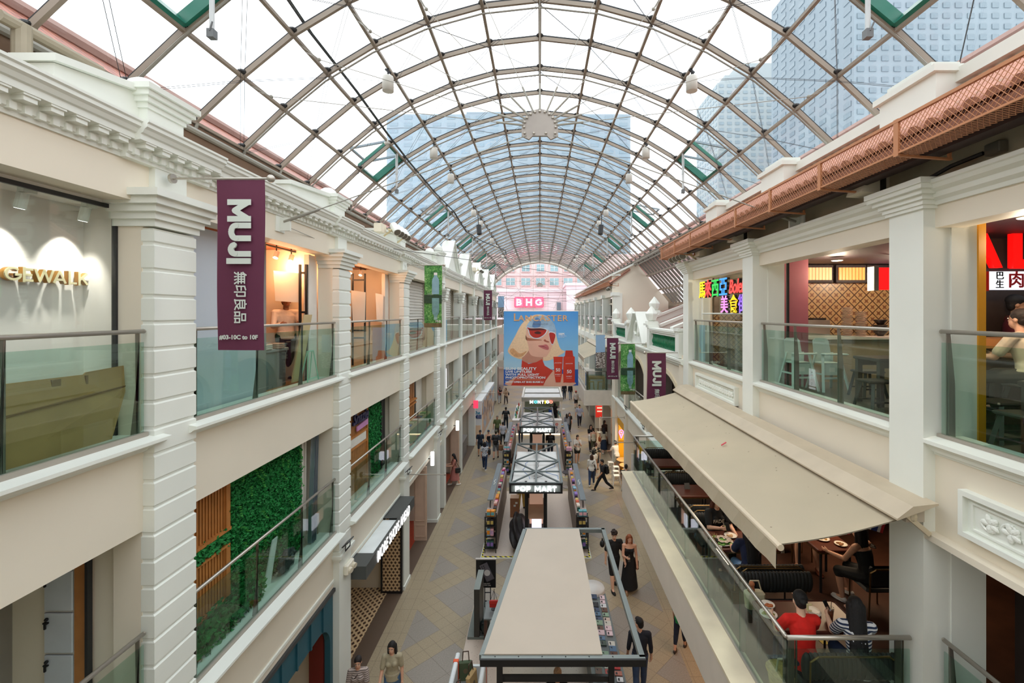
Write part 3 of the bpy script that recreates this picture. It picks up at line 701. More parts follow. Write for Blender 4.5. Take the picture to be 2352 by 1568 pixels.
def rack(label, x0, x1, y, z0, z1):
    R = thing('garment_rail', label, 'frame', ((x0+x1)/2, y, z0), 'black metal frames in the clothing shop')
    for x in (x0, x1): c = MB(); c.box(x-.02, x+.02, y-.02, y+.02, z0, z1); c.build('post', BLACK, R)
    for f_ in (.3, .38, .6, .93): c = MB(); c.box(x0, x1, y-.015, y+.015, z0+(z1-z0)*f_-.02, z0+(z1-z0)*f_+.02); c.build('crossbar', BLACK, R)
rack('black metal frame beside the pale board in the first clothing shop opening', -4.93, -4.80, 9.4, 7.3, 9.75)
rack('black metal frame behind the cream board in the second clothing shop opening', -5.2, -4.86, 12.7, 7.3, 9.85)
for k, (x, y, lb) in enumerate(((-5.3, 8.6, 'lit spotlight nearest the grey pillar'), (-5.3, 9.2, 'lit spotlight midway on the track above the pale board'), (-5.3, 9.75, 'lit spotlight at the far end of the first shop track'), (-5.25, 12.0, 'lit spotlight near the pier in the second opening'), (-5.25, 12.7, 'lit spotlight above the cream board'), (-5.25, 13.4, 'lit spotlight at the far end of the second opening'))):
    R = thing('track_spotlight', lb, 'spotlight', (x, y, 10.1), 'spotlights in the clothing shop')
    c = MB(); c.tube(V(x, y, 10.12), V(x, y, 9.98), .012, 6); c.build('stem', BLACK, R)
    M_ = T(x, y, 9.93) @ Matrix.Rotation(-.5, 4, 'X'); c = MB(); c.tube(M_ @ V(0, 0, .06), M_ @ V(0, 0, -.08), .05, 12); c.build('housing', mat('D8D0C8', .5), R)
    c = MB(); c.tube(M_ @ V(0, 0, -.078), M_ @ V(0, 0, -.085), .042, 12); c.build('lens', mat('FFD9A0', emit=9), R)
    lamp('spot_glow', 'POINT', (x, y, 9.75), 13, (1, .5, .24), .08, parent=R)
c = MB(); c.box(-5.32, -5.28, 7.9, 13.9, 10.06, 10.09); tag(c.build('light_track', BLACK), 'black lighting track on the orange clothing shop ceiling', 'track')
# display table with folded clothes, leaning board, mint stand
R = thing('display_table', 'low table of folded clothes inside the clothing shop', 'table', (-5.6, 9.0, 7.3))
c = MB(); c.bbox(-6.1, -5.1, 8.3, 9.3, 8.0, 8.06, .01); c.build('tabletop', mat('8A8F92', .5), R)
c = MB(); c.box(-6.05, -5.15, 8.35, 9.25, 7.3, 8.0); c.build('base', mat('6D7B7C', .6), R)
cols = ['8C8F96', 'B89A88', '5E6670', 'D0C4B8', '7A6A66', 'A8ACB0']
for k in range(8):
    x, y = -5.95+.26*(k % 4), 8.55+.42*(k//4); c = MB()
    for q in range(3): c.bbox(x-.1, x+.1, y-.14, y+.14, 8.06+.035*q, 8.094+.035*q, .012)
    tag(c.build('folded_shirts', mat(cols[k % 6], .9)), 'folded shirts, %s in the %s row on the clothing shop table' % (['first', 'second', 'third', 'fourth'][k % 4], ['front', 'back'][k//4]), 'clothes', 'folded clothes on the shop table')
R = tag((lambda c: c.prism([V(-4.9, 9.0, 7.38), V(-4.9, 9.32, 7.38), V(-4.72, 9.42, 8.72), V(-4.72, 9.1, 8.72)], V(.03, 0, 0)) and c.build('leaning_board', mat('CDB68A', .7)))(MB()), 'tan board leaning at the end of the clothing shop opening', 'board')
R = thing('display_stand', 'mint green folding stand behind the glass of the clothing shop', 'stand', (-4.6, 9.1, 7.38))
MINT = mat('9BD6BE', .4)
for a, b_ in (((-4.55, 8.95), (-4.6, 9.07)), ((-4.55, 9.4), (-4.6, 9.28)), ((-4.72, 9.0), (-4.62, 9.08)), ((-4.72, 9.36), (-4.62, 9.27))):
    c = MB(); c.tube(V(a[0], a[1], 7.38), V(b_[0], b_[1], 8.0), .012, 6); c.build('leg', MINT, R)
c = MB(); c.tube(V(-4.6, 9.07, 7.99), V(-4.6, 9.28, 7.99), .012, 6); c.tube(V(-4.56, 8.98, 7.45), V(-4.56, 9.37, 7.45), .01, 6); c.build('crossbar', MINT, R)
# ================================================================ roller shutters and windows further on
SHUT = mat('CFCBC2', .5, .2, vary=.03)
def shutter(label, y0, y1, z0, z1, x=-4.82):
    R = thing('roller_shutter', label, 'shutter', (x, (y0+y1)/2, z0), 'roller shutters on the left facade')
    c = MB(); n = int((z1-z0)/.11); pts = []
    for i in range(n+1):
        z = z0+(z1-z0)*i/n; pts += [(x+.0, z), (x+.03, z+.02), (x+.03, z+.075)]
    pts = [p for p in pts if p[1] <= z1]; pts += [(x+.0, z1), (x-.03, z1), (x-.03, z0)]
    c.extrude_y(pts, y0, y1); c.build('curtain', SHUT, R)
    for y in (y0, y1): c = MB(); c.box(x-.05, x+.05, y-.03, y+.03, z0, z1); c.build('guide', mat('A9A49A', .5), R)
shutter('white roller shutter behind the green bottle banner', 15.3, 18.7, 7.37, 9.95)
for i in range(3): shutter('%s white roller shutter among the slim columns, counted from the rusticated piers' % ORD[i], SLIM[i][1]+.1, SLIM[i+1][0]-.5, 7.37, 9.95)
for i in range(3, 5):
    c = MB(); c.box(-4.84, -4.82, SLIM[i][1], SLIM[i+1][0], 7.37, 9.95); struct(c.build('window_%d' % (i+3), mat('4A4540', .2)))
for i in range(5):
    c = MB(); c.box(-4.9, -4.86, SLIM[i][1], SLIM[i+1][0]-.6, 4.0, 6.35); struct(c.build('trim_%d' % (90+i), mat('B9B3AB', .6) if i % 2 == 0 else mat('8E8980', .6)))

# ================================================================ plant wall with timber slats (second floor)
LEAFD = mat('0F7A33', .7, vary=.3, scale=9); LEAFL = mat('3E9636', .6, vary=.2, scale=9)
def leaves(name, m, parent, x, y0, y1, z0, z1, n, size, seed, flat=False):
    r = random.Random(seed); c = MB()
    for _ in range(n):
        y, z = r.uniform(y0, y1), r.uniform(z0, z1); s = size*r.uniform(.6, 1.4)
        a = r.uniform(0, 2*PI); tilt = r.uniform(.3, 1.1)
        u = V(math.sin(tilt)*.4, math.cos(a), math.sin(a)).normalized(); w_ = V(math.cos(tilt), -math.sin(a)*.5, math.cos(a)*.5).normalized()
        p = V(x+r.uniform(0, .06), y, z) if not flat else V(x+r.uniform(0, .3), y, z0+r.uniform(0, z1-z0))
        sd = u.cross(w_).normalized()*s*.4
        c.add([p, p+u*s*.5+sd, p+u*s+w_*s*.3, p+u*s*.5-sd], [(0, 1, 2, 3)])
    return c.build(name, m, parent)
R = thing('plant_wall', 'large green artificial plant wall behind the second floor glass', 'plant wall', (-4.9, 8.3, 4))
c = MB(); c.box(-5.0, -4.9, 7.16, 9.3, 4.0, 6.34); c.build('backing', mat('0B5528', .9), R)
tag(leaves('foliage', LEAFD, R, -4.9, 7.16, 9.3, 4.0, 6.34, 16000, .042, 1), kind='stuff')
r = random.Random(5)
for k in range(22):
    y, z = r.uniform(7.3, 9.2), r.uniform(4.5, 6.2); c = MB(); a = r.uniform(-.9, .9)
    for q in range(7):
        for sg in (-1, 1):
            p = V(-4.83+.012*q, y+math.sin(a)*q*.025, z-math.cos(a)*q*.022+.02*math.sin(q)); c.add([p, p+V(.02, sg*.025, .012), p+V(.03, sg*(.06-.006*q), -.006), p+V(.015, sg*.022, -.008)], [(0, 1, 2, 3)])
    c.build('fern_frond', LEAFL, R)
R = thing('slatted_screen', 'orange timber slatted screen at the near end of the plant wall', 'screen', (-4.85, 6.5, 4))
SLAT = mat('B9783C', .55, vary=.14, scale=5)
c = MB(); c.box(-5.0, -4.97, 5.7, 7.14, 4.05, 6.34); c.build('backing', mat('2A211C', .7), R)
for z0, z1 in ((5.42, 6.34), (4.36, 5.16)):
    c = MB(); y = 5.74
    while y < 7.05: c.box(-4.97, -4.87, y, y+.03, z0, z1); y += .062
    c.build('slats', SLAT, R)
    c = MB(); c.box(-4.98, -4.83, 5.7, 7.16, z0-.045, z0); c.box(-4.98, -4.84, 7.06, 7.15, z0, z1); c.box(-4.98, -4.84, 5.7, 7.15, z1-.03, z1) ; c.build('frame', SLAT, R)
tag(leaves('shelf_foliage', LEAFD, R, -4.9, 5.75, 7.1, 5.17, 5.38, 700, .06, 3), kind='stuff')
tag(leaves('hedge_foliage', LEAFD, None, -4.86, 5.74, 7.6, 4.05, 4.4, 2600, .07, 4, True), 'low green artificial hedge on the floor below the timber slats', 'hedge', kind='stuff')
R = thing('foil_duct', 'silver foil roll leaning beside the plant wall', 'roll', (-4.7, 9.5, 4))
c = MB(); M_ = None; c.prism([V(-4.72, 9.28, 4.08), V(-4.72, 9.48, 4.08), V(-4.78, 9.7, 6.3), V(-4.78, 9.56, 6.3)], V(.09, 0, 0)); c.build('roll_body', mat('AEB9C8', .25, .7), R)
for q in range(3): c = MB(); c.bar(V(-4.62, 9.31+.055*q, 4.08), V(-4.68, 9.585+.04*q, 6.3), .012, .02); c.build('crease', mat('7F8894', .3, .7), R)
c = MB(); c.box(-4.9, -4.84, 9.3, 9.36, 4, 6.34); c.box(-4.86, -4.82, 9.4, 9.43, 4, 6.34); c.box(-5.1, -5.06, 9.3, 9.8, 4, 6.34); struct(c.build('trim_96', mat('DCD6CC', .5)))
# crumpled bag, white panel
bm = bmesh.new(); bmesh.ops.create_icosphere(bm, subdivisions=3, radius=1); r = random.Random(9)
for v in bm.verts: v.co *= r.uniform(.75, 1.15); v.co.x *= .1; v.co.y *= .28; v.co.z *= .2
me = bpy.data.meshes.new('plastic_bag'); bm.to_mesh(me); bm.free(); me.materials.append(mat('3A3F42', .2, vary=.3, scale=20)); o = bpy.data.objects.new('plastic_bag', me); COL.objects.link(o); o.location = (-4.6, 8.3, 4.26)
tag(o, 'crumpled dark plastic bag behind the plant wall glass', 'bag')
tag((lambda c: c.prism([V(-4.7, 7.75, 4.05), V(-4.7, 7.95, 4.05), V(-4.72, 8.2, 4.75), V(-4.72, 8.05, 4.75)], V(.02, 0, 0)) and c.build('white_board', mat('DDE4E0', .5)))(MB()), 'white board leaning in front of the plant wall', 'board')
# bay with the script sign
R = thing('plant_wall', 'narrow dark green grass wall beside the script sign', 'plant wall', (-4.9, 13.5, 4))
c = MB(); c.box(-5.0, -4.88, 12.95, 13.95, 4.0, 6.34); c.build('backing', mat('0C5A2B', .9, vary=.4, scale=30), R)
tag(leaves('foliage', LEAFD, R, -4.9, 12.95, 13.95, 4.0, 6.34, 3000, .045, 12), kind='stuff')
R = thing('slatted_screen', 'timber slatted wall carrying the blue script sign', 'screen', (-4.9, 11.7, 4))
SLAT2 = mat('A8713F', .5, vary=.2, scale=7)
c = MB(); c.box(-5.0, -4.95, 10.4, 12.95, 4, 6.34); c.build('backing', mat('8C5A30', .6), R)
c = MB(); y = 10.45
while y < 12.9: c.box(-4.95, -4.9, y, y+.045, 4.0, 6.34); y += .06
c.build('slats', SLAT2, R)
c = MB(); c.box(-4.96, -4.86, 11.55, 11.6, 4, 6.34); c.box(-4.96, -4.86, 12.88, 12.95, 4, 6.34)
for z in (5.2, 5.5): c.box(-4.96, -4.86, 10.4, 12.95, z-.025, z+.025)
c.build('frame', SLAT, R)
for a, b_ in ((10.5, 11.5), (11.66, 12.84)): c = MB(); c.box(-4.9, -4.88, a, b_, 5.24, 5.46); c.build('white_panel', mat('E2DDD2', .5), R)
SG = thing('script_sign', 'dark blue script sign with a pink underline on timber slats', 'sign', (-4.85, 12.1, 5.95))
text('Snazie', .42, mat('1E2450', .4), face_px((-4.84, 12.33, 5.95)), 'script_lettering', SG, .02, .012, shear=.35)
c = MB(); c.prism([V(-4.86, 12.1, 5.62), V(-4.86, 12.86, 5.64), V(-4.86, 12.86, 5.8), V(-4.86, 12.1, 5.74)], V(.03, 0, 0)); c.build('underline', mat('C98BC0', .4), SG)
c = MB(); c.box(-4.9, -4.84, 13.98, 14.05, 4, 6.34); c.box(-4.96, -4.9, 14.05, 14.46, 4, 6.34); struct(c.build('trim_97', DARKM))
# bay with wooden doors and display table
R = thing('wooden_door', 'brown boarded double door with a ledge on the second floor', 'door', (-4.9, 17.4, 4))
for a, b_ in ((15.3, 16.6), (16.64, 17.9)):
    c = MB(); c.box(-5.0, -4.92, a, b_, 4, 6.34)
    for q in range(4): c.box(-4.92, -4.91, a+.04+(b_-a)/4*q, a+(b_-a)/4*(q+1)-.02, 4.05, 6.3)
    c.build('leaf', mat('9C6534', .5, vary=.15, scale=5), R)
    c = MB(); c.box(-4.92, -4.78, a+.1, b_-.1, 5.42, 5.47); c.box(-4.92, -4.8, a+.1, b_-.1, 5.28, 5.32); c.build('ledge', SLAT, R)
c = MB(); c.box(-4.98, -4.92, 17.95, 18.15, 4, 6.34); struct(c.build('trim_98', DARKM))
c = MB(); c.box(-5.02, -4.95, 18.15, 19.14, 4, 6.34); struct(c.build('trim_99', mat('D8D2C8', .6)))
R = thing('display_table', 'display table under a green cloth behind second floor glass', 'table', (-4.65, 17.3, 4))
c = MB(); c.box(-4.88, -4.45, 15.6, 18.7, 4.7, 4.74); c.build('tabletop', mat('C8B088', .5), R)
c = MB(); c.box(-4.87, -4.46, 15.62, 18.68, 4.03, 4.7); c.build('cloth', mat('1E7A48', .9), R)
r = random.Random(4)
for k in range(10):
    y = 15.8+.29*k; c = MB(); c.bbox(-4.8+.02*(k % 3), -4.55, y, y+.2, 4.74, 4.77+.02*(k % 3), .008); c.build('booklet', mat(['B86A5A', '5A78B8', 'D8C8A0', '8AA86A', 'C89A60'][k % 5], .6), R)

# ================================================================ ground floor, left
TEAL = mat('1F5361', .5, vary=.06)
R = thing('arched_shopfront', 'teal boarded shopfront with a rounded opening on the ground floor', 'shopfront', (-4.5, 7.8, 0))
pts = [V(-4.55, 5.74, 0), V(-4.55, 5.74, 2.8), V(-4.55, 9.78, 2.8), V(-4.55, 9.78, 0), V(-4.55, 9.66, 0)]
for k in range(9):
    a = PI/2*k/8; pts.append(V(-4.55, 9.16+.5*math.cos(a), 1.75+.5*math.sin(a)))
for k in range(9):
    a = PI/2+PI/2*k/8; pts.append(V(-4.55, 6.36+.5*math.cos(a), 1.75+.5*math.sin(a)))
pts.append(V(-4.55, 5.86, 0))
c = MB(); c.prism(pts, V(.12, 0, 0)); c.build('fascia', TEAL, R)
for k in range(9): c = MB(); c.box(-4.44, -4.40, 5.8+.5*k, 5.84+.5*k, 2.25, 2.8); c.build('batten', TEAL, R)
c = MB(); c.box(-4.75, -4.38, 5.72, 9.8, 2.8, 2.87); c.build('canopy_edge', mat('3B3D3E', .5), R)
tag((lambda c: c.box(-4.86, -4.57, 9.62, 9.72, 0, 2.84) and c.build('red_partition', mat('6B1E14', .6)))(MB()), 'dark red partition inside the teal arched shopfront', 'partition')
def cube_floor(vert=False):
    m, t, N, L, b = nodemat('cube_tiles'); tc = N.new('ShaderNodeTexCoord'); sp = N.new('ShaderNodeSeparateXYZ'); L.new(tc.outputs['Object'], sp.inputs[0])
    x = mathn(t, 'DIVIDE', mathn(t, 'ADD', sp.outputs[2 if vert else 0], 50), .2); y = mathn(t, 'DIVIDE', mathn(t, 'ADD', sp.outputs[0 if vert else 1], 50), .2 if not vert else .12)
    def rnd(v): return mathn(t, 'SUBTRACT', v, mathn(t, 'FLOOR', v))
    row = mathn(t, 'MODULO', mathn(t, 'FLOOR', mathn(t, 'MULTIPLY', x, 2)), 2)
    yy = mathn(t, 'FRACT', mathn(t, 'ADD', y, mathn(t, 'MULTIPLY', row, .5))); xx = mathn(t, 'FRACT', mathn(t, 'MULTIPLY', x, 2))
    d = mathn(t, 'ADD', mathn(t, 'ABSOLUTE', mathn(t, 'SUBTRACT', yy, .5)), mathn(t, 'MULTIPLY', mathn(t, 'ABSOLUTE', mathn(t, 'SUBTRACT', xx, .5)), .8))
    dk = mathn(t, 'LESS_THAN', d, .30); md = mathn(t, 'LESS_THAN', d, .42)
    c = mixc(t, md, 'D9BE96', 'A87E58'); c = mixc(t, dk, c, '3A2A24'); L.new(c, b.inputs['Base Color']); b.inputs['Roughness'].default_value = .35
    return m
CUBE = cube_floor(); CUBEV = cube_floor(True)
c = MB(); c.box(-7.5, -4.78, 5.8, 14.9, .0, .012); struct(c.build('trim_100', CUBE))
c = MB(); c.box(-7.5, -4.8, 15.0, 24.9, .0, .012); struct(c.build('trim_101', mat('A03A22', .35, vary=.15, scale=6)))
R = thing('patterned_partition', 'black framed partition with a tan cube pattern under the lit sign', 'partition', (-4.6, 14.3, 0))
c = MB(); c.box(-4.93, -4.36, 14.3, 14.34, 0.06, 2.6); c.build('panel', CUBEV, R)
c = MB(); c.box(-4.97, -4.92, 14.27, 14.37, 0, 2.64); c.box(-4.36, -4.31, 14.27, 14.37, 0, 2.64); c.box(-4.97, -4.31, 14.27, 14.37, 0, .06); c.build('frame', BLACK, R)
R = thing('lit_canopy', 'grey box canopy with white letters about more shops', 'canopy', (-4.2, 12.4, 2.7))
CAN = mat('4A4D4C', .5)
c = MB(); c.box(-4.42, -3.96, 10.42, 10.46, 2.68, 2.98); c.box(-4.42, -3.96, 14.36, 14.42, 2.68, 2.98); c.box(-4.01, -3.96, 10.42, 14.42, 2.68, 2.98); c.box(-4.42, -3.96, 10.42, 14.42, 2.68, 2.72); c.build('casing', CAN, R)
c = MB(); c.box(-4.42, -3.96, 10.46, 11.0, 2.96, 2.98); c.build('top_plate', CAN, R); c = MB(); c.box(-4.42, -3.96, 12.9, 14.36, 2.96, 2.98); c.build('top_plate', CAN, R)
c = MB(); c.box(-4.42, -4.02, 11.0, 12.9, 2.9, 2.92); c.build('sky_reflection_panel', mat('E6ECEE', .2), R)  # pale colour stands for the sky reflected in the canopy's top recess
text('MORE SHOPS AHEAD', .4, mat('FFFFFF', emit=1.1), face_px((-3.945, 12.5, 2.8)), 'lettering', R, .003, .004, spacing=1.08, sx=.68)
PANB = mat('CDB29C', .6)
R = thing('panelled_door', 'beige panelled door standing open beside the red floored entrance', 'door', (-4.5, 19, 0))
c = MB(); c.box(-4.85, -4.36, 17.6, 17.66, 0, 2.84); c.build('leaf', PANB, R)
for z0, z1 in ((.15, .6), (.75, 2.7)):
    c = MB()
    for a in ((-4.8, -4.78, z0, z1), (-4.43, -4.41, z0, z1), (-4.8, -4.41, z0, z0+.02), (-4.8, -4.41, z1-.02, z1)): c.box(a[0], a[1], 17.58, 17.6, a[2], a[3])
    c.build('moulding', PANB, R)
R = thing('panelled_door', 'beige panelled door leaf behind the woman in the pink skirt', 'door', (-4.5, 24, 0))
c = MB(); c.box(-4.85, -4.36, 24.7, 24.76, 0, 2.84); c.build('leaf', PANB, R)
for z0, z1 in ((.15, .6), (.75, 2.7)):
    c = MB()
    for a in ((-4.8, -4.78, z0, z1), (-4.43, -4.41, z0, z1), (-4.8, -4.41, z0, z0+.02), (-4.8, -4.41, z1-.02, z1)): c.box(a[0], a[1], 24.68, 24.7, a[2], a[3])
    c.build('moulding', PANB, R)
c = MB(); c.box(-5.6, -5.5, 15.1, 24.9, 0, 2.85); c.box(-7.4, -5.5, 24.8, 24.9, 0, 2.85); c.box(-5.5, -4.8, 20.2, 20.3, 0, 2.85); struct(c.build('trim_102', mat('5A2018', .6)))
c = MB(); c.box(-5.9, -5.8, 25.4, 30.2, 0, 2.85); struct(c.build('trim_103', mat('2E3336', .6)))
def lit_sign(label, y, x0, x1, z0, z1, m):
    R = thing('blade_sign', label, 'sign', ((x0+x1)/2, y, z0)); c = MB(); c.bbox(x0, x1, y-.04, y+.04, z0, z1, .015); c.build('light_box', m, R)
    c = MB(); c.box(-4.42, x0, y-.015, y+.015, (z0+z1)/2-.015, (z0+z1)/2+.015); c.build('bracket', DARKM, R)
lit_sign('small white lit blade sign above the red floored entrance', 18.0, -4.3, -4.16, 2.75, 3.3, mat('FFFFFF', emit=1.2))
lit_sign('small white lit blade sign above the second beige door', 23.4, -4.3, -4.14, 2.75, 3.25, mat('FFFFFF', emit=1.2))
lit_sign('small red lit blade sign over the dark shop', 29.6, -4.3, -4.0, 2.6, 3.1, mat('F0304A', emit=1))
R = thing('blade_sign', 'tall white hanging sign with dark letters in second floor opening', 'sign', (-4.6, 22.6, 5.4)); c = MB(); c.bbox(-4.7, -4.66, 22.3, 22.8, 5.0, 6.0, .01); c.build('light_box', mat('F4F6FA', emit=1.1), R)
for k in range(3): text('T', .2, mat('44485A', .5), face_px((-4.655, 22.55, 5.25+.26*k)), 'letter', R, .002)
R = thing('shop_counter', 'grey stone counter in the dark ground floor shop', 'counter', (-4.9, 27, 0)); c = MB(); c.bbox(-5.3, -4.6, 26.4, 28.8, 0, 1.05, .02); c.build('body', mat('6E6864', .5, vary=.15, scale=6), R); c = MB(); c.bbox(-5.33, -4.56, 26.36, 28.84, 1.05, 1.1, .01); c.build('top', mat('8C8884', .3), R)
c = MB(); c.lathe([(.14, 0), (.16, .05), (.06, .15), (.17, .25), (.18, .45), (.1, .55), (.14, .66), (.13, .78), (.03, .84)], (-4.9, 27.3, 1.1), 12); tag(c.build('red_bust', mat('B3221E', .4), smooth=True), 'red bust figure on the grey stone counter', 'ornament')
R = thing('hoarding_box', 'white printed hoarding box jutting from the left ground floor', 'hoarding', (-4.2, 35, 0))
c = MB(); c.box(-4.55, -3.95, 31.0, 39.5, 0, 2.75); c.build('walling', mat('DADDE0', .5, vary=.03), R)
c = MB(); c.box(-4.57, -3.93, 30.98, 39.5, 2.75, 2.8); c.build('lid', mat('ECEEF0', .5), R)
m, t, N, L, b = nodemat('printed_panorama'); v = N.new('ShaderNodeTexVoronoi'); v.inputs['Scale'].default_value = 2.2; cr = N.new('ShaderNodeValToRGB'); tc = N.new('ShaderNodeTexCoord')
ramp(cr, ((0, '9FB4C8'), (.3, 'C8A890'), (.5, 'E0C0A0'), (.7, '8A6A60'), (1, 'D8D0C8')))
cr.color_ramp.interpolation = 'CONSTANT'; L.new(tc.outputs['Object'], v.inputs['Vector']); L.new(v.outputs['Color'], cr.inputs['Fac']); L.new(cr.outputs['Color'], b.inputs['Base Color']); PANO = m
c = MB(); c.box(-3.95, -3.94, 31.2, 39.3, .3, 2.6); c.build('printed_side', PANO, R)
text('The', .3, mat('2F8FB0', .5), face_cam((-4.3, 30.97, 2.0)), 'lettering', R, .003, .008, shear=.2)
text('Mill', .36, mat('28457E', .5), face_cam((-4.22, 30.97, 1.72)), 'lettering', R, .003, .012)
c = MB(); c.box(-4.5, -4.02, 30.975, 30.985, .3, 1.15); c.build('printed_photo', PANO, R)
# bare banner rods, ledge floodlights, emergency lamp
def rod(label, x0, x1, y, z):
    R = thing('banner_rod', label, 'rod', (x0, y, z)); c = MB(); c.tube(V(x0, y, z), V(x1, y, z), .018, 8); c.build('pole', STEEL, R)
    c = MB(); c.ell((x1, y, z), (.04, .04, .04), 8, 10); c.build('finial', STEEL, R); sg = 1 if x1 > x0 else -1
    c = MB(); c.tube(V(x0, y, z), V(x0+sg*.02, y, z), .07, 12); c.build('wall_plate', STEEL, R)
rod('bare steel banner rod on the third rusticated pier above the entrance', -4.28, -3.06, 14.75, 3.55)
rod('bare steel banner rod above the white hoarding box', -4.28, -3.0, 30.4, 3.45)
rod('bare steel banner rod above the yellow shop', 4.22, 3.02, 22.8, 3.55)
rod('bare steel banner rod above the white stools', 4.22, 3.03, 18.4, 3.55)
def flood(label, x, y, z, sg=1):
    R = thing('ledge_floodlight', label, 'floodlight', (x, y, z), 'black floodlights on the ledges')
    c = MB(); M_ = T(x, y, z+.14) @ Matrix.Rotation(-.7*sg, 4, 'Y'); c.box(-.09, .09, -.14, .14, -.012, .012, M_); c.build('lamp_body', mat('3C3E40', .4), R)
    c = MB()
    for q in (-1, 1): c.bar(V(x, y+q*.12, z), M_ @ V(0, q*.12, 0), .015)
    c.bar(V(x, y-.12, z+.01), V(x, y+.12, z+.01), .02); c.build('yoke', BLACK, R)
for i, y in enumerate((9.95, 14.6, 19.3, 25.2, 30.4, 35.5)):
    flood(['black ledge floodlight beside the second rusticated pier', 'black ledge floodlight beside the third rusticated pier', 'black ledge floodlight beside the fourth rusticated pier', 'black ledge floodlight beside the first slim column after the pier', 'black ledge floodlight above the hoarding box', 'black ledge floodlight furthest along the left facade'][i], -4.18, y, 4.05 if i > 2 else 3.63)
flood('black ledge floodlight above the yellow shop on the right', 4.2, 22.4, 4.05, -1); flood('black ledge floodlight above the white stools on the right', 4.2, 18.6, 4.05, -1)
R = thing('emergency_light', 'white twin emergency lamp on the pier beside the lit canopy', 'lamp', (-4.2, 10.3, 3.0))
c = MB(); c.bbox(-4.3, -4.2, 10.0, 10.36, 3.0, 3.22, .02); c.build('box', mat('E6E0D0', .5), R)
for q in (10.08, 10.28): c = MB(); c.tube(V(-4.2, q, 3.1), V(-4.14, q-.02, 3.09), .06, 12); c.build('lamp_head', mat('DAD2BE', .4), R)
def spot_cluster(label, x, y, z, sg, n=4):
    R = thing('spotlight_bank', label, 'spotlights', (x, y, z))
    c = MB(); c.bar(V(x, y-.2, z), V(x, y+.35*n, z), .05); c.bar(V(x+sg*.2, y, z-.15), V(x, y, z), .04); c.bar(V(x+sg*.2, y+.3*n, z-.15), V(x, y+.3*n, z), .04); c.build('bracket', mat('D8C8A0', .5), R)
    for k in range(n):
        p = V(x-sg*.12, y+.33*k, z+.05); d = V(-sg*.18, -.2, -.24); c = MB(); c.tube(p-d*.5, p+d*.5, .105, 14); h = c.build('lamp_can', WHITE, R)
        c = MB(); c.tube(p+d*.5, p+d*.515, .09, 14); c.build('lens', mat('6E6A60', .2), h)
    c = MB(); c.box(x+sg*.1, x+sg*.3, y-.5, y-.1, z-.1, z+.12); c.build('ballast_box', mat('E8DEC8', .5), R)
spot_cluster('bank of four white spotlights on the left cornice', -4.15, 12.75, 11.05, -1)
spot_cluster('small distant bank of white spotlights on the left parapet', -4.1, 30.2, 11.6, -1)
spot_cluster('bank of four white spotlights under the right tiled eave end', 4.05, 12.4, 10.35, 1)
# ================================================================ right third floor: balustrades, sills, stalls
railing('glass_railing', 'green glass balustrade under the coloured character sign', 9.54, 12.97, Z3, 1)
railing('glass_railing', 'green glass balustrade in front of the white high chairs', 5.54, 9.04, Z3, 1)
railing('glass_railing', 'green glass balustrade at the right edge below the red letters', 1.52, 5.01, Z3, 1)
railing('glass_railing', 'green glass balustrade at the bottom right corner below the scroll panel', 1.52, 4.98, 4.05, 1)
c = MB(); c.box(XR, XR+.3, -2, 5.0, 3.3, 4.02); struct(c.build('trim_110', CREAM))
def scroll_panel(label, y0, y1, z0, z1):
    R = thing('scroll_panel', label, 'panel', (XR-.05, (y0+y1)/2, z0)); x = XR-.09
    c = MB()
    for a in ((y0, y1, z0, z0+.05), (y0, y1, z1-.05, z1), (y0, y0+.05, z0, z1), (y1-.05, y1, z0, z1)): c.box(x, XR+.0, *a)
    for a in ((y0+.1, y1-.1, z0+.09, z0+.11), (y0+.1, y1-.1, z1-.11, z1-.09), (y0+.1, y0+.12, z0+.1, z1-.1), (y1-.12, y1-.1, z0+.1, z1-.1)): c.box(XR-.05, XR, *a)
    c.build('frame', WHITE, R); c = MB(); c.box(XR-.03, XR, y0+.01, y1-.01, z0+.01, z1-.01); c.build('back', WHITE, R)
    c = MB(); zc = (z0+z1)/2; h = (z1-z0)/2-.14; n = max(3, int((y1-y0-.3)/(h*2.1)))
    for k in range(n):
        yc = y0+.2+h+(y1-y0-.4-2*h)*k/max(1, n-1); sg = 1 if k % 2 else -1
        for q in range(26):
            a0 = q*.3; a1 = a0+.3; r0 = h*(1-q/28); r1 = h*(1-(q+1)/28)
            c.tube(V(XR-.04, yc+r0*math.cos(a0), zc+sg*r0*math.sin(a0)), V(XR-.04, yc+r1*math.cos(a1), zc+sg*r1*math.sin(a1)), .016, 6)
        for q in range(5):
            a = q*1.2; c.ell((XR-.045, yc+.5*h*math.cos(a), zc+.5*h*math.sin(a)), (.02, .05, .03), 6, 8, Matrix.Rotation(a, 3, 'X'))
    c.build('scrollwork', WHITE, R)
scroll_panel('white relief scroll panel at the right edge below the nearest balustrade', 2.9, 4.66, 6.5, 6.96)
scroll_panel('white relief scroll panel on the wall above the far end of the awning', 10.0, 12.55, 6.72, 7.12)
DARKC = mat('2A2024', .6)
c = MB(); c.box(XR+.3, 9.5, -2, 13.2, 7.28, 7.3); struct(c.build('trim_109', mat('5A564C', .4, vary=.1)))
c = MB(); c.box(XR+.45, 9.5, 1.0, 13.2, 9.86, 9.9); struct(c.build('trim_111', DARKC))
c = MB(); c.box(5.75, 9.4, 6.8, 6.9, 7.3, 9.86); struct(c.build('trim_112', mat('3A2A22', .6)))
m, t, N, L, b = nodemat('flower_tiles'); tc = N.new('ShaderNodeTexCoord'); sp = N.new('ShaderNodeSeparateXYZ'); L.new(tc.outputs['Object'], sp.inputs[0])
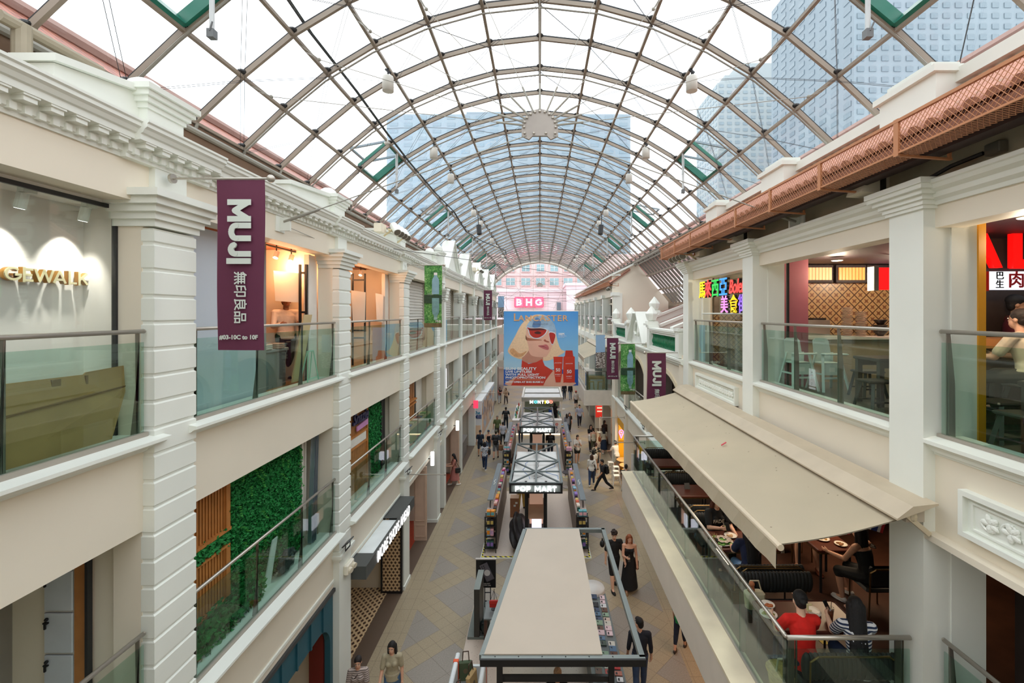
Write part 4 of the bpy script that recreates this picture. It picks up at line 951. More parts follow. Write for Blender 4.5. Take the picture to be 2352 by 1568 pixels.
u = mathn(t, 'MULTIPLY', mathn(t, 'ADD', sp.outputs[0], sp.outputs[2]), 3.6); v = mathn(t, 'MULTIPLY', mathn(t, 'SUBTRACT', mathn(t, 'ADD', sp.outputs[0], 50), sp.outputs[2]), 3.6)
fu = mathn(t, 'ABSOLUTE', mathn(t, 'SUBTRACT', mathn(t, 'FRACT', u), .5)); fv = mathn(t, 'ABSOLUTE', mathn(t, 'SUBTRACT', mathn(t, 'FRACT', v), .5))
ln = mathn(t, 'GREATER_THAN', mathn(t, 'MAXIMUM', fu, fv), .43); ln2 = mathn(t, 'GREATER_THAN', mathn(t, 'MAXIMUM', fu, fv), .38)
pet = mathn(t, 'LESS_THAN', mathn(t, 'MULTIPLY', fu, fv), .012); ring = mathn(t, 'LESS_THAN', mathn(t, 'ADD', fu, fv), .38)
c_ = mixc(t, mathn(t, 'MULTIPLY', pet, ring), 'A88A60', '6E4A34'); c_ = mixc(t, ln2, c_, 'B89868'); c_ = mixc(t, ln, c_, '4E3628'); L.new(c_, b.inputs['Base Color']); b.inputs['Roughness'].default_value = .35
TILEF = m
c = MB(); c.box(5.36, 9.4, 10.5, 10.6, 7.3, 9.86); struct(c.build('trim_113', TILEF))
c = MB(); c.box(5.0, 9.4, 13.1, 13.2, 7.3, 8.7); struct(c.build('trim_114', TILEF))
c = MB(); c.box(5.0, 9.4, 13.1, 13.2, 8.7, 9.86); struct(c.build('trim_115', mat('7A6E62', .25, vary=.3, scale=2)))
tag((lambda c: c.box(4.9, 5.37, 9.15, 9.22, 7.3, 9.86) and c.build('pink_panel', mat('A8606A', .5)))(MB()), 'dusky pink wall panel beside the flower tiled kitchen wall', 'panel')
tag((lambda c: c.box(4.8, 4.88, 5.0, 5.06, 7.3, 9.8) and c.build('yellow_post', mat('C88A12', .4)))(MB()), 'yellow post at the right edge beside the red letters', 'post')
c = MB(); c.box(4.86, 4.9, 8.98, 9.02, 7.3, 9.86); c.box(4.78, 4.82, 5.03, 5.06, 7.3, 9.8); c.box(4.86, 4.9, 5.5, 9.0, 9.8, 9.86); c.box(4.86, 4.9, 9.55, 12.6, 9.78, 9.86); struct(c.build('trim_116', DARKM))
# coloured characters on the shopfront
SG = thing('character_sign', 'row of coloured three-dimensional characters and red script on the right facade', 'sign', (4.45, 11.3, 9.3))
DK = mat('1E1A1C', .4)
def chan(s, y, z, size, h, sx=1, shear=0):
    text(s, size, DK, face_nx((4.50, y, z)), 'letter_side', SG, .035, .004, sx=sx, shear=shear)
    text(s, size, mat(h, .4, emit=.55), face_nx((4.455, y, z)), 'letter', SG, .008, .004, sx=sx, shear=shear)
for s, y, h in (('馬', 12.55, 'FFD820'), ('來', 12.12, 'F04848'), ('西', 11.62, '2FC050'), ('亞', 11.12, '3F98F0')): chan(s, y, 9.36, .5, h)
chan('Boleh', 10.35, 9.35, .46, 'F04A44', .8, .25)
for s, y, h in (('美', 11.05, 'E88AD8'), ('食', 10.52, 'FFCC20'), ('街', 10.05, '8A60D8')): chan(s, y, 8.93, .44, h)
c = MB(); c.tube(V(4.52, 9.6, 8.74), V(4.52, 12.75, 8.74), .02, 8); c.tube(V(4.52, 12.7, 7.4), V(4.52, 12.7, 9.6), .03, 8); c.build('support_frame', WHITE, SG)
c = MB(); c.box(4.95, 4.96, 9.6, 12.6, 7.35, 9.8); tag(c.build('window_20', CLEARG), kind='structure')
CARTON = mat('B98A54', .7, vary=.08)
for k in range(4):
    c = MB(); z = 7.75+.27*k; c.box(5.15, 5.6, 11.0, 11.45, z, z+.265); o = c.build('carton', CARTON); tag(o, ['lowest', 'second', 'third', 'topmost'][k]+' brown carton in the stack behind the character sign glass', 'carton', 'cartons behind the sign')
    c = MB(); c.box(5.25, 5.5, 10.99, 11.0, z+.08, z+.18); c.build('print', mat('C0503A', .6), o)
c = MB(); c.lathe([(.24, 0), (.26, .4), (.27, .42), (.27, .46), (.24, .46)], (5.35, 11.2, 7.3), 18); tag(c.build('steel_bucket', STEEL, smooth=True), 'steel bucket below the stack of brown cartons', 'bucket')
# kitchen behind the high chairs
R = thing('serving_counter', 'wood fronted serving counter with a white top in the kitchen stall', 'counter', (6.9, 9.8, 7.3))
c = MB(); c.box(5.45, 9.0, 9.62, 10.1, 7.3, 8.2); c.build('front', mat('A89878', .5, vary=.12, scale=4), R); c = MB(); c.box(5.42, 9.0, 9.58, 10.14, 8.2, 8.26); c.build('top', mat('D8D4CC', .3), R)
R = thing('steel_cooker', 'steel cooking unit in front of the flower tiled wall', 'cooker', (6.2, 10.3, 7.3)); c = MB(); c.bbox(5.5, 6.45, 10.15, 10.48, 7.3, 8.6, .01); c.build('body', STEEL, R); c = MB(); c.bbox(6.1, 6.4, 10.2, 10.44, 8.6, 8.64, .01); c.build('burner', BLACK, R)
PL = mat('B8A898', .3, .2); 
def stack(label, x, y, z, n, r0=.11, tilt=0):
    for k in range(n):
        c = MB(); c.lathe([(.05, 0), (.07, .003), (r0, .02), (r0, .025), (.06, .008)], (x+random.uniform(-.004, .004), y+random.uniform(-.004, .004), z+.031*k), 16)
        o = c.build('dish', PL, smooth=True); tag(o, 'metal rimmed dish %s' % label, 'dish', label)
stack('in the taller stack on the serving counter', 6.62, 9.85, 8.26, 20); stack('in the shorter stack on the serving counter', 6.88, 9.8, 8.26, 17)
for k in range(3):
    c = MB(); c.lathe([(.05, 0), (.06, .01), (.13, .1), (.13, .115), (.11, .1), (.04, .02)], (7.3, 9.8, 8.26+.12*k), 16); tag(c.build('black_bowl', mat('2A2422', .3), smooth=True), ['lowest', 'middle', 'topmost'][k]+' black bowl in the stack right of the metal dishes', 'bowl', 'black bowls on the serving counter')
for k, (x, h) in enumerate(((6.3, 'FFC890'), (7.05, 'FFB060'), (7.75, 'E8A0B0'), (8.35, 'A8C8C0'))):
    R = thing('backlit_sign', 'backlit fluted panel above the kitchen, %s from the pink panel' % ['first', 'second', 'third', 'fourth'][k], 'light panel', (x, 10.3, 9.5)); w_ = .3
    c = MB(); 
    for q in range(8): c.box(x-w_+w_*.25*q+.01, x-w_+w_*.25*(q+1)-.01, 10.32, 10.35, 9.5, 9.78)
    c.build('fluted_glass', mat(h, .4, emit=.22), R); c = MB(); c.box(x-w_-.04, x+w_+.04, 10.35, 10.45, 9.44, 9.84); c.build('frame', DARKC, R)
R = thing('stall_sign', 'red light box sign at the kitchen edge beside the near pier', 'sign', (6.9, 8.8, 8.9)); c = MB(); c.box(6.45, 7.2, 8.72, 8.86, 9.2, 9.62); c.build('light_box', mat('E01818', .4, emit=.9), R); c = MB(); c.box(6.36, 6.45, 8.7, 8.88, 9.18, 9.64); c.build('edge', mat('D8D0C8', .4), R); c = MB(); c.tube(V(6.8, 8.79, 9.62), V(6.8, 8.79, 9.88), .02, 8); c.build('hanger', DARKM, R)
def downlight(label, x, y, z, pw=20, m=None):
    R = thing('downlight', label, 'light', (x, y, z), 'recessed ceiling downlights'); c = MB(); c.lathe([(.09, -.02), (.1, -.015), (.1, 0), (.05, 0)], (x, y, z), 16); c.build('bezel', WHITE, R)
    c = MB(); c.lathe([(.075, -.024), (.075, -.018)], (x, y, z), 16); c.build('lens', mat('FFD8A0', emit=6), R); lamp('downlight_glow', 'POINT', (x, y, z-.25), pw, (1, .8, .58), .08, parent=R)
downlight('lit ceiling downlight above the high chairs', 5.85, 9.0, 9.8, 34); downlight('lit ceiling downlight above the red letters', 5.3, 4.95, 9.8, 34); downlight('lit ceiling downlight above the serving counter', 7.4, 9.2, 9.8, 34)
downlight('lit ceiling downlight behind the red script word', 5.4, 11.6, 9.8, 30)
# white high chairs
HC = mat('C6D3CC', .35)
def high_chair(label, x, y):
    R = thing('high_chair', label, 'high chair', (x, y, 7.3), 'white plastic high chairs')
    for sx in (-1, 1):
        for sy in (-1, 1): c = MB(); c.bar(V(x+sx*.24, y+sy*.27, 7.3), V(x+sx*.15, y+sy*.1, 8.0), .045, .03); c.build('leg', HC, R)
        c = MB(); c.bar(V(x+sx*.2, y-.2, 7.62), V(x+sx*.2, y+.2, 7.62), .03); c.build('side_bar', HC, R)
    c = MB(); c.bbox(x-.17, x+.17, y-.14, y+.14, 7.8, 7.83, .01); c.build('seat', HC, R)
    c = MB(); c.prism([V(x-.17, y+.12, 7.83), V(x+.17, y+.12, 7.83), V(x+.15, y+.2, 8.22), V(x+.1, y+.21, 8.27), V(x-.1, y+.21, 8.27), V(x-.15, y+.2, 8.22)], V(0, .02, 0)); c.build('backrest', HC, R)
    c = MB(); c.bbox(x-.22, x+.22, y-.3, y-.12, 7.98, 8.01, .02); c.build('tray', HC, R)
    c = MB(); c.prism([V(x-.15, y-.14, 7.6), V(x+.15, y-.14, 7.6), V(x+.17, y-.14, 7.82), V(x-.17, y-.14, 7.82)], V(0, .02, 0)); c.bar(V(x-.2, y-.2, 7.55), V(x+.2, y-.2, 7.55), .05, .03); c.build('footrest', HC, R)
    c = MB(); c.box(x-.05, x+.05, y-.145, y-.142, 7.66, 7.74); c.build('label_sticker', WHITE, R)
high_chair('white plastic high chair nearer the pink panel', 4.92, 8.72); high_chair('white plastic high chair nearer the serving counter, right of its twin', 5.42, 8.62)
DT = mat('3A3630', .4, vary=.1)
def stool_w(label, x, y, z):
    R = thing('wooden_stool', label, 'stool', (x, y, z), 'dark wooden stools')
    for sx in (-1, 1):
        for sy in (-1, 1): c = MB(); c.bar(V(x+sx*.2, y+sy*.2, z), V(x+sx*.13, y+sy*.13, z+.43), .04); c.build('leg', DT, R)
    c = MB(); c.bar(V(x-.17, y-.17, z+.15), V(x+.17, y-.17, z+.15), .025); c.bar(V(x-.17, y+.17, z+.15), V(x+.17, y+.17, z+.15), .025); c.build('stretcher', DT, R)
    c = MB(); c.bbox(x-.2, x+.2, y-.17, y+.17, z+.42, z+.46, .015); c.build('seat', DT, R)
def table_w(label, x0, x1, y0, y1, z, m=None):
    R = thing('wooden_table', label, 'table', ((x0+x1)/2, (y0+y1)/2, z)); m = m or DT
    c = MB(); c.bbox(x0, x1, y0, y1, z+.7, z+.75, .01); c.build('tabletop', m, R)
    for x in (x0+.06, x1-.06):
        for y in (y0+.06, y1-.06): c = MB(); c.box(x-.035, x+.035, y-.035, y+.035, z, z+.7); c.build('leg', m, R)
    c = MB(); c.box(x0+.06, x1-.06, y0+.05, y0+.08, z+.6, z+.7); c.box(x0+.06, x1-.06, y1-.08, y1-.05, z+.6, z+.7); c.build('apron', m, R)
table_w('dark wooden table behind the glass near the serving counter', 5.2, 6.2, 7.0, 7.6, 7.3); stool_w('dark wooden stool in front of the table by the serving counter', 5.0, 6.8, 7.3)
stool_w('dark wooden stool under the far side of the table by the serving counter', 5.7, 7.95, 7.3)
table_w('dark wooden table at the right edge below the red letters', 4.95, 5.6, 3.9, 4.75, 7.3); stool_w('dark wooden stool at the right edge behind the nearest right balustrade', 4.85, 4.55, 7.3); stool_w('dark wooden stool behind the table at the right edge', 5.25, 5.2, 7.3)
# stall with the big red letters
SG = thing('stall_sign', 'big red lit letters over a white light box with characters', 'sign', (6.2, 6.6, 9)); RED = mat('E00A08', .4, emit=.9)
c = MB(); c.box(5.8, 9.2, 6.42, 6.5, 9.33, 9.38); c.build('rail', DARKC, SG)
text('A', .72, RED, face_cam((6.17, 6.4, 9.62)), 'letter', SG, .04, .02); text('L', .72, RED, face_cam((6.74, 6.4, 9.62)), 'letter', SG, .04, .03)
c = MB(); c.box(6.25, 7.6, 6.36, 6.5, 9.08, 9.33); c.build('light_box', mat('E8EEF8', .4, emit=.6), SG); c = MB(); c.box(6.05, 6.25, 6.36, 6.5, 9.06, 9.33); c.build('red_end', mat('A01212', .4), SG)
text('巴', .12, BLACK, face_cam((6.39, 6.35, 9.265)), 'character', SG, .003, .002); text('生', .12, BLACK, face_cam((6.39, 6.35, 9.145)), 'character', SG, .003, .002); text('肉', .24, mat('A0182A', .4), face_cam((6.62, 6.35, 9.2)), 'character', SG, .003, .004)
R = thing('stall_counter', 'wooden stall counter with a lit orange top below the red letters', 'counter', (6, 5.9, 7.3)); c = MB(); c.box(5.35, 8.5, 5.95, 6.3, 7.3, 8.3); c.build('front', mat('4A3A2E', .5, vary=.2, scale=5), R); c = MB(); c.box(5.3, 8.5, 5.85, 6.35, 8.3, 8.42); c.build('top', mat('C88850', .4, vary=.08), R)
R = thing('menu_board', 'tan menu board with red text behind the stall counter', 'board', (5.9, 6.75, 8.6)); c = MB(); c.box(5.78, 6.15, 6.75, 6.79, 8.55, 9.05); c.build('panel', mat('B8A078', .5), R)
c = MB(); c.lathe([(.1, 0), (.1, .01)], (5.92, 6.74, 8.98), 16, Matrix.Rotation(PI/2, 3, 'X')); c.build('dish_picture', mat('4A2A1A', .4), R)
for k in range(4): c = MB(); c.box(5.83, 6.08, 6.742, 6.75, 8.6+.06*k, 8.625+.06*k); c.build('text_line', mat('B84A3A', .5), R)

# ================================================================ tiled eave with mesh guard over the near block
def tiled_eave(label, y0, y1, x0, z0, x1, z1, cap_end=True):
    R = thing('tiled_eave', label, 'eave', (x0, y0, z0))
    c = MB(); y = y0; d = V(x1-x0, 0, z1-z0); r_ = .085
    nrm = V(-(z1-z0), 0, (x1-x0)).normalized()
    while y < y1:
        n = 6; ring = []
        for q in range(n+1):
            a = PI*q/n; off = nrm*(r_*math.sin(a)*.8)+V(0, -r_*math.cos(a), 0); p = V(x0, y+r_, z0)+off; ring += [p, p+d]
        fs = [(2*q, 2*q+1, 2*q+3, 2*q+2) for q in range(n)]; fs.append(tuple(range(0, 2*n+2, 2))); c.add(ring, fs)
        y += r_*2+.03
    c.build('barrel_tiles', TILEP, R)
    c = MB(); c.prism([V(x0+.04, y0, z0-.03), V(x1, y0, z1-.03), V(x1, y0, z1-.1), V(x0+.04, y0, z0-.09)], V(0, y1-y0, 0)); c.build('roof_board', mat('9A6A58', .7), R)
    return R
tiled_eave('pink clay tiled eave over the nearest right facade', -2.0, 13.5, 3.68, 10.52, 5.1, 11.45)
RUST = mat('B57A52', .5, .2, vary=.05)
def mesh_guard(label, y0, y1, x0, zb, zt, step=3.0):
    R = thing('mesh_guard', label, 'mesh guard', (x0, y0, zb))
    c = MB(); y = y0; s = .052
    def wire(p, q): c.tube(p, q, .003, 4)
    h = zt-zb; w_ = .22
    while y < y1:
        ya = min(y+s*(h/s), y1+h); 
        wire(V(x0, y, zb), V(x0, y+h*.9, zt)); wire(V(x0, y+h*.9, zb), V(x0, y, zt))
        wire(V(x0, y, zb), V(x0+w_, y+w_, zb-.02)); wire(V(x0, y+w_, zb), V(x0+w_, y, zb-.02)); y += s
    tag(c.build('wire_mesh', RUST, R), kind='stuff')
    c = MB(); c.bar(V(x0, y0, zt), V(x0, y1+.3, zt), .03); c.bar(V(x0, y0, zb), V(x0, y1+.3, zb), .02); c.build('rail', RUST, R)
    y = y0
    while y < y1+.35:
        c = MB(); c.box(x0-.012, x0+.012, y-.03, y+.03, zb-.03, zt+.02); c.bar(V(x0, y, zb-.02), V(x0+.55, y, zb-.06), .03, .02); c.bar(V(x0+.53, y, zb-.07), V(x0+.53, y, zb+.1), .025); c.build('bracket', RUST, R); y += step
    return R
mesh_guard('rust coloured wire mesh guard along the near tiled eave', .8, 13.5, 3.6, 10.36, 10.68, 1.27)
c = MB(); c.box(5.05, 5.4, -2, 13.5, 11.2, 11.62); c.box(4.95, 5.05, -2, 13.5, 11.5, 11.66); struct(c.build('trim_120', WHITE))
for k, (y, w_) in enumerate(((5.9, .9), (9.3, .9), (12.6, .8))):
    c = MB(); c.box(4.72, 5.1, y-w_/2, y+w_/2, 11.1, 11.62); c.box(4.66, 5.12, y-w_/2-.05, y+w_/2+.05, 11.62, 11.7); c.box(4.75, 5.1, y-w_/2+.1, y+w_/2-.1, 11.7, 11.8); struct(c.build('trim_%d' % (121+k), WHITE))
for lb, y in (('cream floodlight under the eave above the near right pier', 5.75), ('cream floodlight under the eave above the second right pier', 9.6)):
    R = thing('eave_floodlight', lb, 'floodlight', (4.3, y, 10.3)); c = MB(); c.prism([V(4.05, y, 10.28), V(4.12, y, 10.46), V(4.4, y, 10.46), V(4.4, y, 10.26)], V(0, .3, 0)); c.build('lamp_hood', mat('D8D0BC', .5), R)
    c = MB(); c.bar(V(4.3, y+.15, 10.46), V(4.3, y+.15, 10.6), .06, .05); c.box(4.28, 4.34, y-.02, y+.32, 10.28, 10.48); c.build('bracket', BLACK, R)
R = thing('isolator_box', 'grey electrical isolator box on the recessed wall above the near pier', 'box', (4.6, 4.6, 10.4)); c = MB(); c.bbox(4.52, 4.62, 4.5, 4.66, 10.34, 10.46, .01); c.build('casing', mat('8E8A80', .4, .5), R); c = MB(); c.path([V(4.52, 4.66, 10.38), V(4.45, 4.95, 10.34), V(4.35, 5.3, 10.22)], .022, 6); c.build('conduit', BLACK, R)

# ================================================================ awning and terrace restaurant
AWN, t, N, L, b = nodemat('awning_cloth'); tc = N.new('ShaderNodeTexCoord'); v1 = N.new('ShaderNodeTexVoronoi'); v1.inputs['Scale'].default_value = 7; n1 = N.new('ShaderNodeTexNoise'); n1.inputs['Scale'].default_value = 1.2
for x_ in (v1, n1): L.new(tc.outputs['Object'], x_.inputs['Vector'])
sk_ = mathn(t, 'MULTIPLY', mathn(t, 'LESS_THAN', v1.outputs['Distance'], .085), mathn(t, 'GREATER_THAN', n1.outputs['Fac'], .5)); L.new(mixc(t, mathn(t, 'MULTIPLY', sk_, .6), mixc(t, n1.outputs['Fac'], 'ABA08A', 'BDAF96'), '5A4C40'), b.inputs['Base Color']); b.inputs['Roughness'].default_value = .8
def awning(label, y0, y1, xf, zf, xw, zw, valance=.27):
    R = thing('retractable_awning', label, 'awning', (xw, (y0+y1)/2, zw)); n = 18; c = MB(); vs = []; fs = []
    for i in range(n+1):
        t_ = i/n
        for j in range(9):
            s_ = j/8; z = zf+(zw-zf)*s_-.035*math.sin(PI*s_); vs.append(V(xf+(xw-xf)*s_, y0+(y1-y0)*t_, z))
    top = len(vs); vs += [v-V(0, 0, .012) for v in vs]
    for i in range(n):
        for j in range(8):
            a = i*9+j; fs += [(a, a+1, a+10, a+9), (top+a+9, top+a+10, top+a+1, top+a)]
    c.add(vs, fs)
    c.build('canopy', AWN, R, True)
    c = MB(); vs = []
    for i in range(n*2+1):
        y = y0+(y1-y0)*i/(n*2); wv = .012*math.sin(i*2.1); vs += [V(xf-.03, y, zf+.0), V(xf-.035+wv, y, zf-valance)]
    c.add(vs, [(2*i, 2*i+1, 2*i+3, 2*i+2) for i in range(n*2)]); c.build('valance', AWN, R)
    c = MB(); c.tube(V(xf, y0-.04, zf-.02), V(xf, y1+.04, zf-.02), .036, 10); c.build('front_bar', mat('CBBCA4', .5), R)
    c = MB(); c.prism([V(xw-.12, y0-.1, zw+.02), V(xw-.12, y0-.1, zw+.04), V(xw+.05, y0-.1, zw+.17), V(xw+.32, y0-.1, zw+.2), V(xw+.32, y0-.1, zw+.18)], V(0, y1-y0+.2, 0)); c.build('hood', mat('BFB19A', .5), R)
    c = MB(); c.box(xw+.05, xw+.25, y0, y1, zw-.04, zw+.1); c.build('roller_box', mat('B8AE9E', .5), R)
    for y in (y0+.0, y1-.5):
        c = MB(); c.bar(V(xw+.28, y-.02, zw-.16), V(xw+.02, y-.02, zw+.06), .05); c.ell((xw+.1, y-.03, zw+.03), (.05, .03, .06), 6, 8); c.build('end_bracket', mat('C8BCA4', .4, .3), R)
    for y in (y0+1.0, y1-1.0):
        c = MB(); c.bar(V(xw+.1, y, zw-.05), V((xf+xw)/2, y+.6, (zf+zw)/2-.1), .04); c.bar(V((xf+xw)/2, y+.6, (zf+zw)/2-.1), V(xf, y, zf-.02), .04); c.build('folding_arm', WHITE, R)
    return R
awning('large beige retractable awning over the near terrace restaurant', 4.97, 13.0, 2.6, 6.24, 3.93, 6.52)
STRAW = MB(); STRAW.tube(V(3.26, 8.2, 6.385), V(3.37, 8.28, 6.41), .012, 6); tag(STRAW.build('drinking_straw', mat('D8405A', .4)), 'pink straw lying on the beige awning', 'straw')
MARB = mat('D9CDB2', .3, vary=.12, scale=1.6)
c = MB(); c.box(2.46, 4.6, 5.0, 13.7, 3.25, 3.98); struct(c.build('trim_130', mat('CFC6BA', .5, vary=.03)))
c = MB(); c.box(2.44, 2.86, 4.98, 13.72, 3.98, 4.02); struct(c.build('trim_131', MARB))
DWOOD = mat('4A2E22', .45, vary=.3, scale=2.5)
c = MB(); c.box(2.86, 9.5, 5.3, 13.6, 3.98, 4.0); c.box(4.6, 9.5, 1.0, 13.6, 3.8, 3.99); struct(c.build('trim_132', DWOOD))
DK2 = mat('2A1C18', .7)
c = MB(); c.box(9.4, 9.5, 1, 13.6, 4, 6.3); c.box(4.9, 9.5, 13.1, 13.2, 4, 6.3); c.box(4.6, 9.5, 1.0, 13.2, 6.24, 6.3); c.box(5.3, 9.5, 4.9, 5.1, 4, 6.3); struct(c.build('trim_133', DK2))
railing('glass_railing', 'long glass balustrade with steel rail along the terrace restaurant edge', 5.16, 13.62, 3.99, 1, 2.79, 7, 1.1)
def railing_x(label, x0, x1, y, z, n, zt=1.1):
    R = thing('glass_railing', label, 'railing', ((x0+x1)/2, y, z)); c = MB(); c.tube(V(x0, y, z+zt), V(x1, y, z+zt), .026, 12); c.build('handrail', STEEL, R, True); w_ = (x1-x0)/n
    for i in range(n): c = MB(); c.box(x0+w_*i+.01, x0+w_*(i+1)-.01, y-.006, y+.006, z+.02, z+.97); c.build('glass_panel', GREENG, R)
    for i in range(n+1):
        x = min(max(x0+w_*i, x0+.06), x1-.12); c = MB(); c.box(x-.035, x+.035, y+.02, y+.035, z, z+zt-.02); c.tube(V(x+.06, y+.03, z), V(x+.06, y+.03, z+zt), .012, 6); c.build('stanchion', mat('6E6860', .35, .8), R)
railing_x('glass balustrade across the near end of the terrace beside the red dressed woman', 2.79, 4.18, 5.16, 3.99, 1)
railing_x('glass balustrade across the far end of the terrace restaurant', 2.82, 4.1, 13.6, 3.99, 1)
TBR = mat('5A2E22', .3, vary=.15, scale=3); UPH = mat('1C1E1E', .6, vary=.1, scale=20); BRASS = mat('7A6038', .35, .8)
def dtable(label, x0, x1, y0, y1, z=4.0):
    R = thing('dining_table', label, 'table', ((x0+x1)/2, (y0+y1)/2, z), 'brown terrace dining tables')
    c = MB(); c.bbox(x0, x1, y0, y1, z+.715, z+.745, .03); c.build('tabletop', TBR, R)
    c = MB(); c.bbox(x0+.01, x1-.01, y0+.01, y1-.01, z+.695, z+.715, .03); c.build('brass_edge', BRASS, R)
    for x in (x0+.08, x1-.08):
        for y in (y0+.08, y1-.08): c = MB(); c.tube(V(x, y, z), V(x, y, z+.7), .022, 8); c.build('leg', DARKM, R)
def bench(label, x0, x1, y, face, z=4.0):
    """face = -1: sitter faces the camera; +1: sitter faces away"""
    R = thing('upholstered_bench', label, 'bench', ((x0+x1)/2, y, z), 'dark upholstered benches'); s = -face
    c = MB(); c.bbox(x0, x1, y-.22, y+.22, z+.36, z+.46, .03); c.build('seat', UPH, R)
    c = MB(); yb = y+s*.25; n = 20
    for q in range(n):
        a = x0+(x1-x0)*q/n; c.ell(((a+(x1-x0)/n/2), yb, z+.68), ((x1-x0)/n*1.15, .06, .16), 8, 10)
    c.build('backrest', UPH, R, True)
    c = MB(); c.path([V(x0+.03, yb+s*.06, z+.46), V(x0+.03, yb+s*.07, z+.78), V(x0+.12, yb+s*.07, z+.84), V(x1-.12, yb+s*.07, z+.84), V(x1-.03, yb+s*.07, z+.78), V(x1-.03, yb+s*.06, z+.46)], .011, 6); c.build('brass_frame', BRASS, R)
    for x in (x0+.05, x1-.05):
        for yy in (y-.18, y+.18): c = MB(); c.tube(V(x, yy, z), V(x, yy, z+.37), .015, 8); c.build('leg', DARKM, R)
TB = [(5.74, 6.38), (7.72, 8.42), (10.0, 10.68), (11.95, 12.6)]
TN = ['terrace table nearest the camera, in front of the red dressed woman', 'terrace table of the woman with the phone', 'empty terrace table with a small black menu, third from the near end', 'empty terrace table furthest from the camera under the awning']
for (y0, y1), nm in zip(TB, TN): dtable('brown '+nm, 2.95, 4.1, y0, y1)
bench('dark bench under the red dressed woman at the terrace end', 3.05, 4.1, 5.52, 1)
bench('dark ribbed bench on the far side of the nearest terrace table', 3.05, 4.1, 6.68, -1)
bench('dark bench under the woman in navy with long hair', 2.98, 4.1, 7.38, 1)
bench('dark bench under the woman holding a phone', 3.0, 4.1, 8.74, -1)
bench('dark brass framed bench on the near side of the third terrace table', 3.0, 4.1, 9.62, 1)
bench('dark ribbed bench on the far side of the third terrace table', 3.0, 4.1, 11.0, -1)
bench('dark brass framed bench on the near side of the furthest terrace table', 3.0, 4.1, 11.55, 1)
bench('dark ribbed bench at the far end of the terrace', 3.0, 4.1, 12.98, -1)
PLATE = mat('ECE6DC', .3, vary=.02)
def plate(label, x, y, z, r_=.11, food=None):
    R = thing('plate', label, 'plate', (x, y, z), 'plates on the terrace tables'); c = MB(); c.lathe([(r_*.55, 0), (r_*.6, .004), (r_, .022), (r_, .027), (r_*.62, .011)], (x, y, z), 22); c.build('dish', PLATE, R, True)
    if food:
        rr = random.Random(int(x*100+y*37)); c = MB()
        for _ in range(14): a, d = rr.uniform(0, 6.28), rr.uniform(0, r_*.6); c.ell((x+d*math.cos(a), y+d*math.sin(a), z+.02), (.022, .018, .012), 5, 7)
        tag(c.build('food', mat(food, .5, vary=.3, scale=40), R), kind='stuff')
zt = 4.746
plate('white oval plate with a folded napkin on the nearest terrace table', 3.62, 6.12, zt, .13); c = MB(); c.prism([V(3.5, 6.22, zt+.03), V(3.58, 6.24, zt+.03), V(3.72, 6.06, zt+.035), V(3.64, 6.03, zt+.035)], V(0, 0, .006)); tag(c.build('napkin', PLATE), 'folded white napkin lying on the oval plate', 'napkin')
plate('small plate of orange food behind the red dressed woman', 3.12, 6.26, zt, .09, 'B8602A'); plate('white bowl plate with green and red food left of the red dressed woman', 3.03, 6.06, zt, .11, '9AA040'); plate('plate with noodles half hidden by the red dressed woman', 3.46, 5.92, zt, .12, 'C8A050')
plate('round platter of oysters on green leaves on the phone woman table', 3.18, 8.0, zt, .19)
c = MB(); rr = random.Random(3)
for _ in range(60): a, d = rr.uniform(0, 6.28), rr.uniform(.02, .17); c.ell((3.18+d*math.cos(a), 8.0+d*math.sin(a), zt+.03), (.035, .03, .012), 5, 7)
tag(c.build('lettuce_bed', mat('5A9A2A', .5, vary=.3, scale=30)), 'bed of green lettuce leaves on the oyster platter', 'lettuce', kind='stuff')
for k in range(9):
    a = 2*PI*k/9; x, y = 3.2+.1*math.cos(a), 8.0+.1*math.sin(a); c = MB(); c.lathe([(.01, 0), (.03, .004), (.045, .016), (.04, .018), (.02, .012)], (x, y, zt+.04), 10); tag(c.build('oyster', mat('B8A89A', .3, vary=.3, scale=30), smooth=True), 'half shell oyster in the ring on the green leaf platter', 'oyster', 'oysters on the platter')
plate('side plate with food beyond the oyster platter', 3.42, 8.2, zt, .11, 'C8A070')
def cup(label, x, y, z, h, liquid):
    R = thing('plastic_cup', label, 'cup', (x, y, z)); c = MB(); c.lathe([(.03, 0), (.045, h), (.043, h), (.029, .004)], (x, y, z), 14); c.build('cup_wall', CLEARG, R, True); c = MB(); c.lathe([(.027, .005), (.038, h*.7)], (x, y, z), 14); c.build('drink', mat(liquid, .3), R, True); c = MB(); c.tube(V(x, y, z+.02), V(x+.02, y+.01, z+h+.07), .004, 6); c.build('straw', BLACK, R)
cup('plastic cup of green iced drink held by the woman with the phone', 3.40, 8.36, zt, .15, '8A9A3A'); cup('plastic cup of orange iced tea beside the striped woman', 3.8, 5.98, zt, .16, 'A8552A')
R = thing('cutlery_holder', 'round black cutlery holder on the phone woman table', 'holder', (3.0, 7.85, zt)); c = MB(); c.lathe([(.05, 0), (.06, .13), (.055, .13), (.045, .01)], (3.0, 7.85, zt), 14); c.build('pot', UPH, R, True)
for k in range(5): c = MB(); c.tube(V(3.0, 7.85, zt+.02), V(3.0+.04*math.cos(k*1.3), 7.85+.04*math.sin(k*1.3), zt+.22), .004, 6); c.build('chopstick', mat('B89050', .4), R)
tag((lambda c: c.bbox(3.0, 3.1, 7.76, 7.8, zt, zt+.05, .01) and c.build('tissue_box', PLATE))(MB()), 'white tissue pack at the near edge of the phone woman table', 'tissue')
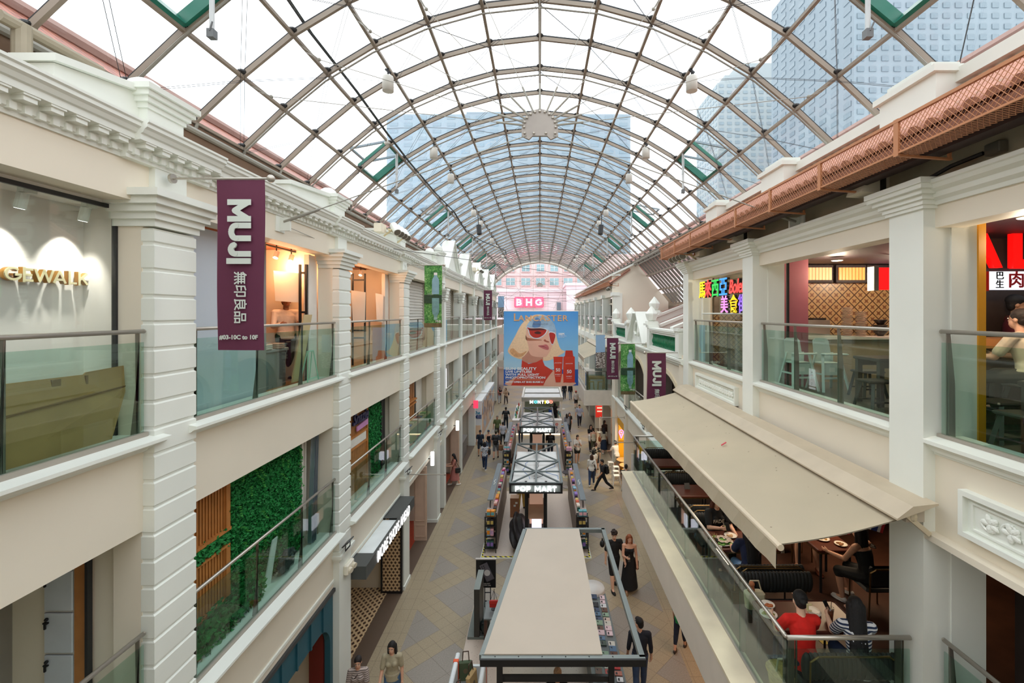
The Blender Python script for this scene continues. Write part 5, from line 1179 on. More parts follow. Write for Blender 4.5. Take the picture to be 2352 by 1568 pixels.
tag((lambda c: c.prism([V(3.3, 10.4, zt), V(3.42, 10.4, zt), V(3.42, 10.46, zt+.12), V(3.3, 10.46, zt+.12)], V(0, .01, 0)) and c.build('menu_stand', BLACK))(MB()), 'small black menu card on the third terrace table', 'menu')
for k, x in enumerate((3.8, 3.9)):
    c = MB(); c.lathe([(.03, 0), (.055, .04), (.05, .09), (.02, .11)], (x, 12.3+.06*k, zt), 12); tag(c.build('jar', mat('A87A6A', .4, vary=.3, scale=40), smooth=True), ['patterned round jar nearer the rail on the furthest terrace table', 'patterned round jar nearer the wall on the furthest terrace table'][k], 'jar', 'jars on the far terrace table')
BAG = mat('CBBE9E', .8, vary=.08)
R = thing('handbag', 'cream handbag with soft toys on the ribbed terrace bench', 'bag', (3.1, 6.65, 4.46)); c = MB(); c.bbox(2.98, 3.26, 6.58, 6.72, 4.46, 4.72, .03); c.build('body', BAG, R); c = MB(); c.path([V(3.02, 6.65, 4.72), V(3.06, 6.65, 4.86), V(3.18, 6.65, 4.86), V(3.22, 6.65, 4.72)], .01, 6); c.build('handle', BAG, R); c = MB(); c.ell((3.06, 6.62, 4.76), (.05, .05, .06), 8, 10); c.ell((3.06, 6.6, 4.84), (.04, .04, .04), 8, 10); c.build('plush_charm', mat('B8704A', .8), R, True)
R = thing('straw_bag', 'woven straw bag on the floor behind the red dressed woman', 'bag', (2.97, 5.62, 4.0)); c = MB(); c.lathe([(.09, .0), (.13, .14), (.16, .34), (.18, .37), (.15, .35)], (2.97, 5.62, 4.0), 16); c.build('body', mat('C8A868', .9, vary=.2, scale=30), R, True); c = MB(); c.path([V(2.9, 5.62, 4.32), V(2.93, 5.62, 4.5), V(3.03, 5.62, 4.5), V(3.06, 5.62, 4.32)], .012, 6); c.build('handle', BAG, R)
c = MB(); m_ = mat('D8C020', .5); c.prism([V(3.95, 7.3, 4.004), V(4.03, 7.3, 4.004), V(4.16, 6.55, 4.004), V(4.06, 6.55, 4.004)], V(0, 0, .002)); kc = tag(c.build('floor_tape', m_), 'yellow keep clear tape strip on the dark restaurant floor', 'tape'); text('KEEP CLEAR', .07, BLACK, frame3((4.05, 6.92, 4.008), (-.17, .98, 0), (-.98, -.17, 0)), 'lettering', kc, .0005, .001)
# inner dining table and chair, flags
dtable('round edged dark table inside the restaurant beside the woman in black', 4.7, 5.35, 7.7, 8.5); plate('plate of food on the inner restaurant table', 5.0, 8.1, zt, .12, 'B88A40'); plate('second plate near the edge of the inner restaurant table', 5.2, 7.9, zt, .1, '8A5A2A')
R = thing('dining_chair', 'black chair with brass tube frame under the woman in sleeveless black', 'chair', (5.3, 7.3, 4)); c = MB(); c.bbox(5.05, 5.5, 7.05, 7.5, 4.42, 4.48, .03); c.build('seat', UPH, R); c = MB(); c.bbox(5.05, 5.6, 6.98, 7.05, 4.55, 4.86, .03); c.build('backrest', UPH, R); c = MB(); c.path([V(5.05, 7.02, 4.0), V(5.05, 6.98, 4.78), V(5.12, 6.96, 4.84), V(5.5, 6.96, 4.84), V(5.58, 6.98, 4.78), V(5.58, 7.02, 4.0)], .013, 6); c.build('brass_frame', BRASS, R)
for x in (5.07, 5.52): c = MB(); c.tube(V(x, 7.48, 4), V(x, 7.48, 4.43), .013, 6); c.build('leg', BRASS, R)
def flag(label, x, y, z, a):
    R = thing('small_flag', label, 'flag', (x, y, z), 'striped paper flags'); M_ = T(x, y, z) @ Matrix.Rotation(a, 4, 'Y'); w_ = .26; zc = 0
    for h, s in (('B8303A', 1), ('E0DCE0', 1), ('2A3A7A', 2), ('E0DCE0', 1), ('B8303A', 1)):
        c = MB(); c.box(-w_/2+zc, -w_/2+zc+s*w_/6, -.002, .002, -.1, .1, M_); c.build('stripe', mat(h, .7), R); zc += s*w_/6
    c = MB(); c.tube(M_ @ V(0, 0, .1), V(x, y, 6.3), .002, 4); c.build('string', BLACK, R)
flag('red white and blue striped flag beside the near right pier', 4.74, 6.45, 5.78, .3); flag('red white and blue striped flag half hidden by the awning edge', 4.25, 6.45, 5.74, .1)
lamp('restaurant_lamp', 'AREA', (5.6, 8.5, 6.2), 22, (1, .72, .45), 1.2); lamp('restaurant_lamp', 'AREA', (3.6, 9.0, 6.1), 12, (1, .8, .6), .6)
# ================================================================ middle section with balustrade, gable and tiled roof
YM0, YM1 = 13.46, 26.4
c = MB()
piers = [(13.46, 13.9), (18.2, 18.65), (22.6, 23.05), (25.7, 26.4)]
c.box(XR, XR+.3, YM0, YM1, 7.0, 7.5); c.box(XR, XR+.3, YM0, YM1, 3.0, 4.0)
for y0, y1 in piers: c.box(XR-.12, XR+.3, y0, y1, 0, 7.5)
c.box(XR+.3, 9.5, YM0, YM1, 6.9, 7.1); c.box(XR+.3, 9.5, YM0, YM1, 3.75, 3.95); c.box(8.0, 8.1, YM0, YM1, 0, 9.4); c.box(XR, 8.0, YM1-.2, YM1, 4.0, 7.5)
for i in range(3):
    a, b_ = piers[i][1], piers[i+1][0]; yc = (a+b_)/2; hw = (b_-a)/2; pts = [V(XR, a, 7.05), V(XR, b_, 7.05)]
    for k in range(13): th = PI*k/12; pts.append(V(XR, yc+hw*math.cos(th), 5.6+1.2*math.sin(th)))
    c.prism(pts, V(.28, 0, 0))
struct(c.build('wall_right_middle', CREAM))
for i in range(3):
    a, b_ = piers[i][1], piers[i+1][0]; c = MB(); yc, hw = (a+b_)/2, (b_-a)/2
    pr = [(yc+hw*math.cos(PI*k/16), 5.6+1.2*math.sin(PI*k/16)) for k in range(17)]
    for (ya, za), (yb, zb) in zip(pr, pr[1:]): c.bar(V(XR+.02, ya, za), V(XR+.02, yb, zb), .14, .12, up=(1, 0, 0))
    struct(c.build('trim_%d' % (140+i), CREAM2))
    railing('glass_railing', ['glass balustrade on the right ledge just beyond the awning', 'glass balustrade on the right ledge behind the green bottle banner', 'glass balustrade on the right ledge above the yellow shop'][i], a+.02, b_-.02, 4.05, 1, None, 3)
    c = MB(); c.box(5.4, 5.45, a, b_, 4.0, 6.9); struct(c.build('trim_%d' % (145+i), mat('4A4038', .5)))
c = MB(); c.extrude_y([(XR, 3.85), (XR-.2, 3.95), (XR-.2, 4.02), (XR+.2, 4.05), (XR+.2, 3.85)], YM0, YM1); c.extrude_y([(XR, 7.1), (XR-.08, 7.12), (XR-.1, 7.2), (XR-.2, 7.24), (XR-.2, 7.3), (XR-.26, 7.33), (XR-.26, 7.38), (XR+.2, 7.4)], YM0, YM1); struct(c.build('trim_150', WHITE))
GRN = mat('0E6B45', .2, vary=.15, scale=8)
def balustrade(label, y0, y1):
    R = thing('balustrade', label, 'balustrade', (XR-.05, (y0+y1)/2, 7.4), 'green baluster parapets'); x = XR-.05
    c = MB(); c.box(x-.12, x+.12, y0, y1, 7.4, 7.54); c.build('plinth', WHITE, R)
    c = MB(); c.box(x-.1, x+.1, y0, y1, 8.0, 8.08); c.box(x-.15, x+.15, y0, y1, 8.08, 8.14); c.box(x-.18, x+.18, y0, y1, 8.14, 8.2); c.build('coping', WHITE, R)
    n = int((y1-y0)/.2)
    for k in range(n):
        y = y0+.1+(y1-y0-.2)*k/(n-1); c = MB(); c.lathe([(.06, 0), (.06, .03), (.035, .06), (.075, .14), (.08, .2), (.045, .3), (.035, .36), (.05, .4), (.06, .43), (.06, .46)], (x, y, 7.54), 10); c.build('baluster', GRN, R, True)
    for y in (y0-.18, y1+.18): c = MB(); c.box(x-.16, x+.16, y-.18, y+.18, 7.4, 8.2); c.box(x-.2, x+.2, y-.22, y+.22, 8.2, 8.28); c.build('end_post', WHITE, R)
balustrade('white parapet with green balusters beside the near block', 14.0, 17.3); balustrade('white parapet with green balusters beyond the small gable', 22.2, 25.4)
R = thing('gable', 'white curved gable with scrolls between the two green baluster parapets', 'gable', (XR, 19.7, 7.4))
c = MB(); c.prism([V(XR-.1, 17.9, 7.4), V(XR-.1, 21.6, 7.4), V(XR-.1, 21.2, 7.6), V(XR-.1, 20.1, 8.72), V(XR-.1, 19.4, 8.72), V(XR-.1, 18.3, 7.6)], V(.35, 0, 0)); c.build('gable_wall', WHITE, R)
for s in (-1, 1):
    c = MB(); c.bar(V(XR-.05, 19.75+s*.3, 8.78), V(XR-.05, 19.75+s*1.6, 7.5), .1, .5, up=(1, 0, 0)); c.path([V(XR-.14, 19.75+s*.15, 8.4), V(XR-.16, 19.75+s*.35, 8.2), V(XR-.16, 19.75+s*.45, 7.95), V(XR-.14, 19.75+s*.3, 7.8)], .06, 8); c.build('scroll', WHITE, R)
c = MB(); c.box(XR-.16, XR+.3, 19.45, 20.05, 8.7, 8.82); c.build('cap', WHITE, R)
def urn(label, y, z, x=XR-.02):
    R = thing('urn_finial', label, 'finial', (x, y, z), 'white urn finials'); c = MB(); c.box(x-.26, x+.26, y-.26, y+.26, z, z+.08); c.box(x-.2, x+.2, y-.2, y+.2, z+.08, z+.16); c.build('base', WHITE, R)
    c = MB(); c.lathe([(.1, .16), (.17, .2), (.22, .34), (.24, .42), (.24, .46), (.02, .74)], (x, y, z), 8); c.build('urn', WHITE, R)
urn('white urn finial nearest the camera, right of the small gable', 17.72, 8.28); urn('white urn finial left of the small gable', 21.7, 8.28); urn('white urn finial at the far end of the green parapet', 25.9, 8.28); urn('white urn finial behind the top of the small gable', 19.75, 8.72, XR+.6)
m_, t_, N_, L_2, b2 = nodemat('red_roof_tiles'); tcx = N_.new('ShaderNodeTexCoord'); br = N_.new('ShaderNodeTexBrick'); br.inputs['Scale'].default_value = 3.2
for k, h in (('Color1', 'B8837A'), ('Color2', 'A8706A'), ('Mortar', '7A4A44')): br.inputs[k].default_value = hexc(h)
L_2.new(tcx.outputs['Object'], br.inputs['Vector']); L_2.new(br.outputs['Color'], b2.inputs['Base Color']); RTIL = m_
R = thing('tiled_roof', 'low red tiled roof behind the green baluster parapets', 'roof', (6.5, 20, 8)); c = MB(); c.prism([V(4.7, YM0, 7.9), V(8.2, YM0, 9.3), V(8.2, YM0, 9.2), V(4.7, YM0, 7.8)], V(0, YM1-YM0, 0)); c.build('tile_slope', RTIL, R)
for y in (15.7, 17.8, 21.7):
    c = MB(); c.prism([V(4.6, y, 7.6), V(4.6, y, 8.15), V(8.2, y, 9.6), V(8.2, y, 9.2)], V(0, .2, 0)); c.prism([V(4.55, y-.08, 8.15), V(8.2, y-.08, 9.6), V(8.2, y-.08, 9.7), V(4.55, y-.08, 8.27)], V(0, .36, 0)); c.build('parapet_coping', WHITE, R)
# lean-to glass beside the vault
R = struct(bpy.data.objects.new('ceiling_lean_to', None)); COL.objects.link(R); R.location = (6.4, 20, 10.5); A_, B_ = V(5.47, 0, 11.76), V(7.6, 0, 9.35)
c = MB(); c.quad(A_+V(0, 13.5, .08), B_+V(0, 13.5, .08), B_+V(0, 26.4, .08), A_+V(0, 26.4, .08)); c.build('glass_skin', ROOFG, R)
y = 13.6
while y < 26.4: c = MB(); c.bar(A_+V(0, y, 0), B_+V(0, y, 0), .1, .06, up=(0, 1, 0)); c.build('rafter', mat('6E665C', .5), R); y += 1.175/2
for k in range(4): c = MB(); p = A_+(B_-A_)*k/3; c.bar(p+V(0, 13.5, -.05), p+V(0, 26.4, -.05), .08, .08); c.build('purlin', BEAM, R)
# ================================================================ far block on the right
YF = 26.4
c = MB(); c.prism([V(4.2, YF, 0), V(4.2, YF, 10.96), V(5.43, YF, 11.55), V(5.6, YF, 11.62), V(7.42, YF, 9.4), V(7.42, YF, 0)], V(0, .25, 0)); c.box(4.35, 4.65, YF, 56, 9.75, 10.9); c.box(4.35, 4.65, YF, 56, 6.3, 7.35); c.box(4.35, 4.65, YF, 56, 2.9, 4.0); c.box(4.65, 7.3, YF+.3, 56, 9.3, 9.4); c.box(4.65, 7.3, YF+.3, 56, 7.0, 7.2); c.box(4.65, 7.3, YF+.3, 56, 3.7, 3.9); c.box(7.9, 8, YF, 56, 0, 10); c.box(4.65, 8, 55.8, 56, 0, 10); struct(c.build('wall_right_far', CREAM))
FC = [26.33, 30.6, 34.8, 39.0, 43.2, 47.4, 51.6, 55.6]
for i, y in enumerate(FC): c = MB(); c.box(4.22, 4.75, y, y+.4, 0, 9.9); c.box(4.14, 4.6, y-.08, y+.48, 9.75, 9.95); struct(c.build('trim_%d' % (155+i), WHITE))
c = MB(); c.box(4.1, 4.65, YF-.1, 56, 10.9, 11.0); c.bar(V(4.2, YF-.05, 11.0), V(5.5, YF-.05, 11.62), .3, .1); struct(c.build('trim_165', WHITE))
for i in range(7):
    a, b_ = FC[i]+.4, FC[i+1]; c = MB(); c.box(5.0, 5.05, a, b_, 7.3, 9.75); struct(c.build('window_%d' % (30+i), mat('6A645C', .15))); c = MB(); c.box(4.85, 5.05, a+.9, a+1.0, 7.3, 9.75); c.box(4.85, 5.05, b_-1.0, b_-.9, 7.3, 9.75); struct(c.build('trim_%d' % (170+i), DARKM))
    railing('glass_railing', '%s glass balustrade on the far right block above the small awning' % ['first', 'second', 'third', 'fourth', 'fifth', 'sixth', 'seventh'][i], a+.02, b_-.02, Z3, 1, None, 2)
    c = MB(); c.box(4.22, 4.4, a+.3, b_-.3, 6.6, 7.05); struct(c.build('trim_%d' % (180+i), WHITE))
tiled_eave('distant clay tiled eave on the far right block', YF-.1, 54, 4.05, 10.5, 5.2, 11.3); mesh_guard('distant rust coloured mesh guard on the far right block', YF, 44, 4.0, 10.38, 10.62, 4)
spot_cluster('distant bank of spotlights under the far right eave', 4.35, 27.5, 10.25, 1, 3)
awning('small distant beige awning over the far right terrace', 28.2, 37, 2.75, 5.98, 3.9, 6.5)
c = MB(); c.box(2.7, 4.4, 28.0, 40, 3.1, 4.02); struct(c.build('trim_190', mat('D8D0C4', .5)))
railing('glass_railing', 'glass balustrade along the far right terrace edge', 28.1, 39.8, 4.02, 1, 2.85, 6, 1.15); railing_x('glass balustrade across the near end of the far right terrace', 2.87, 4.2, 28.1, 4.02, 1, 1.15)
c = MB(); c.box(5.4, 5.45, 28, 55, 4, 6.3); struct(c.build('trim_191', mat('3A3430', .5)))
OAK = mat('B8935A', .5, vary=.1, scale=4)
table_w('light oak table behind glass on the far right terrace', 3.05, 4.1, 28.5, 29.2, 4.02, OAK)
for k, x in enumerate((3.2, 3.75)):
    R = thing('oak_stool', ['light oak stool under the left end of the far terrace table', 'light oak stool under the right end of the far terrace table'][k], 'stool', (x, 28.4, 4.02), 'oak stools on the far terrace'); c = MB(); c.bbox(x-.17, x+.17, 28.22, 28.5, 4.48, 4.52, .01); c.build('seat', OAK, R)
    for sx in (-1, 1):
        for sy in (-1, 1): c = MB(); c.bar(V(x+sx*.16, 28.36+sy*.12, 4.02), V(x+sx*.13, 28.36+sy*.1, 4.48), .035); c.build('leg', OAK, R)
# bridge and galleries at the far end
c = MB(); c.box(-4.4, 4.4, 56.5, 60, 6.6, 7.3); c.box(-4.7, -3.7, 46.2, 56, 6.6, 7.3); c.box(-4.7, -3.6, 46.2, 56, 3.3, 4.0); struct(c.build('trim_195', mat('C8BCB0', .5)))
railing('glass_railing', 'glass balustrade of the gallery past the left facade end', 46.3, 55.5, 7.3, -1, -3.75, 4); railing('glass_railing', 'lower glass balustrade of the gallery past the left facade end', 46.3, 55.5, 4.0, -1, -3.65, 4)
c = MB(); c.box(-9, -5, 46.0, 56, 0, 6.6); struct(c.build('trim_196', mat('8A7A70', .6)))
# ground floor on the right: yellow shop, piers, bright recess
YEL = mat('E0A012', .5, vary=.05)
R = thing('yellow_shopfront', 'yellow fronted ground floor shop on the right', 'shopfront', (4.9, 24, 0)); c = MB(); c.box(4.36, 4.4, 23.06, 25.7, 2.6, 3.0); c.build('fascia', YEL, R); c = MB(); c.box(4.4, 6.5, 25.55, 25.65, 0, 3.0); c.build('end_wall', YEL, R)
NP = mat('FF50D0', emit=4); c = MB()
for k in range(16):
    a0, a1 = 2*PI*k/16, 2*PI*(k+1)/16
    if k in (12,): continue
    f_ = lambda a: V(4.54+.11*math.cos(a), 25.5, 2.1+.14*math.sin(a))
    c.tube(f_(a0), f_(a1), .018, 6)
c.tube(V(4.44, 25.5, 2.04), V(4.54, 25.5, 1.78), .018, 6); c.tube(V(4.64, 25.5, 2.04), V(4.54, 25.5, 1.78), .018, 6); c.ell((4.54, 25.5, 2.1), (.04, .02, .04), 6, 8)
tag(c.build('neon_sign', NP), 'pink neon pin shaped sign on the yellow shop wall', 'sign')
for k in range(2): c = MB(); c.box(4.42, 4.7, 25.53, 25.56, 1.6-.08*k, 1.64-.08*k); c.build('wall_text', mat('8A5A10', .5), R)
lamp('shop_lamp', 'AREA', (5.2, 24, 2.9), 60, (1, .85, .6), 1.5)
WST = mat('E4E0D8', .35)
def mstool(label, x, y):
    R = thing('metal_stool', label, 'stool', (x, y, 0), 'white metal stools by the yellow shop')
    c = MB(); c.bbox(x-.15, x+.15, y-.15, y+.15, .44, .47, .02); c.build('seat', WST, R)
    for sx in (-1, 1):
        for sy in (-1, 1): c = MB(); c.bar(V(x+sx*.2, y+sy*.2, 0), V(x+sx*.13, y+sy*.13, .45), .05, .03); c.build('leg', WST, R)
    c = MB(); c.bar(V(x-.16, y-.16, .2), V(x+.16, y+.16, .2), .02); c.bar(V(x-.16, y+.16, .2), V(x+.16, y-.16, .2), .02); c.build('cross_brace', WST, R)
mstool('white metal stool furthest up the walkway beside the man in white', 3.95, 25.5); mstool('white metal stool half hidden by a round table', 4.12, 24.75); mstool('white metal stool directly behind the nearest one', 4.0, 24.05); mstool('white metal stool nearest the terrace corner', 3.92, 23.4)
def rtable(label, x, y):
    R = thing('cafe_table', label, 'table', (x, y, 0), 'round wooden cafe tables'); c = MB(); c.lathe([(.01, .70), (.38, .70), (.4, .715), (.4, .735), (.38, .745), (.01, .745)], (x, y, 0), 24); c.build('tabletop', mat('C89A60', .45), R); c = MB(); c.lathe([(.22, 0), (.22, .02), (.03, .04), (.03, .7)], (x, y, 0), 14); c.build('pedestal', WST, R)
rtable('round wooden cafe table furthest back by the yellow shop', 4.6, 25.05); rtable('round wooden cafe table in the middle of the three', 4.6, 24.15); rtable('round wooden cafe table behind the seated man in black', 4.55, 23.25)
R = thing('poster_stand', 'white food poster standee beside the right pier', 'poster', (4.5, 21.6, 0)); c = MB(); c.box(4.32, 4.85, 21.6, 21.64, .15, 2.1); c.build('panel', mat('E8E8E6', .4), R); c = MB(); c.box(4.3, 4.87, 21.5, 21.75, 0, .12); c.build('foot', DARKM, R)
for k, (z, h) in enumerate(((1.85, '2A4AC0'), (.75, '8A3A1A'), (.4, '6A2A1A'))):
    c = MB(); c.lathe([(.12, 0), (.12, .01)], (4.58, 21.595, z), 14, Matrix.Rotation(PI/2, 3, 'X')); c.build('printed_picture', mat(h, .5), R)
text('DELI', .12, BLACK, face_cam((4.58, 21.59, 1.6)), 'lettering', R, .002, .002); c = MB(); c.box(4.36, 4.8, 21.59, 21.6, 1.0, 1.06); c.build('printed_band', mat('2A9AA8', .5), R)
R = thing('red_notice', 'red notice panel in the far ground floor shop window', 'sign', (4.6, 29.5, 0)); c = MB(); c.box(4.1, 4.7, 33.6, 33.65, 1.1, 2.5); c.build('panel', mat('C8281E', .5), R); c = MB(); c.tube(V(4.4, 33.62, 0), V(4.4, 33.62, 1.1), .02, 8); c.lathe([(.2, 0), (.2, .02)], (4.4, 33.62, 0), 14); c.build('stand', WHITE, R); text('SALE', .2, WHITE, face_cam((4.4, 33.58, 2.0)), 'lettering', R, .003, .004) if False else None
for k in range(3): c = MB(); c.box(4.2, 4.6, 33.58, 33.6, 1.5+.25*k, 1.58+.25*k); c.build('text_line', WHITE, R)
c = MB(); c.box(5.2, 5.25, 27, 55, 0, 2.9); struct(c.build('trim_197', mat('C8A890', .6)))
lamp('arcade_lamp', 'AREA', (4.9, 32, 2.8), 60, (1, .85, .7), 1.5); lamp('arcade_lamp', 'AREA', (5.4, 11, 3.1), 40, (1, .6, .38), 2.5)
# ================================================================ banners on poles
MAROON = mat('5E2440', .7, vary=.04); BTXT = mat('CBD2CA', .6, vary=0)
def banner_base(label, x0, x1, y, zt, side, h=1.98, cloth=MAROON, name='hanging_banner', group=None):
    R = thing(name, label, 'banner', ((x0+x1)/2, y, zt), group); n = 10; c = MB(); vs = []
    for j in range(17):
        for i in range(n+1):
            t_ = i/n; s_ = j/16; vs.append(V(x0+(x1-x0)*t_+.006*math.sin(7*s_), y+.02*math.sin(3.1*t_+2.2*s_)*s_, zt-h*s_))
    fs = [(j*(n+1)+i, j*(n+1)+i+1, (j+1)*(n+1)+i+1, (j+1)*(n+1)+i) for j in range(16) for i in range(n)]
    c.add(vs, fs); c.build('cloth', cloth, R, True)
    xw = side*(4.29 if side < 0 else 4.22); xe = (x1+.07) if side < 0 else (x0-.07)
    c = MB(); c.tube(V(xw, y, zt+.015), V(xe, y, zt+.015), .014, 8); c.build('pole', STEEL, R)
    c = MB(); c.ell((xe, y, zt+.015), (.045, .045, .045), 8, 12); c.build('finial', STEEL, R, True)
    c = MB(); c.tube(V(xw, y, zt+.015), V(xw-side*.03, y, zt+.015), .055, 14); c.build('wall_plate', STEEL, R); return R
def muji(label, x0, y, zt, side):
    R = banner_base(label, x0, x0+.56, y, zt, side, 1.98, MAROON, group='maroon shop banners'); xc = x0+.28; yf = y-.028
    strokes('MUJI', .275, .24, BTXT, down_cam((xc, yf, zt-.61)), 'lettering', R, .003, .2, .82)
    text('無印良品', .155, BTXT, down_cam((xc, yf, zt-1.37)), 'characters', R, .001, .0022, spacing=.95)
    text('#03-10C to 10F', .068, BTXT, face_cam((xc, yf-.012, zt-1.83)), 'unit_number', R, .001, .0025)
muji('large maroon banner with white letters nearest the camera on the left', -3.76, 5.32, 10.30, -1)
muji('small distant maroon banner with white letters on the left facade', -3.75, 30.5, 10.27, -1)
muji('maroon banner with white letters on the right, cut off by the beige awning', 3.22, 13.72, 7.55, 1)
muji('maroon banner with white letters on the right beyond the green bottle banner', 3.22, 22.0, 7.55, 1)
m, t, N, L, b = nodemat('foliage_print'); n1 = N.new('ShaderNodeTexVoronoi'); n1.inputs['Scale'].default_value = 22; cr = N.new('ShaderNodeValToRGB'); tc = N.new('ShaderNodeTexCoord'); n2 = N.new('ShaderNodeTexNoise'); n2.inputs['Scale'].default_value = 5
ramp(cr, ((0, '123A1C'), (.35, '2A6A30'), (.7, '5A9A4C'), (1, 'A8C890')))
L.new(tc.outputs['Object'], n1.inputs['Vector']); L.new(tc.outputs['Object'], n2.inputs['Vector']); sep = mathn(t, 'MULTIPLY_ADD', n2.outputs['Fac'], 1.1, -.15); ad = mathn(t, 'MULTIPLY_ADD', n1.outputs['Distance'], .6, sep); L.new(mathn(t, 'SUBTRACT', ad, .12), cr.inputs['Fac']); L.new(cr.outputs['Color'], b.inputs['Base Color']); b.inputs['Roughness'].default_value = .7; FOL = m
def bottle(label, x0, y, zt, side):
    R = banner_base(label, x0, x0+.57, y, zt, side, 2.0, FOL, group='green bottle banners'); xc = x0+.37; yf = y-.03
    def b_(z0, flip, m1, m2):
        s = -1 if flip else 1
        pr = [(-.115, 0), (.115, 0), (.115, .42), (.1, .5), (.06, .56), (.05, .62), (-.05, .62), (-.06, .56), (-.1, .5), (-.115, .42)]
        c = MB(); c.poly([V(xc+x, yf, z0+s*z) for x, z in pr]); c.build('printed_bottle', m1, R)
        c = MB(); c.poly([V(xc-.055, yf-.002, z0+s*.62), V(xc+.055, yf-.002, z0+s*.62), V(xc+.055, yf-.002, z0+s*.7), V(xc-.055, yf-.002, z0+s*.7)]); c.build('printed_cap', m2, R)
    b_(zt-.93, False, mat('7FA8B8', .5, vary=.1, scale=6), mat('D8DCDC', .5)); b_(zt-1.05, True, mat('6A9496', .5, vary=.2, scale=9), mat('8FB0AC', .5))
    c = MB(); c.poly([V(x0, yf+.002, zt-.95), V(x0+.57, yf+.002, zt-.95), V(x0+.57, yf+.002, zt-1.22), V(x0, yf+.002, zt-1.22)]); c.build('printed_band', mat('22402A', .7, vary=.3, scale=14), R)
    c = MB(); c.poly([V(x0, yf-.006, zt-1.86), V(x0+.57, yf-.006, zt-1.86), V(x0+.57, yf-.006, zt-1.99), V(x0, yf-.006, zt-1.99)]); c.build('printed_foot', mat('6A5A3A', .7, vary=.3, scale=10), R)
    text('MUJI', .09, BTXT, face_cam((x0+.46, yf-.01, zt-1.8)), 'lettering', R, .001, .003)
    for k in range(2): text('naturally water', .03, BTXT, face_cam((x0+.2, yf-.004, zt-.9-.04*k)), 'small_print', R, .0005)
bottle('green banner picturing a clear bottle on the third left pier', -3.74, 14.8, 10.29, -1); bottle('green banner picturing a clear bottle on the right facade', 3.2, 18.1, 7.53, 1)
m, t, N, L, b = nodemat('cotton_print'); n1 = N.new('ShaderNodeTexVoronoi'); n1.inputs['Scale'].default_value = 16; cr = N.new('ShaderNodeValToRGB'); tc = N.new('ShaderNodeTexCoord')
cr.color_ramp.elements[0].color = hexc('D8D2CC'); cr.color_ramp.elements[1].color = hexc('5A4A44'); cr.color_ramp.elements[0].position = .25; cr.color_ramp.elements[1].position = .6
L.new(tc.outputs['Object'], n1.inputs['Vector']); L.new(n1.outputs['Distance'], cr.inputs['Fac']); L.new(cr.outputs['Color'], b.inputs['Base Color']); COT = m
def sky_banner(label, x0, y, zt, side):
    R = banner_base(label, x0, x0+.54, y, zt, side, 1.9, mat('94B4D4', .7, vary=.04, scale=.7), group='sky and cotton banners'); yf = y-.03
    c = MB(); c.poly([V(x0, yf, zt-1.0), V(x0+.54, yf, zt-.98), V(x0+.54, yf, zt-1.9), V(x0, yf, zt-1.9)]); c.build('printed_cotton', COT, R)
sky_banner('pale blue banner with cotton plants at the far end of the left facade', -3.72, 40.6, 10.25, -1); sky_banner('pale blue banner with cotton plants furthest along the right facade', 3.2, 26.2, 7.5, 1)
# ---------------------------------------------------------------- big advertising banner over the walkway
YB = 31.0; K = YB/F
ADV = thing('advertising_banner', 'huge blue advertising banner of a blonde woman in red tinted visor sunglasses', 'banner', (0, YB, 6.3))
def A_(px, py, d): return V((px-VX)*K, YB-d, EYE-(py-VY)*K)
S_ = 6.274     # zoomed crop pixels per photo pixel
def crop(u, v, d): return A_(1130+u/S_, 640+v/S_, d)
def layer(name, pts, d, m):
    c = MB(); c.poly([crop(u, v, d) for u, v in pts]); return c.build(name, m, ADV)
def smoothpts(pts, n=6):
    out = []; k = len(pts)
    for i in range(k):
        p0, p1, p2, p3 = pts[i-1], pts[i], pts[(i+1) % k], pts[(i+2) % k]
        for q in range(n):
            t_ = q/n; out.append(tuple(.5*((2*p1[j])+(-p0[j]+p2[j])*t_+(2*p0[j]-5*p1[j]+4*p2[j]-p3[j])*t_*t_+(-p0[j]+3*p1[j]-3*p2[j]+p3[j])*t_**3) for j in (0, 1)))
    return out
m, t, N, L, b = nodemat('printed_sky'); tc = N.new('ShaderNodeTexCoord'); sp = N.new('ShaderNodeSeparateXYZ'); L.new(tc.outputs['Object'], sp.inputs[0]); cr = N.new('ShaderNodeValToRGB')
fz = mathn(t, 'DIVIDE', mathn(t, 'SUBTRACT', sp.outputs[2], 3.85), 5.0)
ramp(cr, ((0, '1F58B4'), (.215, '2A62B6'), (.222, 'B4D6E8'), (.5, '84BEE8'), (1, '4A96DC')))
L.new(fz, cr.inputs['Fac']); L.new(cr.outputs['Color'], b.inputs['Base Color']); b.inputs['Roughness'].default_value = .6; PSKY = m
c = MB(); p, q = crop(170, 468, 0), crop(1242, 1536, 0); c.box(p.x, q.x, YB, YB+.01, q.z, p.z); c.build('canvas', PSKY, ADV)
c = MB(); c.tube(V(p.x-.05, YB+.03, p.z), V(q.x+.05, YB+.03, p.z), .035, 8); c.tube(V(p.x, YB+.03, q.z), V(q.x, YB+.03, q.z), .025, 8); c.build('batten', STEEL, ADV)
for x in (p.x+.3, q.x-.3): c = MB(); c.tube(V(x, YB+.03, p.z), V(x*1.9, YB+.03, 12.55), .008, 4); c.build('hanging_wire', CABLE, ADV)
SKIN = mat('E8B098', .6, vary=.05, scale=1.5); SKIN2 = mat('C88A74', .6, vary=.05); BLOND = mat('F0CBA4', .6, vary=.07, scale=9); BLOND2 = mat('D8A070', .6, vary=.15, scale=6); ORD_ = mat('CE3A26', .6, vary=.06, scale=1.2)
layer('printed_hair', smoothpts([(700, 515), (560, 540), (430, 650), (330, 830), (240, 1000), (235, 1060), (300, 1120), (420, 1160), (520, 1140), (740, 1180), (860, 1165), (960, 1110), (1050, 1050), (990, 1010), (940, 880), (900, 700), (820, 560)]), .004, BLOND)
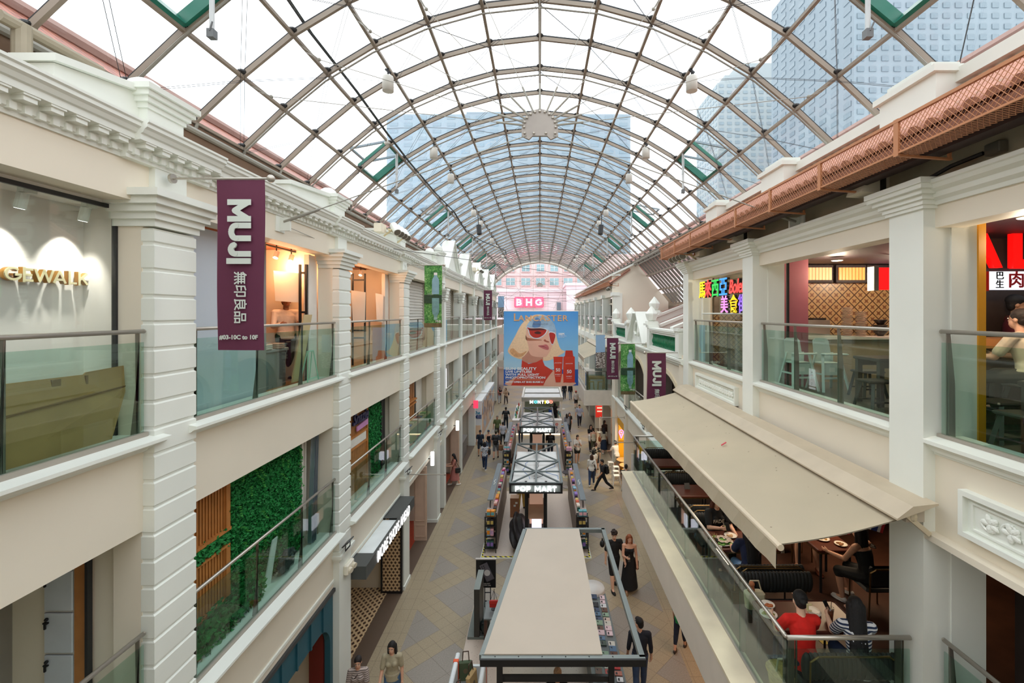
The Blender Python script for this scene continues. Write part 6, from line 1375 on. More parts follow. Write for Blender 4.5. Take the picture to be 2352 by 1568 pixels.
layer('printed_shoulder', smoothpts([(235, 1536), (300, 1440), (420, 1380), (600, 1330), (800, 1310), (905, 1320), (1060, 1400), (1165, 1536)], 4), .006, SKIN)
layer('printed_neck', [(440, 1010), (740, 1050), (735, 1210), (430, 1215)], .008, SKIN2)
layer('printed_top', [(432, 1175), (530, 1225), (640, 1200), (722, 1155), (760, 1250), (880, 1325), (820, 1400), (770, 1470), (740, 1536), (275, 1536), (330, 1440), (420, 1330)], .010, ORD_)
layer('printed_face', smoothpts([(500, 700), (490, 860), (520, 960), (530, 1040), (580, 1110), (720, 1130), (790, 1110), (850, 1010), (880, 920), (915, 800), (900, 700), (700, 640)]), .012, SKIN)
layer('printed_hair_side', smoothpts([(500, 690), (420, 740), (330, 880), (250, 1010), (290, 1110), (420, 1140), (510, 1060), (530, 1000), (500, 880), (490, 790)]), .014, BLOND)
layer('printed_hair_shade', smoothpts([(300, 1000), (260, 1050), (330, 1120), (430, 1120), (500, 1040), (400, 1075)]), .016, BLOND2)
layer('printed_visor', smoothpts([(700, 530), (590, 570), (510, 660), (500, 720), (560, 705), (700, 700), (800, 730), (830, 760), (900, 770), (918, 760), (900, 660), (820, 565)]), .016, mat('9AB4CC', .4, vary=.25, scale=2))
layer('printed_visor_shine', smoothpts([(640, 560), (590, 640), (590, 700), (690, 690), (700, 600)]), .018, mat('5A80B0', .4, vary=.1))
for nm, o, f_, in (('left', [(490, 690), (520, 740), (540, 810), (600, 860), (680, 860), (760, 810), (800, 750), (790, 725), (700, 705), (560, 705)], None), ('right', [(820, 770), (830, 860), (850, 930), (875, 955), (905, 880), (918, 800), (880, 765)], None)):
    layer('printed_rim', smoothpts(o), .018, mat('D8DCE4', .3)); cx = sum(x for x, y in o)/len(o); cy = sum(y for x, y in o)/len(o)
    layer('printed_lens', smoothpts([(cx+(x-cx)*.9, cy+(y-cy)*.86) for x, y in o]), .020, mat('B8281C', .4, vary=.2, scale=2))
layer('printed_eye', smoothpts([(610, 775), (660, 755), (710, 775), (690, 795), (640, 795)]), .022, mat('4A1410', .5)); layer('printed_brow', smoothpts([(540, 720), (700, 712), (780, 735), (700, 740), (560, 745)]), .022, mat('5A1A16', .5)); layer('printed_cheek_shade', smoothpts([(490, 800), (520, 850), (720, 880), (640, 890), (500, 885)]), .014, mat('B06A50', .6))
layer('printed_nose', smoothpts([(745, 885), (765, 872), (785, 890), (815, 900), (825, 915), (800, 918), (760, 905)]), .016, mat('A85A48', .6))
layer('printed_lip', smoothpts([(665, 965), (730, 955), (780, 945), (810, 970), (820, 1005), (800, 1025), (730, 1005)]), .016, mat('C86A6A', .5)); layer('printed_mouth_line', [(665, 965), (740, 970), (815, 1005), (740, 980)], .018, mat('7A2A30', .5))
def bott(x0, x1, y0, y1, cap, tube):
    w_ = x1-x0
    pts = [(x0, y0), (x1, y0), (x1-w_*.12, y1-100), (x1-w_*.25, y1), (x0+w_*.25, y1), (x0+w_*.12, y1-100)] if tube else smoothpts([(x0+w_*.1, y0), (x1-w_*.1, y0), (x1, y0+60), (x1, y1-20), (x1-20, y1), (x0+20, y1), (x0, y1-20), (x0, y0+60)], 3)
    layer('printed_bottle', pts, .022, mat('D63A22', .5, vary=.06))
    if cap: layer('printed_cap', [(x0+w_*.2, cap), (x1-w_*.2, cap), (x1-w_*.12, y0+8), (x0+w_*.12, y0+8)], .024, mat('C8301E', .5))
bott(885, 1022, 1122, 1490, 0, True); bott(1028, 1192, 1115, 1492, 1032, False)
WT = mat('EDEEF0', .6, vary=0); GLD = mat('DDA878', .6, vary=.1)
def lay(s, size, u, v, m, off=0, sx=1, al='CENTER', sp=1, d=.028): text(s, size/S_*K, m, face_cam(crop(u, v, d)), 'printed_lettering', ADV, .0008, off*K/S_, al, sp, sx=sx)
lay('L', 150, 345, 560, GLD, 3); lay('ANCASTER', 118, 735, 572, GLD, 2, 1.12, sp=1.12); lay('MONACO', 36, 700, 655, mat('6A6E78', .6), 0, 1.2, sp=1.2)
for k, (s, v, sz, w_) in enumerate((('SUN BEAUTY', 1297, 46, 1.5), ('LIVE LIMITLESS', 1340, 36, 1.5), ('WITH FULL LIGHT', 1382, 36, 1.5), ('PHOTOPROTECTION', 1424, 36, 1.5), ('NOW OPEN AT BHG BUGIS L1', 1487, 27, 1.36))): lay(s, sz*1.18, 195, v, WT, 1.6, w_*.93, 'LEFT')
c = MB(); a, b_ = crop(195, 1452, .028), crop(705, 1458, .028); c.box(a.x, b_.x, a.y, a.y+.002, b_.z, a.z); c.build('printed_rule', GLD, ADV)
lay('100%', 42, 955, 798, WT, 2, 1, 'LEFT'); lay('UV SPECTRAL', 18, 955, 824, WT, 0, 1.1, 'LEFT'); lay('PROTECTED', 16, 955, 842, WT, 0, 1, 'LEFT')
for u, sz in ((950, 66), (1112, 70)): lay('50', sz, u, 1315 if u < 1000 else 1338, WT, 1); lay('LANCASTER', 19, u, 1212 if u < 1000 else 1222, WT); lay('SUN BEAUTY', 14, u, 1378 if u < 1000 else 1405, WT, .5); lay('sun protection', 12, u, 1400 if u < 1000 else 1430, WT)

# ================================================================ platforms and hazard tape
m, t, N, L, b = nodemat('terrazzo'); tc = N.new('ShaderNodeTexCoord'); vn = N.new('ShaderNodeTexVoronoi'); vn.inputs['Scale'].default_value = 16; cr = N.new('ShaderNodeValToRGB'); cr.color_ramp.elements[0].position = .09; cr.color_ramp.elements[0].color = hexc('7A6A60'); cr.color_ramp.elements[1].position = .16; cr.color_ramp.elements[1].color = hexc('CDBEB0'); L.new(tc.outputs['Object'], vn.inputs['Vector']); L.new(vn.outputs['Distance'], cr.inputs['Fac']); L.new(cr.outputs['Color'], b.inputs['Base Color']); b.inputs['Roughness'].default_value = .35; TERR = m
m, t, N, L, b = nodemat('hazard_stripes'); tc = N.new('ShaderNodeTexCoord'); sp = N.new('ShaderNodeSeparateXYZ'); L.new(tc.outputs['Object'], sp.inputs[0]); s1 = mathn(t, 'LESS_THAN', mathn(t, 'FRACT', mathn(t, 'MULTIPLY', mathn(t, 'ADD', mathn(t, 'ADD', sp.outputs[0], sp.outputs[1]), 50), 5.5)), .48); L.new(mixc(t, s1, 'E8D830', '1E1E1C'), b.inputs['Base Color']); HAZ = m
def platform(label, x0, x1, y0, y1, tape=True):
    R = thing('display_platform', label, 'platform', ((x0+x1)/2, y0, 0)); c = MB(); c.bbox(x0, x1, y0, y1, 0, .04, .01); c.build('deck', TERR, R)
    if tape:
        c = MB(); c.box(x0-.03, x1+.03, y0-.03, y0+.0, 0, .035); c.box(x0-.03, x0, y0, y1, 0, .035); c.box(x1, x1+.03, y0, y1, 0, .035); c.build('white_edge', WHITE, R)
        for nm, a in (('front', (x0, x1, y0, y0+.07)), ('left', (x0, x0+.05, y0+.07, y1)), ('right', (x1-.05, x1, y0+.07, y1))): c = MB(); c.box(a[0], a[1], a[2], a[3], .04, .043); c.build('hazard_tape', HAZ, R)
platform('terrazzo platform edged with yellow and black tape under the nearer letter sign kiosk', -2.09, 1.81, 16.32, 22.4)
platform('terrazzo platform under the farther letter sign kiosk', -2.05, 1.78, 24.3, 30.3)
platform('plain pinkish platform under the foreground kiosk', -1.98, 1.25, 7.2, 13.7, False)
# ================================================================ foreground kiosk with flat beige roof
R = thing('kiosk', 'foreground kiosk with a flat beige roof and dark steel frame', 'kiosk', (.3, 10.5, 0)); GRAYM = mat('7E8684', .4, .3, vary=.03)
c = MB(); c.prism([V(-1.0, 8.2, 2.6), V(1.12, 8.2, 2.6), V(1.11, 12.97, 2.6), V(-.36, 12.97, 2.6)], V(0, 0, .04)); c.build('roof_panel', mat('BFB3A4', .6, vary=.03, scale=1.2), R)
fr_ = [(V(-1.05, 8.16, 2.57), V(1.88, 8.16, 2.57)), (V(1.83, 8.16, 2.57), V(1.80, 13.05, 2.57)), (V(-.42, 13.02, 2.57), V(1.84, 13.02, 2.57)), (V(-1.04, 8.2, 2.57), V(-.43, 13.0, 2.57))]
for p, q in fr_: c = MB(); c.bar(p, q, .1, .1); c.build('top_beam', GRAYM, R)
c = MB(); c.box(-1.06, 1.88, 8.08, 8.12, 2.5, 2.62); c.build('fascia', BLACK, R)
for x, y in ((-.72, 8.2), (1.28, 8.2), (-.36, 12.9), (1.1, 12.9)): c = MB(); c.box(x-.05, x+.05, y-.05, y+.05, .04, 2.55); c.build('post', BLACK, R)
c = MB(); c.box(-.7, 1.26, 8.17, 8.23, 2.16, 2.26); c.build('cross_beam', BLACK, R); c = MB(); c.box(-.67, 1.23, 8.19, 8.2, 2.26, 2.5); c.build('transom_glass', CLEARG, R)
for k in range(6): c = MB(); c.ell((-.8+.42*k, 8.16, 2.625), (.012, .012, .006), 4, 8); c.build('screw', BLACK, R)
for p, nm in (((1.72, 12.6, 2.4), 'right'), ((-.95, 8.35, 2.4), 'left')):
    c = MB(); c.ell(p, (.07, .07, .1), 8, 10); c.tube(V(p[0], p[1], p[2]+.08), V(p[0], p[1], 2.55), .02, 6); c.build('spotlight', BLACK, R)
R = thing('sales_counter', 'long grey phone accessory counter along the right of the foreground kiosk', 'counter', (1.5, 10.8, 0)); c = MB(); c.bbox(1.15, 1.8, 8.35, 12.75, .04, .88, .02); c.build('body', mat('4A5052', .5), R); c = MB(); c.prism([V(1.12, 8.3, .9), V(1.84, 8.3, .86), V(1.84, 8.3, .9), V(1.12, 8.3, .96)], V(0, 4.5, 0)); c.build('display_top', mat('6A7476', .4), R)
c = MB(); c.lathe([(.36, 0), (.36, .93), (.34, .97), (.1, .99), (.01, .99)], (1.48, 12.95, .04), 24); c.build('round_end', mat('D8D6D2', .35), R, True)
r = random.Random(21); ci = 0; PC = ['D8DCE0', '5A7A9A', 'B83A3A', '2A2C30', 'C8B4A8', '8AA890', '6A4A3A', 'E0C8D0', '3A4A6A', 'D0D0C8', 'A86A5A', '4A5A50']
proto = {}
for row in range(24):
    y = 8.5+.175*row
    for col in range(3):
        if r.random() < .12: continue
        h = PC[r.randrange(12)]; x = 1.28+.21*col+r.uniform(-.01, .01); w_ = r.uniform(.13, .17)
        c = MB(); z = .985-.085*(x-1.12); tl = r.uniform(.0, .05)
        c.prism([V(x-w_/2, y-.05, z), V(x+w_/2, y-.05, z-.01), V(x+w_/2, y+.055, z+tl), V(x-w_/2, y+.055, z+tl+.01)], V(0, 0, .02)); o = c.build('phone_case', mat(h, .4, vary=.1, scale=20)); ci += 1
        tag(o, '%s phone case, row %d from the near end of the counter, %s' % ({'D8DCE0': 'pale grey', '5A7A9A': 'blue', 'B83A3A': 'red', '2A2C30': 'black', 'C8B4A8': 'beige', '8AA890': 'sage', '6A4A3A': 'brown', 'E0C8D0': 'pale pink', '3A4A6A': 'navy', 'D0D0C8': 'off white', 'A86A5A': 'rust', '4A5A50': 'dark green'}[h], row+1, ['kiosk side', 'middle', 'walkway side'][col]), 'phone case', 'phone cases on the foreground counter')
        d = MB(); d.prism([V(x-w_/2+.02, y-.03, z+.02), V(x-w_/2+.06, y-.03, z+.02), V(x-w_/2+.06, y+.03, z+tl*.8+.021), V(x-w_/2+.02, y+.03, z+tl*.8+.021)], V(0, 0, .004)); d.build('camera_cutout', BLACK, o)
R = thing('totem_display', 'dark slab shaped totem on a base plate left of the foreground kiosk', 'display', (-1.68, 12.6, 0)); c = MB(); c.bbox(-1.76, -1.61, 12.2, 13.12, .1, 1.38, .006); c.build('slab', mat('35332F', .5), R); c = MB(); c.bbox(-1.94, -1.4, 12.2, 13.7, .04, .12, .006); c.build('base_plate', mat('6E7672', .4, .2), R); c = MB(); c.box(-1.765, -1.605, 12.19, 13.13, 1.38, 1.385); c.build('top_face', mat('7A827E', .4, .2), R)
R = thing('poster_stand', 'black phone advertisement poster on a ladder stand behind the dark totem', 'poster', (-1.58, 13.4, 0)); c = MB(); c.box(-1.87, -1.29, 13.38, 13.41, .72, 1.54); c.build('panel', mat('121214', .35), R); c = MB(); c.box(-1.88, -1.28, 13.37, 13.42, 1.54, 1.57); c.build('top_clip', mat('C8C2BC', .5), R)
for x in (-1.62, -1.45): c = MB(); c.box(x-.012, x+.012, 13.42, 13.44, .12, .8); c.build('post', BLACK, R)
for z in (.3, .55): c = MB(); c.box(-1.62, -1.45, 13.42, 13.44, z-.01, z+.01); c.build('rung', BLACK, R)
M_ = frame3((-1.55, 13.37, 1.18), (.9, 0, .42), (-.42, 0, .9)); c = MB(); c.box(-.12, .12, -.26, .26, -.001, .003, M_); c.build('printed_phone', mat('5E5A60', .4), R); c = MB(); c.lathe([(.05, 0), (.09, .002), (.09, .005), (.05, .005)], (0, 0, 0), 18); c.v = [tuple(M_ @ Vector((v[0], v[1]-.02, v[2]+.003))) for v in c.v]; c.build('printed_ring', mat('C8C4C0', .4), R)
c = MB()
for a, b_ in ((-.07, .2), (-.07, .14), (-.01, .2), (-.01, .14), (-.07, .08)): c.ell(M_ @ V(a, b_, .004), (.018, .006, .018), 5, 8)
c.build('printed_lenses', BLACK, R); text('GALAXY', .05, mat('B8B4B0', .5), face_cam((-1.55, 13.37, .84)), 'lettering', R, .001, .001); text('ULTRA CASE', .04, mat('B8B4B0', .5), face_cam((-1.55, 13.37, .79)), 'lettering', R, .001, .001)
R = thing('side_table', 'small grey topped table holding the red bag left of the foreground kiosk', 'table', (-1.1, 12.1, 0)); c = MB(); c.bbox(-1.45, -.75, 11.75, 12.5, .86, .9, .006); c.build('tabletop', mat('6E7474', .4), R)
for x in (-1.4, -.8):
    for y in (11.8, 12.45): c = MB(); c.box(x-.04, x+.04, y-.02, y+.02, .04, .86); c.build('leg', mat('4A2E22', .5), R)
R = thing('red_bag', 'small red crossbody bag hanging by cords on the grey side table', 'bag', (-1.22, 12.1, .9)); c = MB(); c.bbox(-1.33, -1.1, 12.06, 12.12, .98, 1.16, .01); c.build('pouch', mat('B8241A', .5), R); c = MB(); c.bbox(-1.335, -1.095, 12.05, 12.06, 1.08, 1.165, .004); c.build('flap', mat('C82C20', .5), R)
for x in (-1.31, -1.12): c = MB(); c.tube(V(x, 12.09, 1.15), V(-1.215, 12.09, 1.42), .005, 5); c.build('cord', BLACK, R)
c = MB(); c.tube(V(-1.215, 12.13, .9), V(-1.215, 12.13, 1.44), .007, 6); c.lathe([(.08, 0), (.08, .01)], (-1.215, 12.13, .9), 12); c.build('stand', BLACK, R)
bm = bmesh.new(); bmesh.ops.create_icosphere(bm, subdivisions=3, radius=1); r = random.Random(2)
for v in bm.verts: v.co *= r.uniform(.92, 1.06); v.co.x *= .14; v.co.y *= .16; v.co.z *= .2
me = bpy.data.meshes.new('backpack'); bm.to_mesh(me); bm.free(); me.materials.append(mat('1E2A28', .4)); me.polygons.foreach_set('use_smooth', [True]*len(me.polygons)); bp = bpy.data.objects.new('backpack', me); COL.objects.link(bp); bp.location = (-1.48, 12.35, .31); tag(bp, 'black backpack on the floor beside the dark totem', 'bag'); c = MB(); c.path([V(-1.56, 12.22, .4), V(-1.54, 12.17, .5), V(-1.46, 12.17, .5), V(-1.44, 12.22, .4)], .012, 6); c.build('handle', BLACK, bp)
R = thing('bag_rack', 'white bag display rack with orange bands at the lower left of the kiosk', 'rack', (-1.55, 9.8, 0)); WB = mat('D8DEE0', .4)
for x in (-1.86, -1.24):
    c = MB(); c.bbox(x-.05, x+.05, 9.2, 10.4, .04, 1.05, .02); c.build('side_panel', WB, R); c = MB(); c.box(x-.055, x+.055, 10.1, 10.18, .04, 1.056); c.build('orange_band', mat('E0582A', .5), R)
c = MB(); c.box(-1.82, -1.28, 9.3, 10.3, .3, .34); c.box(-1.82, -1.28, 10.3, 10.36, .1, .8); c.build('shelf', WB, R)
def tote(label, x, y, z, w_, h, m, ang):
    R = thing('tote_bag', label, 'bag', (x, y, z), 'bags on the white rack'); M_ = T(x, y, z) @ RZ(ang) @ Matrix.Rotation(-.1, 4, 'X'); c = MB(); c.bbox(-w_/2, w_/2, -.05, .05, 0, h, .02, M_); c.build('body', m, R); c = MB(); c.path([M_ @ V(-w_*.25, 0, h), M_ @ V(-w_*.2, 0, h+.2), M_ @ V(w_*.2, 0, h+.2), M_ @ V(w_*.25, 0, h)], .012, 6); c.build('handle', mat('4A3426', .6), R)
    c = MB(); c.lathe([(.05, 0), (.05, .004)], (0, 0, 0), 14); c.v = [tuple(M_ @ Vector((v[0], -.052-v[2], h*.55+v[1]))) for v in c.v]; c.build('printed_logo', mat('6A5A44', .6), R)
tote('tan canvas tote bag with a dark handle on the white rack', -1.45, 9.9, .5, .34, .46, mat('B89A6A', .8), 1.2); tote('dark green bag at the back of the white rack', -1.66, 10.22, .55, .3, .4, mat('4A5A40', .7), .1); tote('small beige bag at the left of the white rack', -1.7, 9.72, .42, .22, .3, mat('A88A5A', .8), .9)
# ================================================================ letter sign kiosks
GT = mat('6E7878', .4, .3); PW = mat('DADAD8', .4, vary=.03)
R = thing('sign_kiosk', 'nearer grey truss kiosk canopy with a white lit letter sign', 'kiosk', (-.15, 18.5, 0)); Y0, Y1, XL, XR_ = 16.15, 21.0, -1.06, .78; zt = 2.74; XM = (XL+XR_)/2
for p, q in ((V(XL, Y0, zt), V(XL, Y1, zt)), (V(XR_, Y0, zt), V(XR_, Y1, zt)), (V(XL, Y1, zt), V(XR_, Y1, zt)), (V(XL, Y0, zt), V(XR_, Y0, zt)), (V(XM, Y0, zt), V(XM, Y1, zt))): c = MB(); c.bar(p, q, .07); c.build('truss_beam', GT, R)
ys = [Y0+(Y1-Y0)*k/4 for k in range(5)]
for k in (1, 2): c = MB(); c.bar(V(XL, ys[k], zt), V(XR_, ys[k], zt), .05); c.build('truss_beam', GT, R)
for e, n_ in ((0, 1), (2, 1), (2, 3), (4, 3)):
    for x in (XL, XR_): c = MB(); c.bar(V(x, ys[e], zt), V(XM, ys[n_], zt), .05); c.build('truss_brace', GT, R)
for a, b_ in ((ys[0]+.05, ys[1]), (ys[1], ys[2]), (ys[2], ys[4]-.6)): c = MB(); c.box(XL+.05, XR_-.05, a, b_-.02, 2.56, 2.58); c.build('ceiling_board', PW, R)
for k, h in enumerate(('4A7AB8', '3A3A3A', '5A8ACA')):
    c = MB(); rr = random.Random(k); p = V(-.6+.5*k, 17, 2.59); pts = [p+V(rr.uniform(-.2, .3), .35*q, 0) for q in range(7)]; c.path(pts, .008, 5); c.build('cable', mat(h, .5), R)
c = MB(); c.box(XL-.02, XR_+.02, Y0-.06, Y0+.0, 2.70, 2.75); c.box(XL-.02, XR_+.02, Y0-.06, Y0, 2.40, 2.45); c.box(XL-.02, XL+.05, Y0-.06, Y0, 2.4, 2.75); c.box(XR_-.05, XR_+.02, Y0-.06, Y0, 2.4, 2.75); c.build('sign_frame', BLACK, R)
c = MB(); c.box(XL+.05, XR_-.05, Y0-.02, Y0-.01, 2.45, 2.7); c.build('sign_glass', mat('8A9290', .25, vary=.2, scale=3), R)
strokes('POP MART', .19, .18, mat('FFFFFF', emit=1.3), face_cam((XM, Y0-.065, 2.575)), 'lettering', R, .015, .14, 1.08)
for x in (-.5, .22):
    for y in (16.4, 20.5): c = MB(); c.box(x-.04, x+.04, y-.04, y+.04, .04, 2.72); c.build('post', BLACK, R)
K1 = R
R = thing('display_cabinet', 'black display cabinet with lit shelves under the nearer letter sign', 'cabinet', (-.14, 17.5, 0)); c = MB(); c.box(-.46, .18, 16.45, 19.2, .04, .6); c.build('base', BLACK, R)
for x in (-.46, .14): c = MB(); c.box(x, x+.04, 16.44, 16.5, .6, 2.3); c.build('upright', BLACK, R)
for z in (.6, 1.35, 2.26): c = MB(); c.box(-.46, .18, 16.45, 18.2, z, z+.05); c.build('shelf', BLACK if z != 1.35 else mat('B08A70', .5), R)
c = MB(); c.box(-.4, .12, 17.6, 17.65, .65, 2.26); c.build('back_panel', mat('C8A08A', .5, emit=.25), R); c = MB(); c.box(-.3, .06, 17.0, 17.5, .66, 1.1); c.build('lit_case', mat('E8E4F4', .3, emit=.8), R)
for k in range(8): c = MB(); c.box(-.38+.06*k, -.345+.06*k, 16.6, 16.7, .66, .78+.02*(k % 3)); c.build('figurine_box', mat(PC[(k*5) % 12], .5), R)
K1C = R
def shelf_run(label, x0, x1, out, y0, y1):
    """a low run of open black shelving with a grey header board on the walkway side; out = -1 faces left"""
    R = thing('shelf_unit', label, 'shelf', ((x0+x1)/2, y0, 0)); c = MB()
    for x in (x0, x1):
        for y in (y0, y0+.3): c = MB(); c.box(x-.012, x+.012, y-.012, y+.012, .04, 1.36); c.build('post', BLACK, R)
    for z in (.2, .62, 1.0, 1.34): c = MB(); c.box(x0, x1, y0, y0+.34, z-.012, z+.012); c.build('end_shelf', BLACK, R)
    c = MB(); xb = x1 if out < 0 else x0; c.box(xb-.03, xb+.03, y0+.3, y1, .04, 1.3); c.build('back_panel', mat('7A6A5E', .6), R)
    c = MB(); c.box(x0, x1, y0+.34, y1, 1.3, 1.33); c.build('top_shelf', mat('C8B8B0', .5), R); c = MB(); c.box(x0+.02, x1-.02, y0+.34, y1, .7, .72); c.build('mid_shelf', BLACK, R)
    xa = x0 if out < 0 else x1-.22; c = MB(); c.bbox(xa, xa+.22, y0+.8, y1, 1.62, 1.66, .006); c.build('header_board', mat('6E777C', .4), R)
    for y in (y0+.85, (y0+y1)/2, y1-.1): c = MB(); c.box(xa+.09, xa+.12, y-.02, y+.02, 1.33, 1.62); c.build('header_post', BLACK, R)
    c = MB(); c.path([V(xa+.08, (y0+y1)/2-.2, 1.665), V(xa+.14, (y0+y1)/2, 1.665), V(xa+.07, (y0+y1)/2+.2, 1.665), V(xa+.13, (y0+y1)/2+.4, 1.665)], .012, 5); c.build('header_logo', WHITE, R); return R
BX = ['E08A1E', 'C8A0C8', '8A6AB8', 'D8A89A', 'B83A6A', '5AA0A8', 'E0D0C0', '3A3438', 'D05A3A', '90B8D0', 'E8B0B8', '2E5A50', 'C8B060', '7A3A4A']
BN = ['orange', 'lilac', 'purple', 'peach', 'magenta', 'teal', 'cream', 'black', 'red orange', 'sky blue', 'pink', 'dark green', 'mustard', 'plum']
SHORT = ['on the near left shelving', 'on the near right shelving', 'on the far left shelving', 'on the far right shelving']
PLACE = ['on the left shelving of the nearer letter sign kiosk', 'on the right shelving of the nearer letter sign kiosk', 'on the left shelving of the farther letter sign kiosk', 'on the right shelving of the farther letter sign kiosk']
def toy_boxes(q, x0, x1, out, y0, y1, seed):
    r = random.Random(seed); xi = (x0+.26, x1-.02) if out < 0 else (x0+.02, x1-.26); n = 0
    def bx(a, b_, y, d, z, h, i, where):
        c = MB(); c.bbox(a, b_, y, y+d, z, z+h, .006); o = c.build('toy_box', mat(BX[i], .45, vary=.12, scale=9)); tag(o, '%s toy box, %s %s' % (BN[i], where, SHORT[q]), 'box', 'toy boxes '+PLACE[q])
        c = MB(); c.box(a+.01, b_-.01, y-.004, y, z+h*.2, z+h*.75); c.build('printed_front', mat(BX[(i+5) % 14], .4, vary=.2, scale=25), o)
    for k, i in enumerate((0, 0) if q in (0,) else ((5, 5) if q == 1 else ((5, 5) if q == 2 else (10, 10)))): bx(x0+.06+.15*k, x0+.2+.15*k, y0+.04, .16, 1.352, .2, i, ['left', 'right'][k]+' one atop the end rack')
    for k in range(2):
        bx(x0+.06+.13*k, x0+.18+.13*k, y0+.06, .14, 1.014, .22, 7, ['left', 'right'][k]+' one, upper end tier'); bx(x0+.06+.13*k, x0+.18+.13*k, y0+.06, .14, .634, .26, [9, 10][k] if q == 0 else [6, 9][k], ['left', 'right'][k]+' one, middle end tier'); bx(x0+.06+.13*k, x0+.18+.13*k, y0+.06, .14, .214, .24, 11, ['left', 'right'][k]+' one, bottom end tier')
    y = y0+.42; k = 0
    while y < y1-.2:
        i = r.randrange(14); d = r.uniform(.16, .24); h = r.uniform(.08, .26); bx(xi[0], xi[1], y, d, 1.332, h, i, 'place %s' % ['one', 'two', 'three', 'four', 'five', 'six', 'seven', 'eight', 'nine', 'ten', 'eleven', 'twelve', 'thirteen', 'fourteen', 'fifteen', 'sixteen', 'seventeen', 'eighteen', 'nineteen', 'twenty', 'twenty one', 'twenty two', 'twenty three', 'twenty four', 'twenty five', 'twenty six', 'twenty seven'][k]); y += d+.015; k += 1
SX = [(-2.0, -1.6, -1, 16.6, 21.6), (1.36, 1.76, 1, 16.6, 21.6), (-1.98, -1.58, -1, 24.5, 29.8), (1.36, 1.76, 1, 24.5, 29.8)]
for q, a in enumerate(SX):
    shelf_run('low black shelving with a grey header board '+['left of the nearer letter sign kiosk', 'right of the nearer letter sign kiosk', 'left of the farther letter sign kiosk', 'right of the farther letter sign kiosk'][q], *a); toy_boxes(q, *a, 40+q)
copy_tree(K1, T(0, 8.06, 0), 'farther grey truss kiosk canopy with a white lit letter sign'); copy_tree(K1C, T(0, 8.06, 0), 'black display cabinet with lit shelves under the farther letter sign')
R = thing('carton', 'tall brown shipping carton beside the black cabinet', 'carton', (-1.08, 19.7, 0)); c = MB(); c.bbox(-1.27, -.9, 19.5, 19.9, .04, .85, .008); c.build('box', mat('9A6A4A', .7), R); c = MB(); c.box(-1.27, -.9, 19.5, 19.9, .85, .855); c.build('lid', mat('C0A088', .7), R)
for a in ((-1.05, -.95, .62, .7), (-1.12, -1.03, .5, .58)): c = MB(); c.box(a[0], a[1], 19.495, 19.5, a[2], a[3]); c.build('shipping_label', WHITE, R)
bm = bmesh.new(); bmesh.ops.create_icosphere(bm, subdivisions=4, radius=1); r = random.Random(8)
for v in bm.verts:
    n = .1*math.sin(v.co.x*6+v.co.z*5)+.08*math.sin(v.co.y*7-v.co.z*3); v.co *= 1+n; v.co.x *= .3; v.co.y *= .85; v.co.z = v.co.z*.52+.0
me = bpy.data.meshes.new('covered_pile'); bm.to_mesh(me); bm.free(); me.materials.append(mat('262426', .6, vary=.2, scale=6)); o = bpy.data.objects.new('covered_pile', me); COL.objects.link(o); o.location = (-.83, 17.2, .6); tag(o, 'black cloth covering a pile of goods left of the black cabinet', 'cover')
# ================================================================ far kiosk with coloured letters
R = thing('kiosk', 'far white framed kiosk with coloured lit letters and a slatted roof', 'kiosk', (.2, 36, 0)); WF = mat('DCD8CE', .4)
for p, q in ((V(-1.3, 34, 2.45), V(1.65, 34, 2.45)), (V(-1.3, 38.6, 2.45), V(1.65, 38.6, 2.45)), (V(-1.3, 34, 2.45), V(-1.3, 38.6, 2.45)), (V(1.65, 34, 2.45), V(1.65, 38.6, 2.45))): c = MB(); c.bar(p, q, .14, .12); c.build('roof_beam', WF, R)
for y0, y1 in ((34.2, 35.9), (36.4, 38.4)): c = MB(); c.box(-1.2, 1.55, y0, y1, 2.4, 2.44); c.build('roof_slat', mat('E4E4E2', .4), R)
c = MB(); c.box(-1.35, 1.7, 33.93, 33.98, 2.2, 2.46); c.build('fascia', mat('B8B4A6', .5), R)
for x in (-1.27, 1.62):
    for y in (34.05, 38.5): c = MB(); c.box(x-.05, x+.05, y-.05, y+.05, 0, 2.4); c.build('post', WF, R)
c = MB(); c.box(-1.2, 1.55, 37.2, 37.3, 0, 2.3); c.build('back_wall', mat('8E9A84', .5), R)
x = -.62
for ch, h in zip('MONTIGO', ('FFFFFF', '6AD8E8', 'FFFFFF', 'FFFFFF', 'FFD820', 'FFFFFF', 'F8907A')): strokes(ch, .23, .26, mat(h, emit=.9), face_cam((x, 33.9, 2.16)), 'letter', R, .02); x += .05 if ch == 'M' else 0; x += .26 if ch not in 'IT' else .18
c = MB(); c.bbox(-1.98, 1.55, 32.9, 33.4, .08, 1.02, .02); c.build('counter_front', mat('D8D4D2', .4), R); c = MB(); c.bbox(-2.0, 1.58, 32.86, 33.5, 1.02, 1.06, .01); c.build('counter_top', mat('F0EDEA', .3), R); c = MB(); c.box(-1.96, 1.54, 32.92, 33.4, .02, .08); c.build('plinth_light', mat('FFE8C0', emit=1.5), R)
for x in (-1.9, 1.5): c = MB(); c.bbox(x-.08, x+.3 if x < 0 else x+.08, 33.5, 38.6, 0, 1.0, .02); c.build('side_counter', mat('E4DED8', .4), R)
for s, x, z, h, a in (('M', -1.6, .72, '24386A', .2), ('N', -1.85, .35, '24386A', -.3), ('A', -1.45, .32, '24386A', .3), ('O', -1.15, .25, '24386A', 0), ('I', .98, .7, '24386A', .2), ('O', 1.22, .75, 'C83A2A', 0), ('T', 1.22, .5, '24386A', .4), ('I', 1.25, .22, '24386A', -.6)): text(s, .24, mat(h, .5), frame3((x, 32.88, z), (math.cos(a), 0, math.sin(a)), (-math.sin(a), 0, math.cos(a))), 'printed_letter', R, .003, .01)
r = random.Random(33)
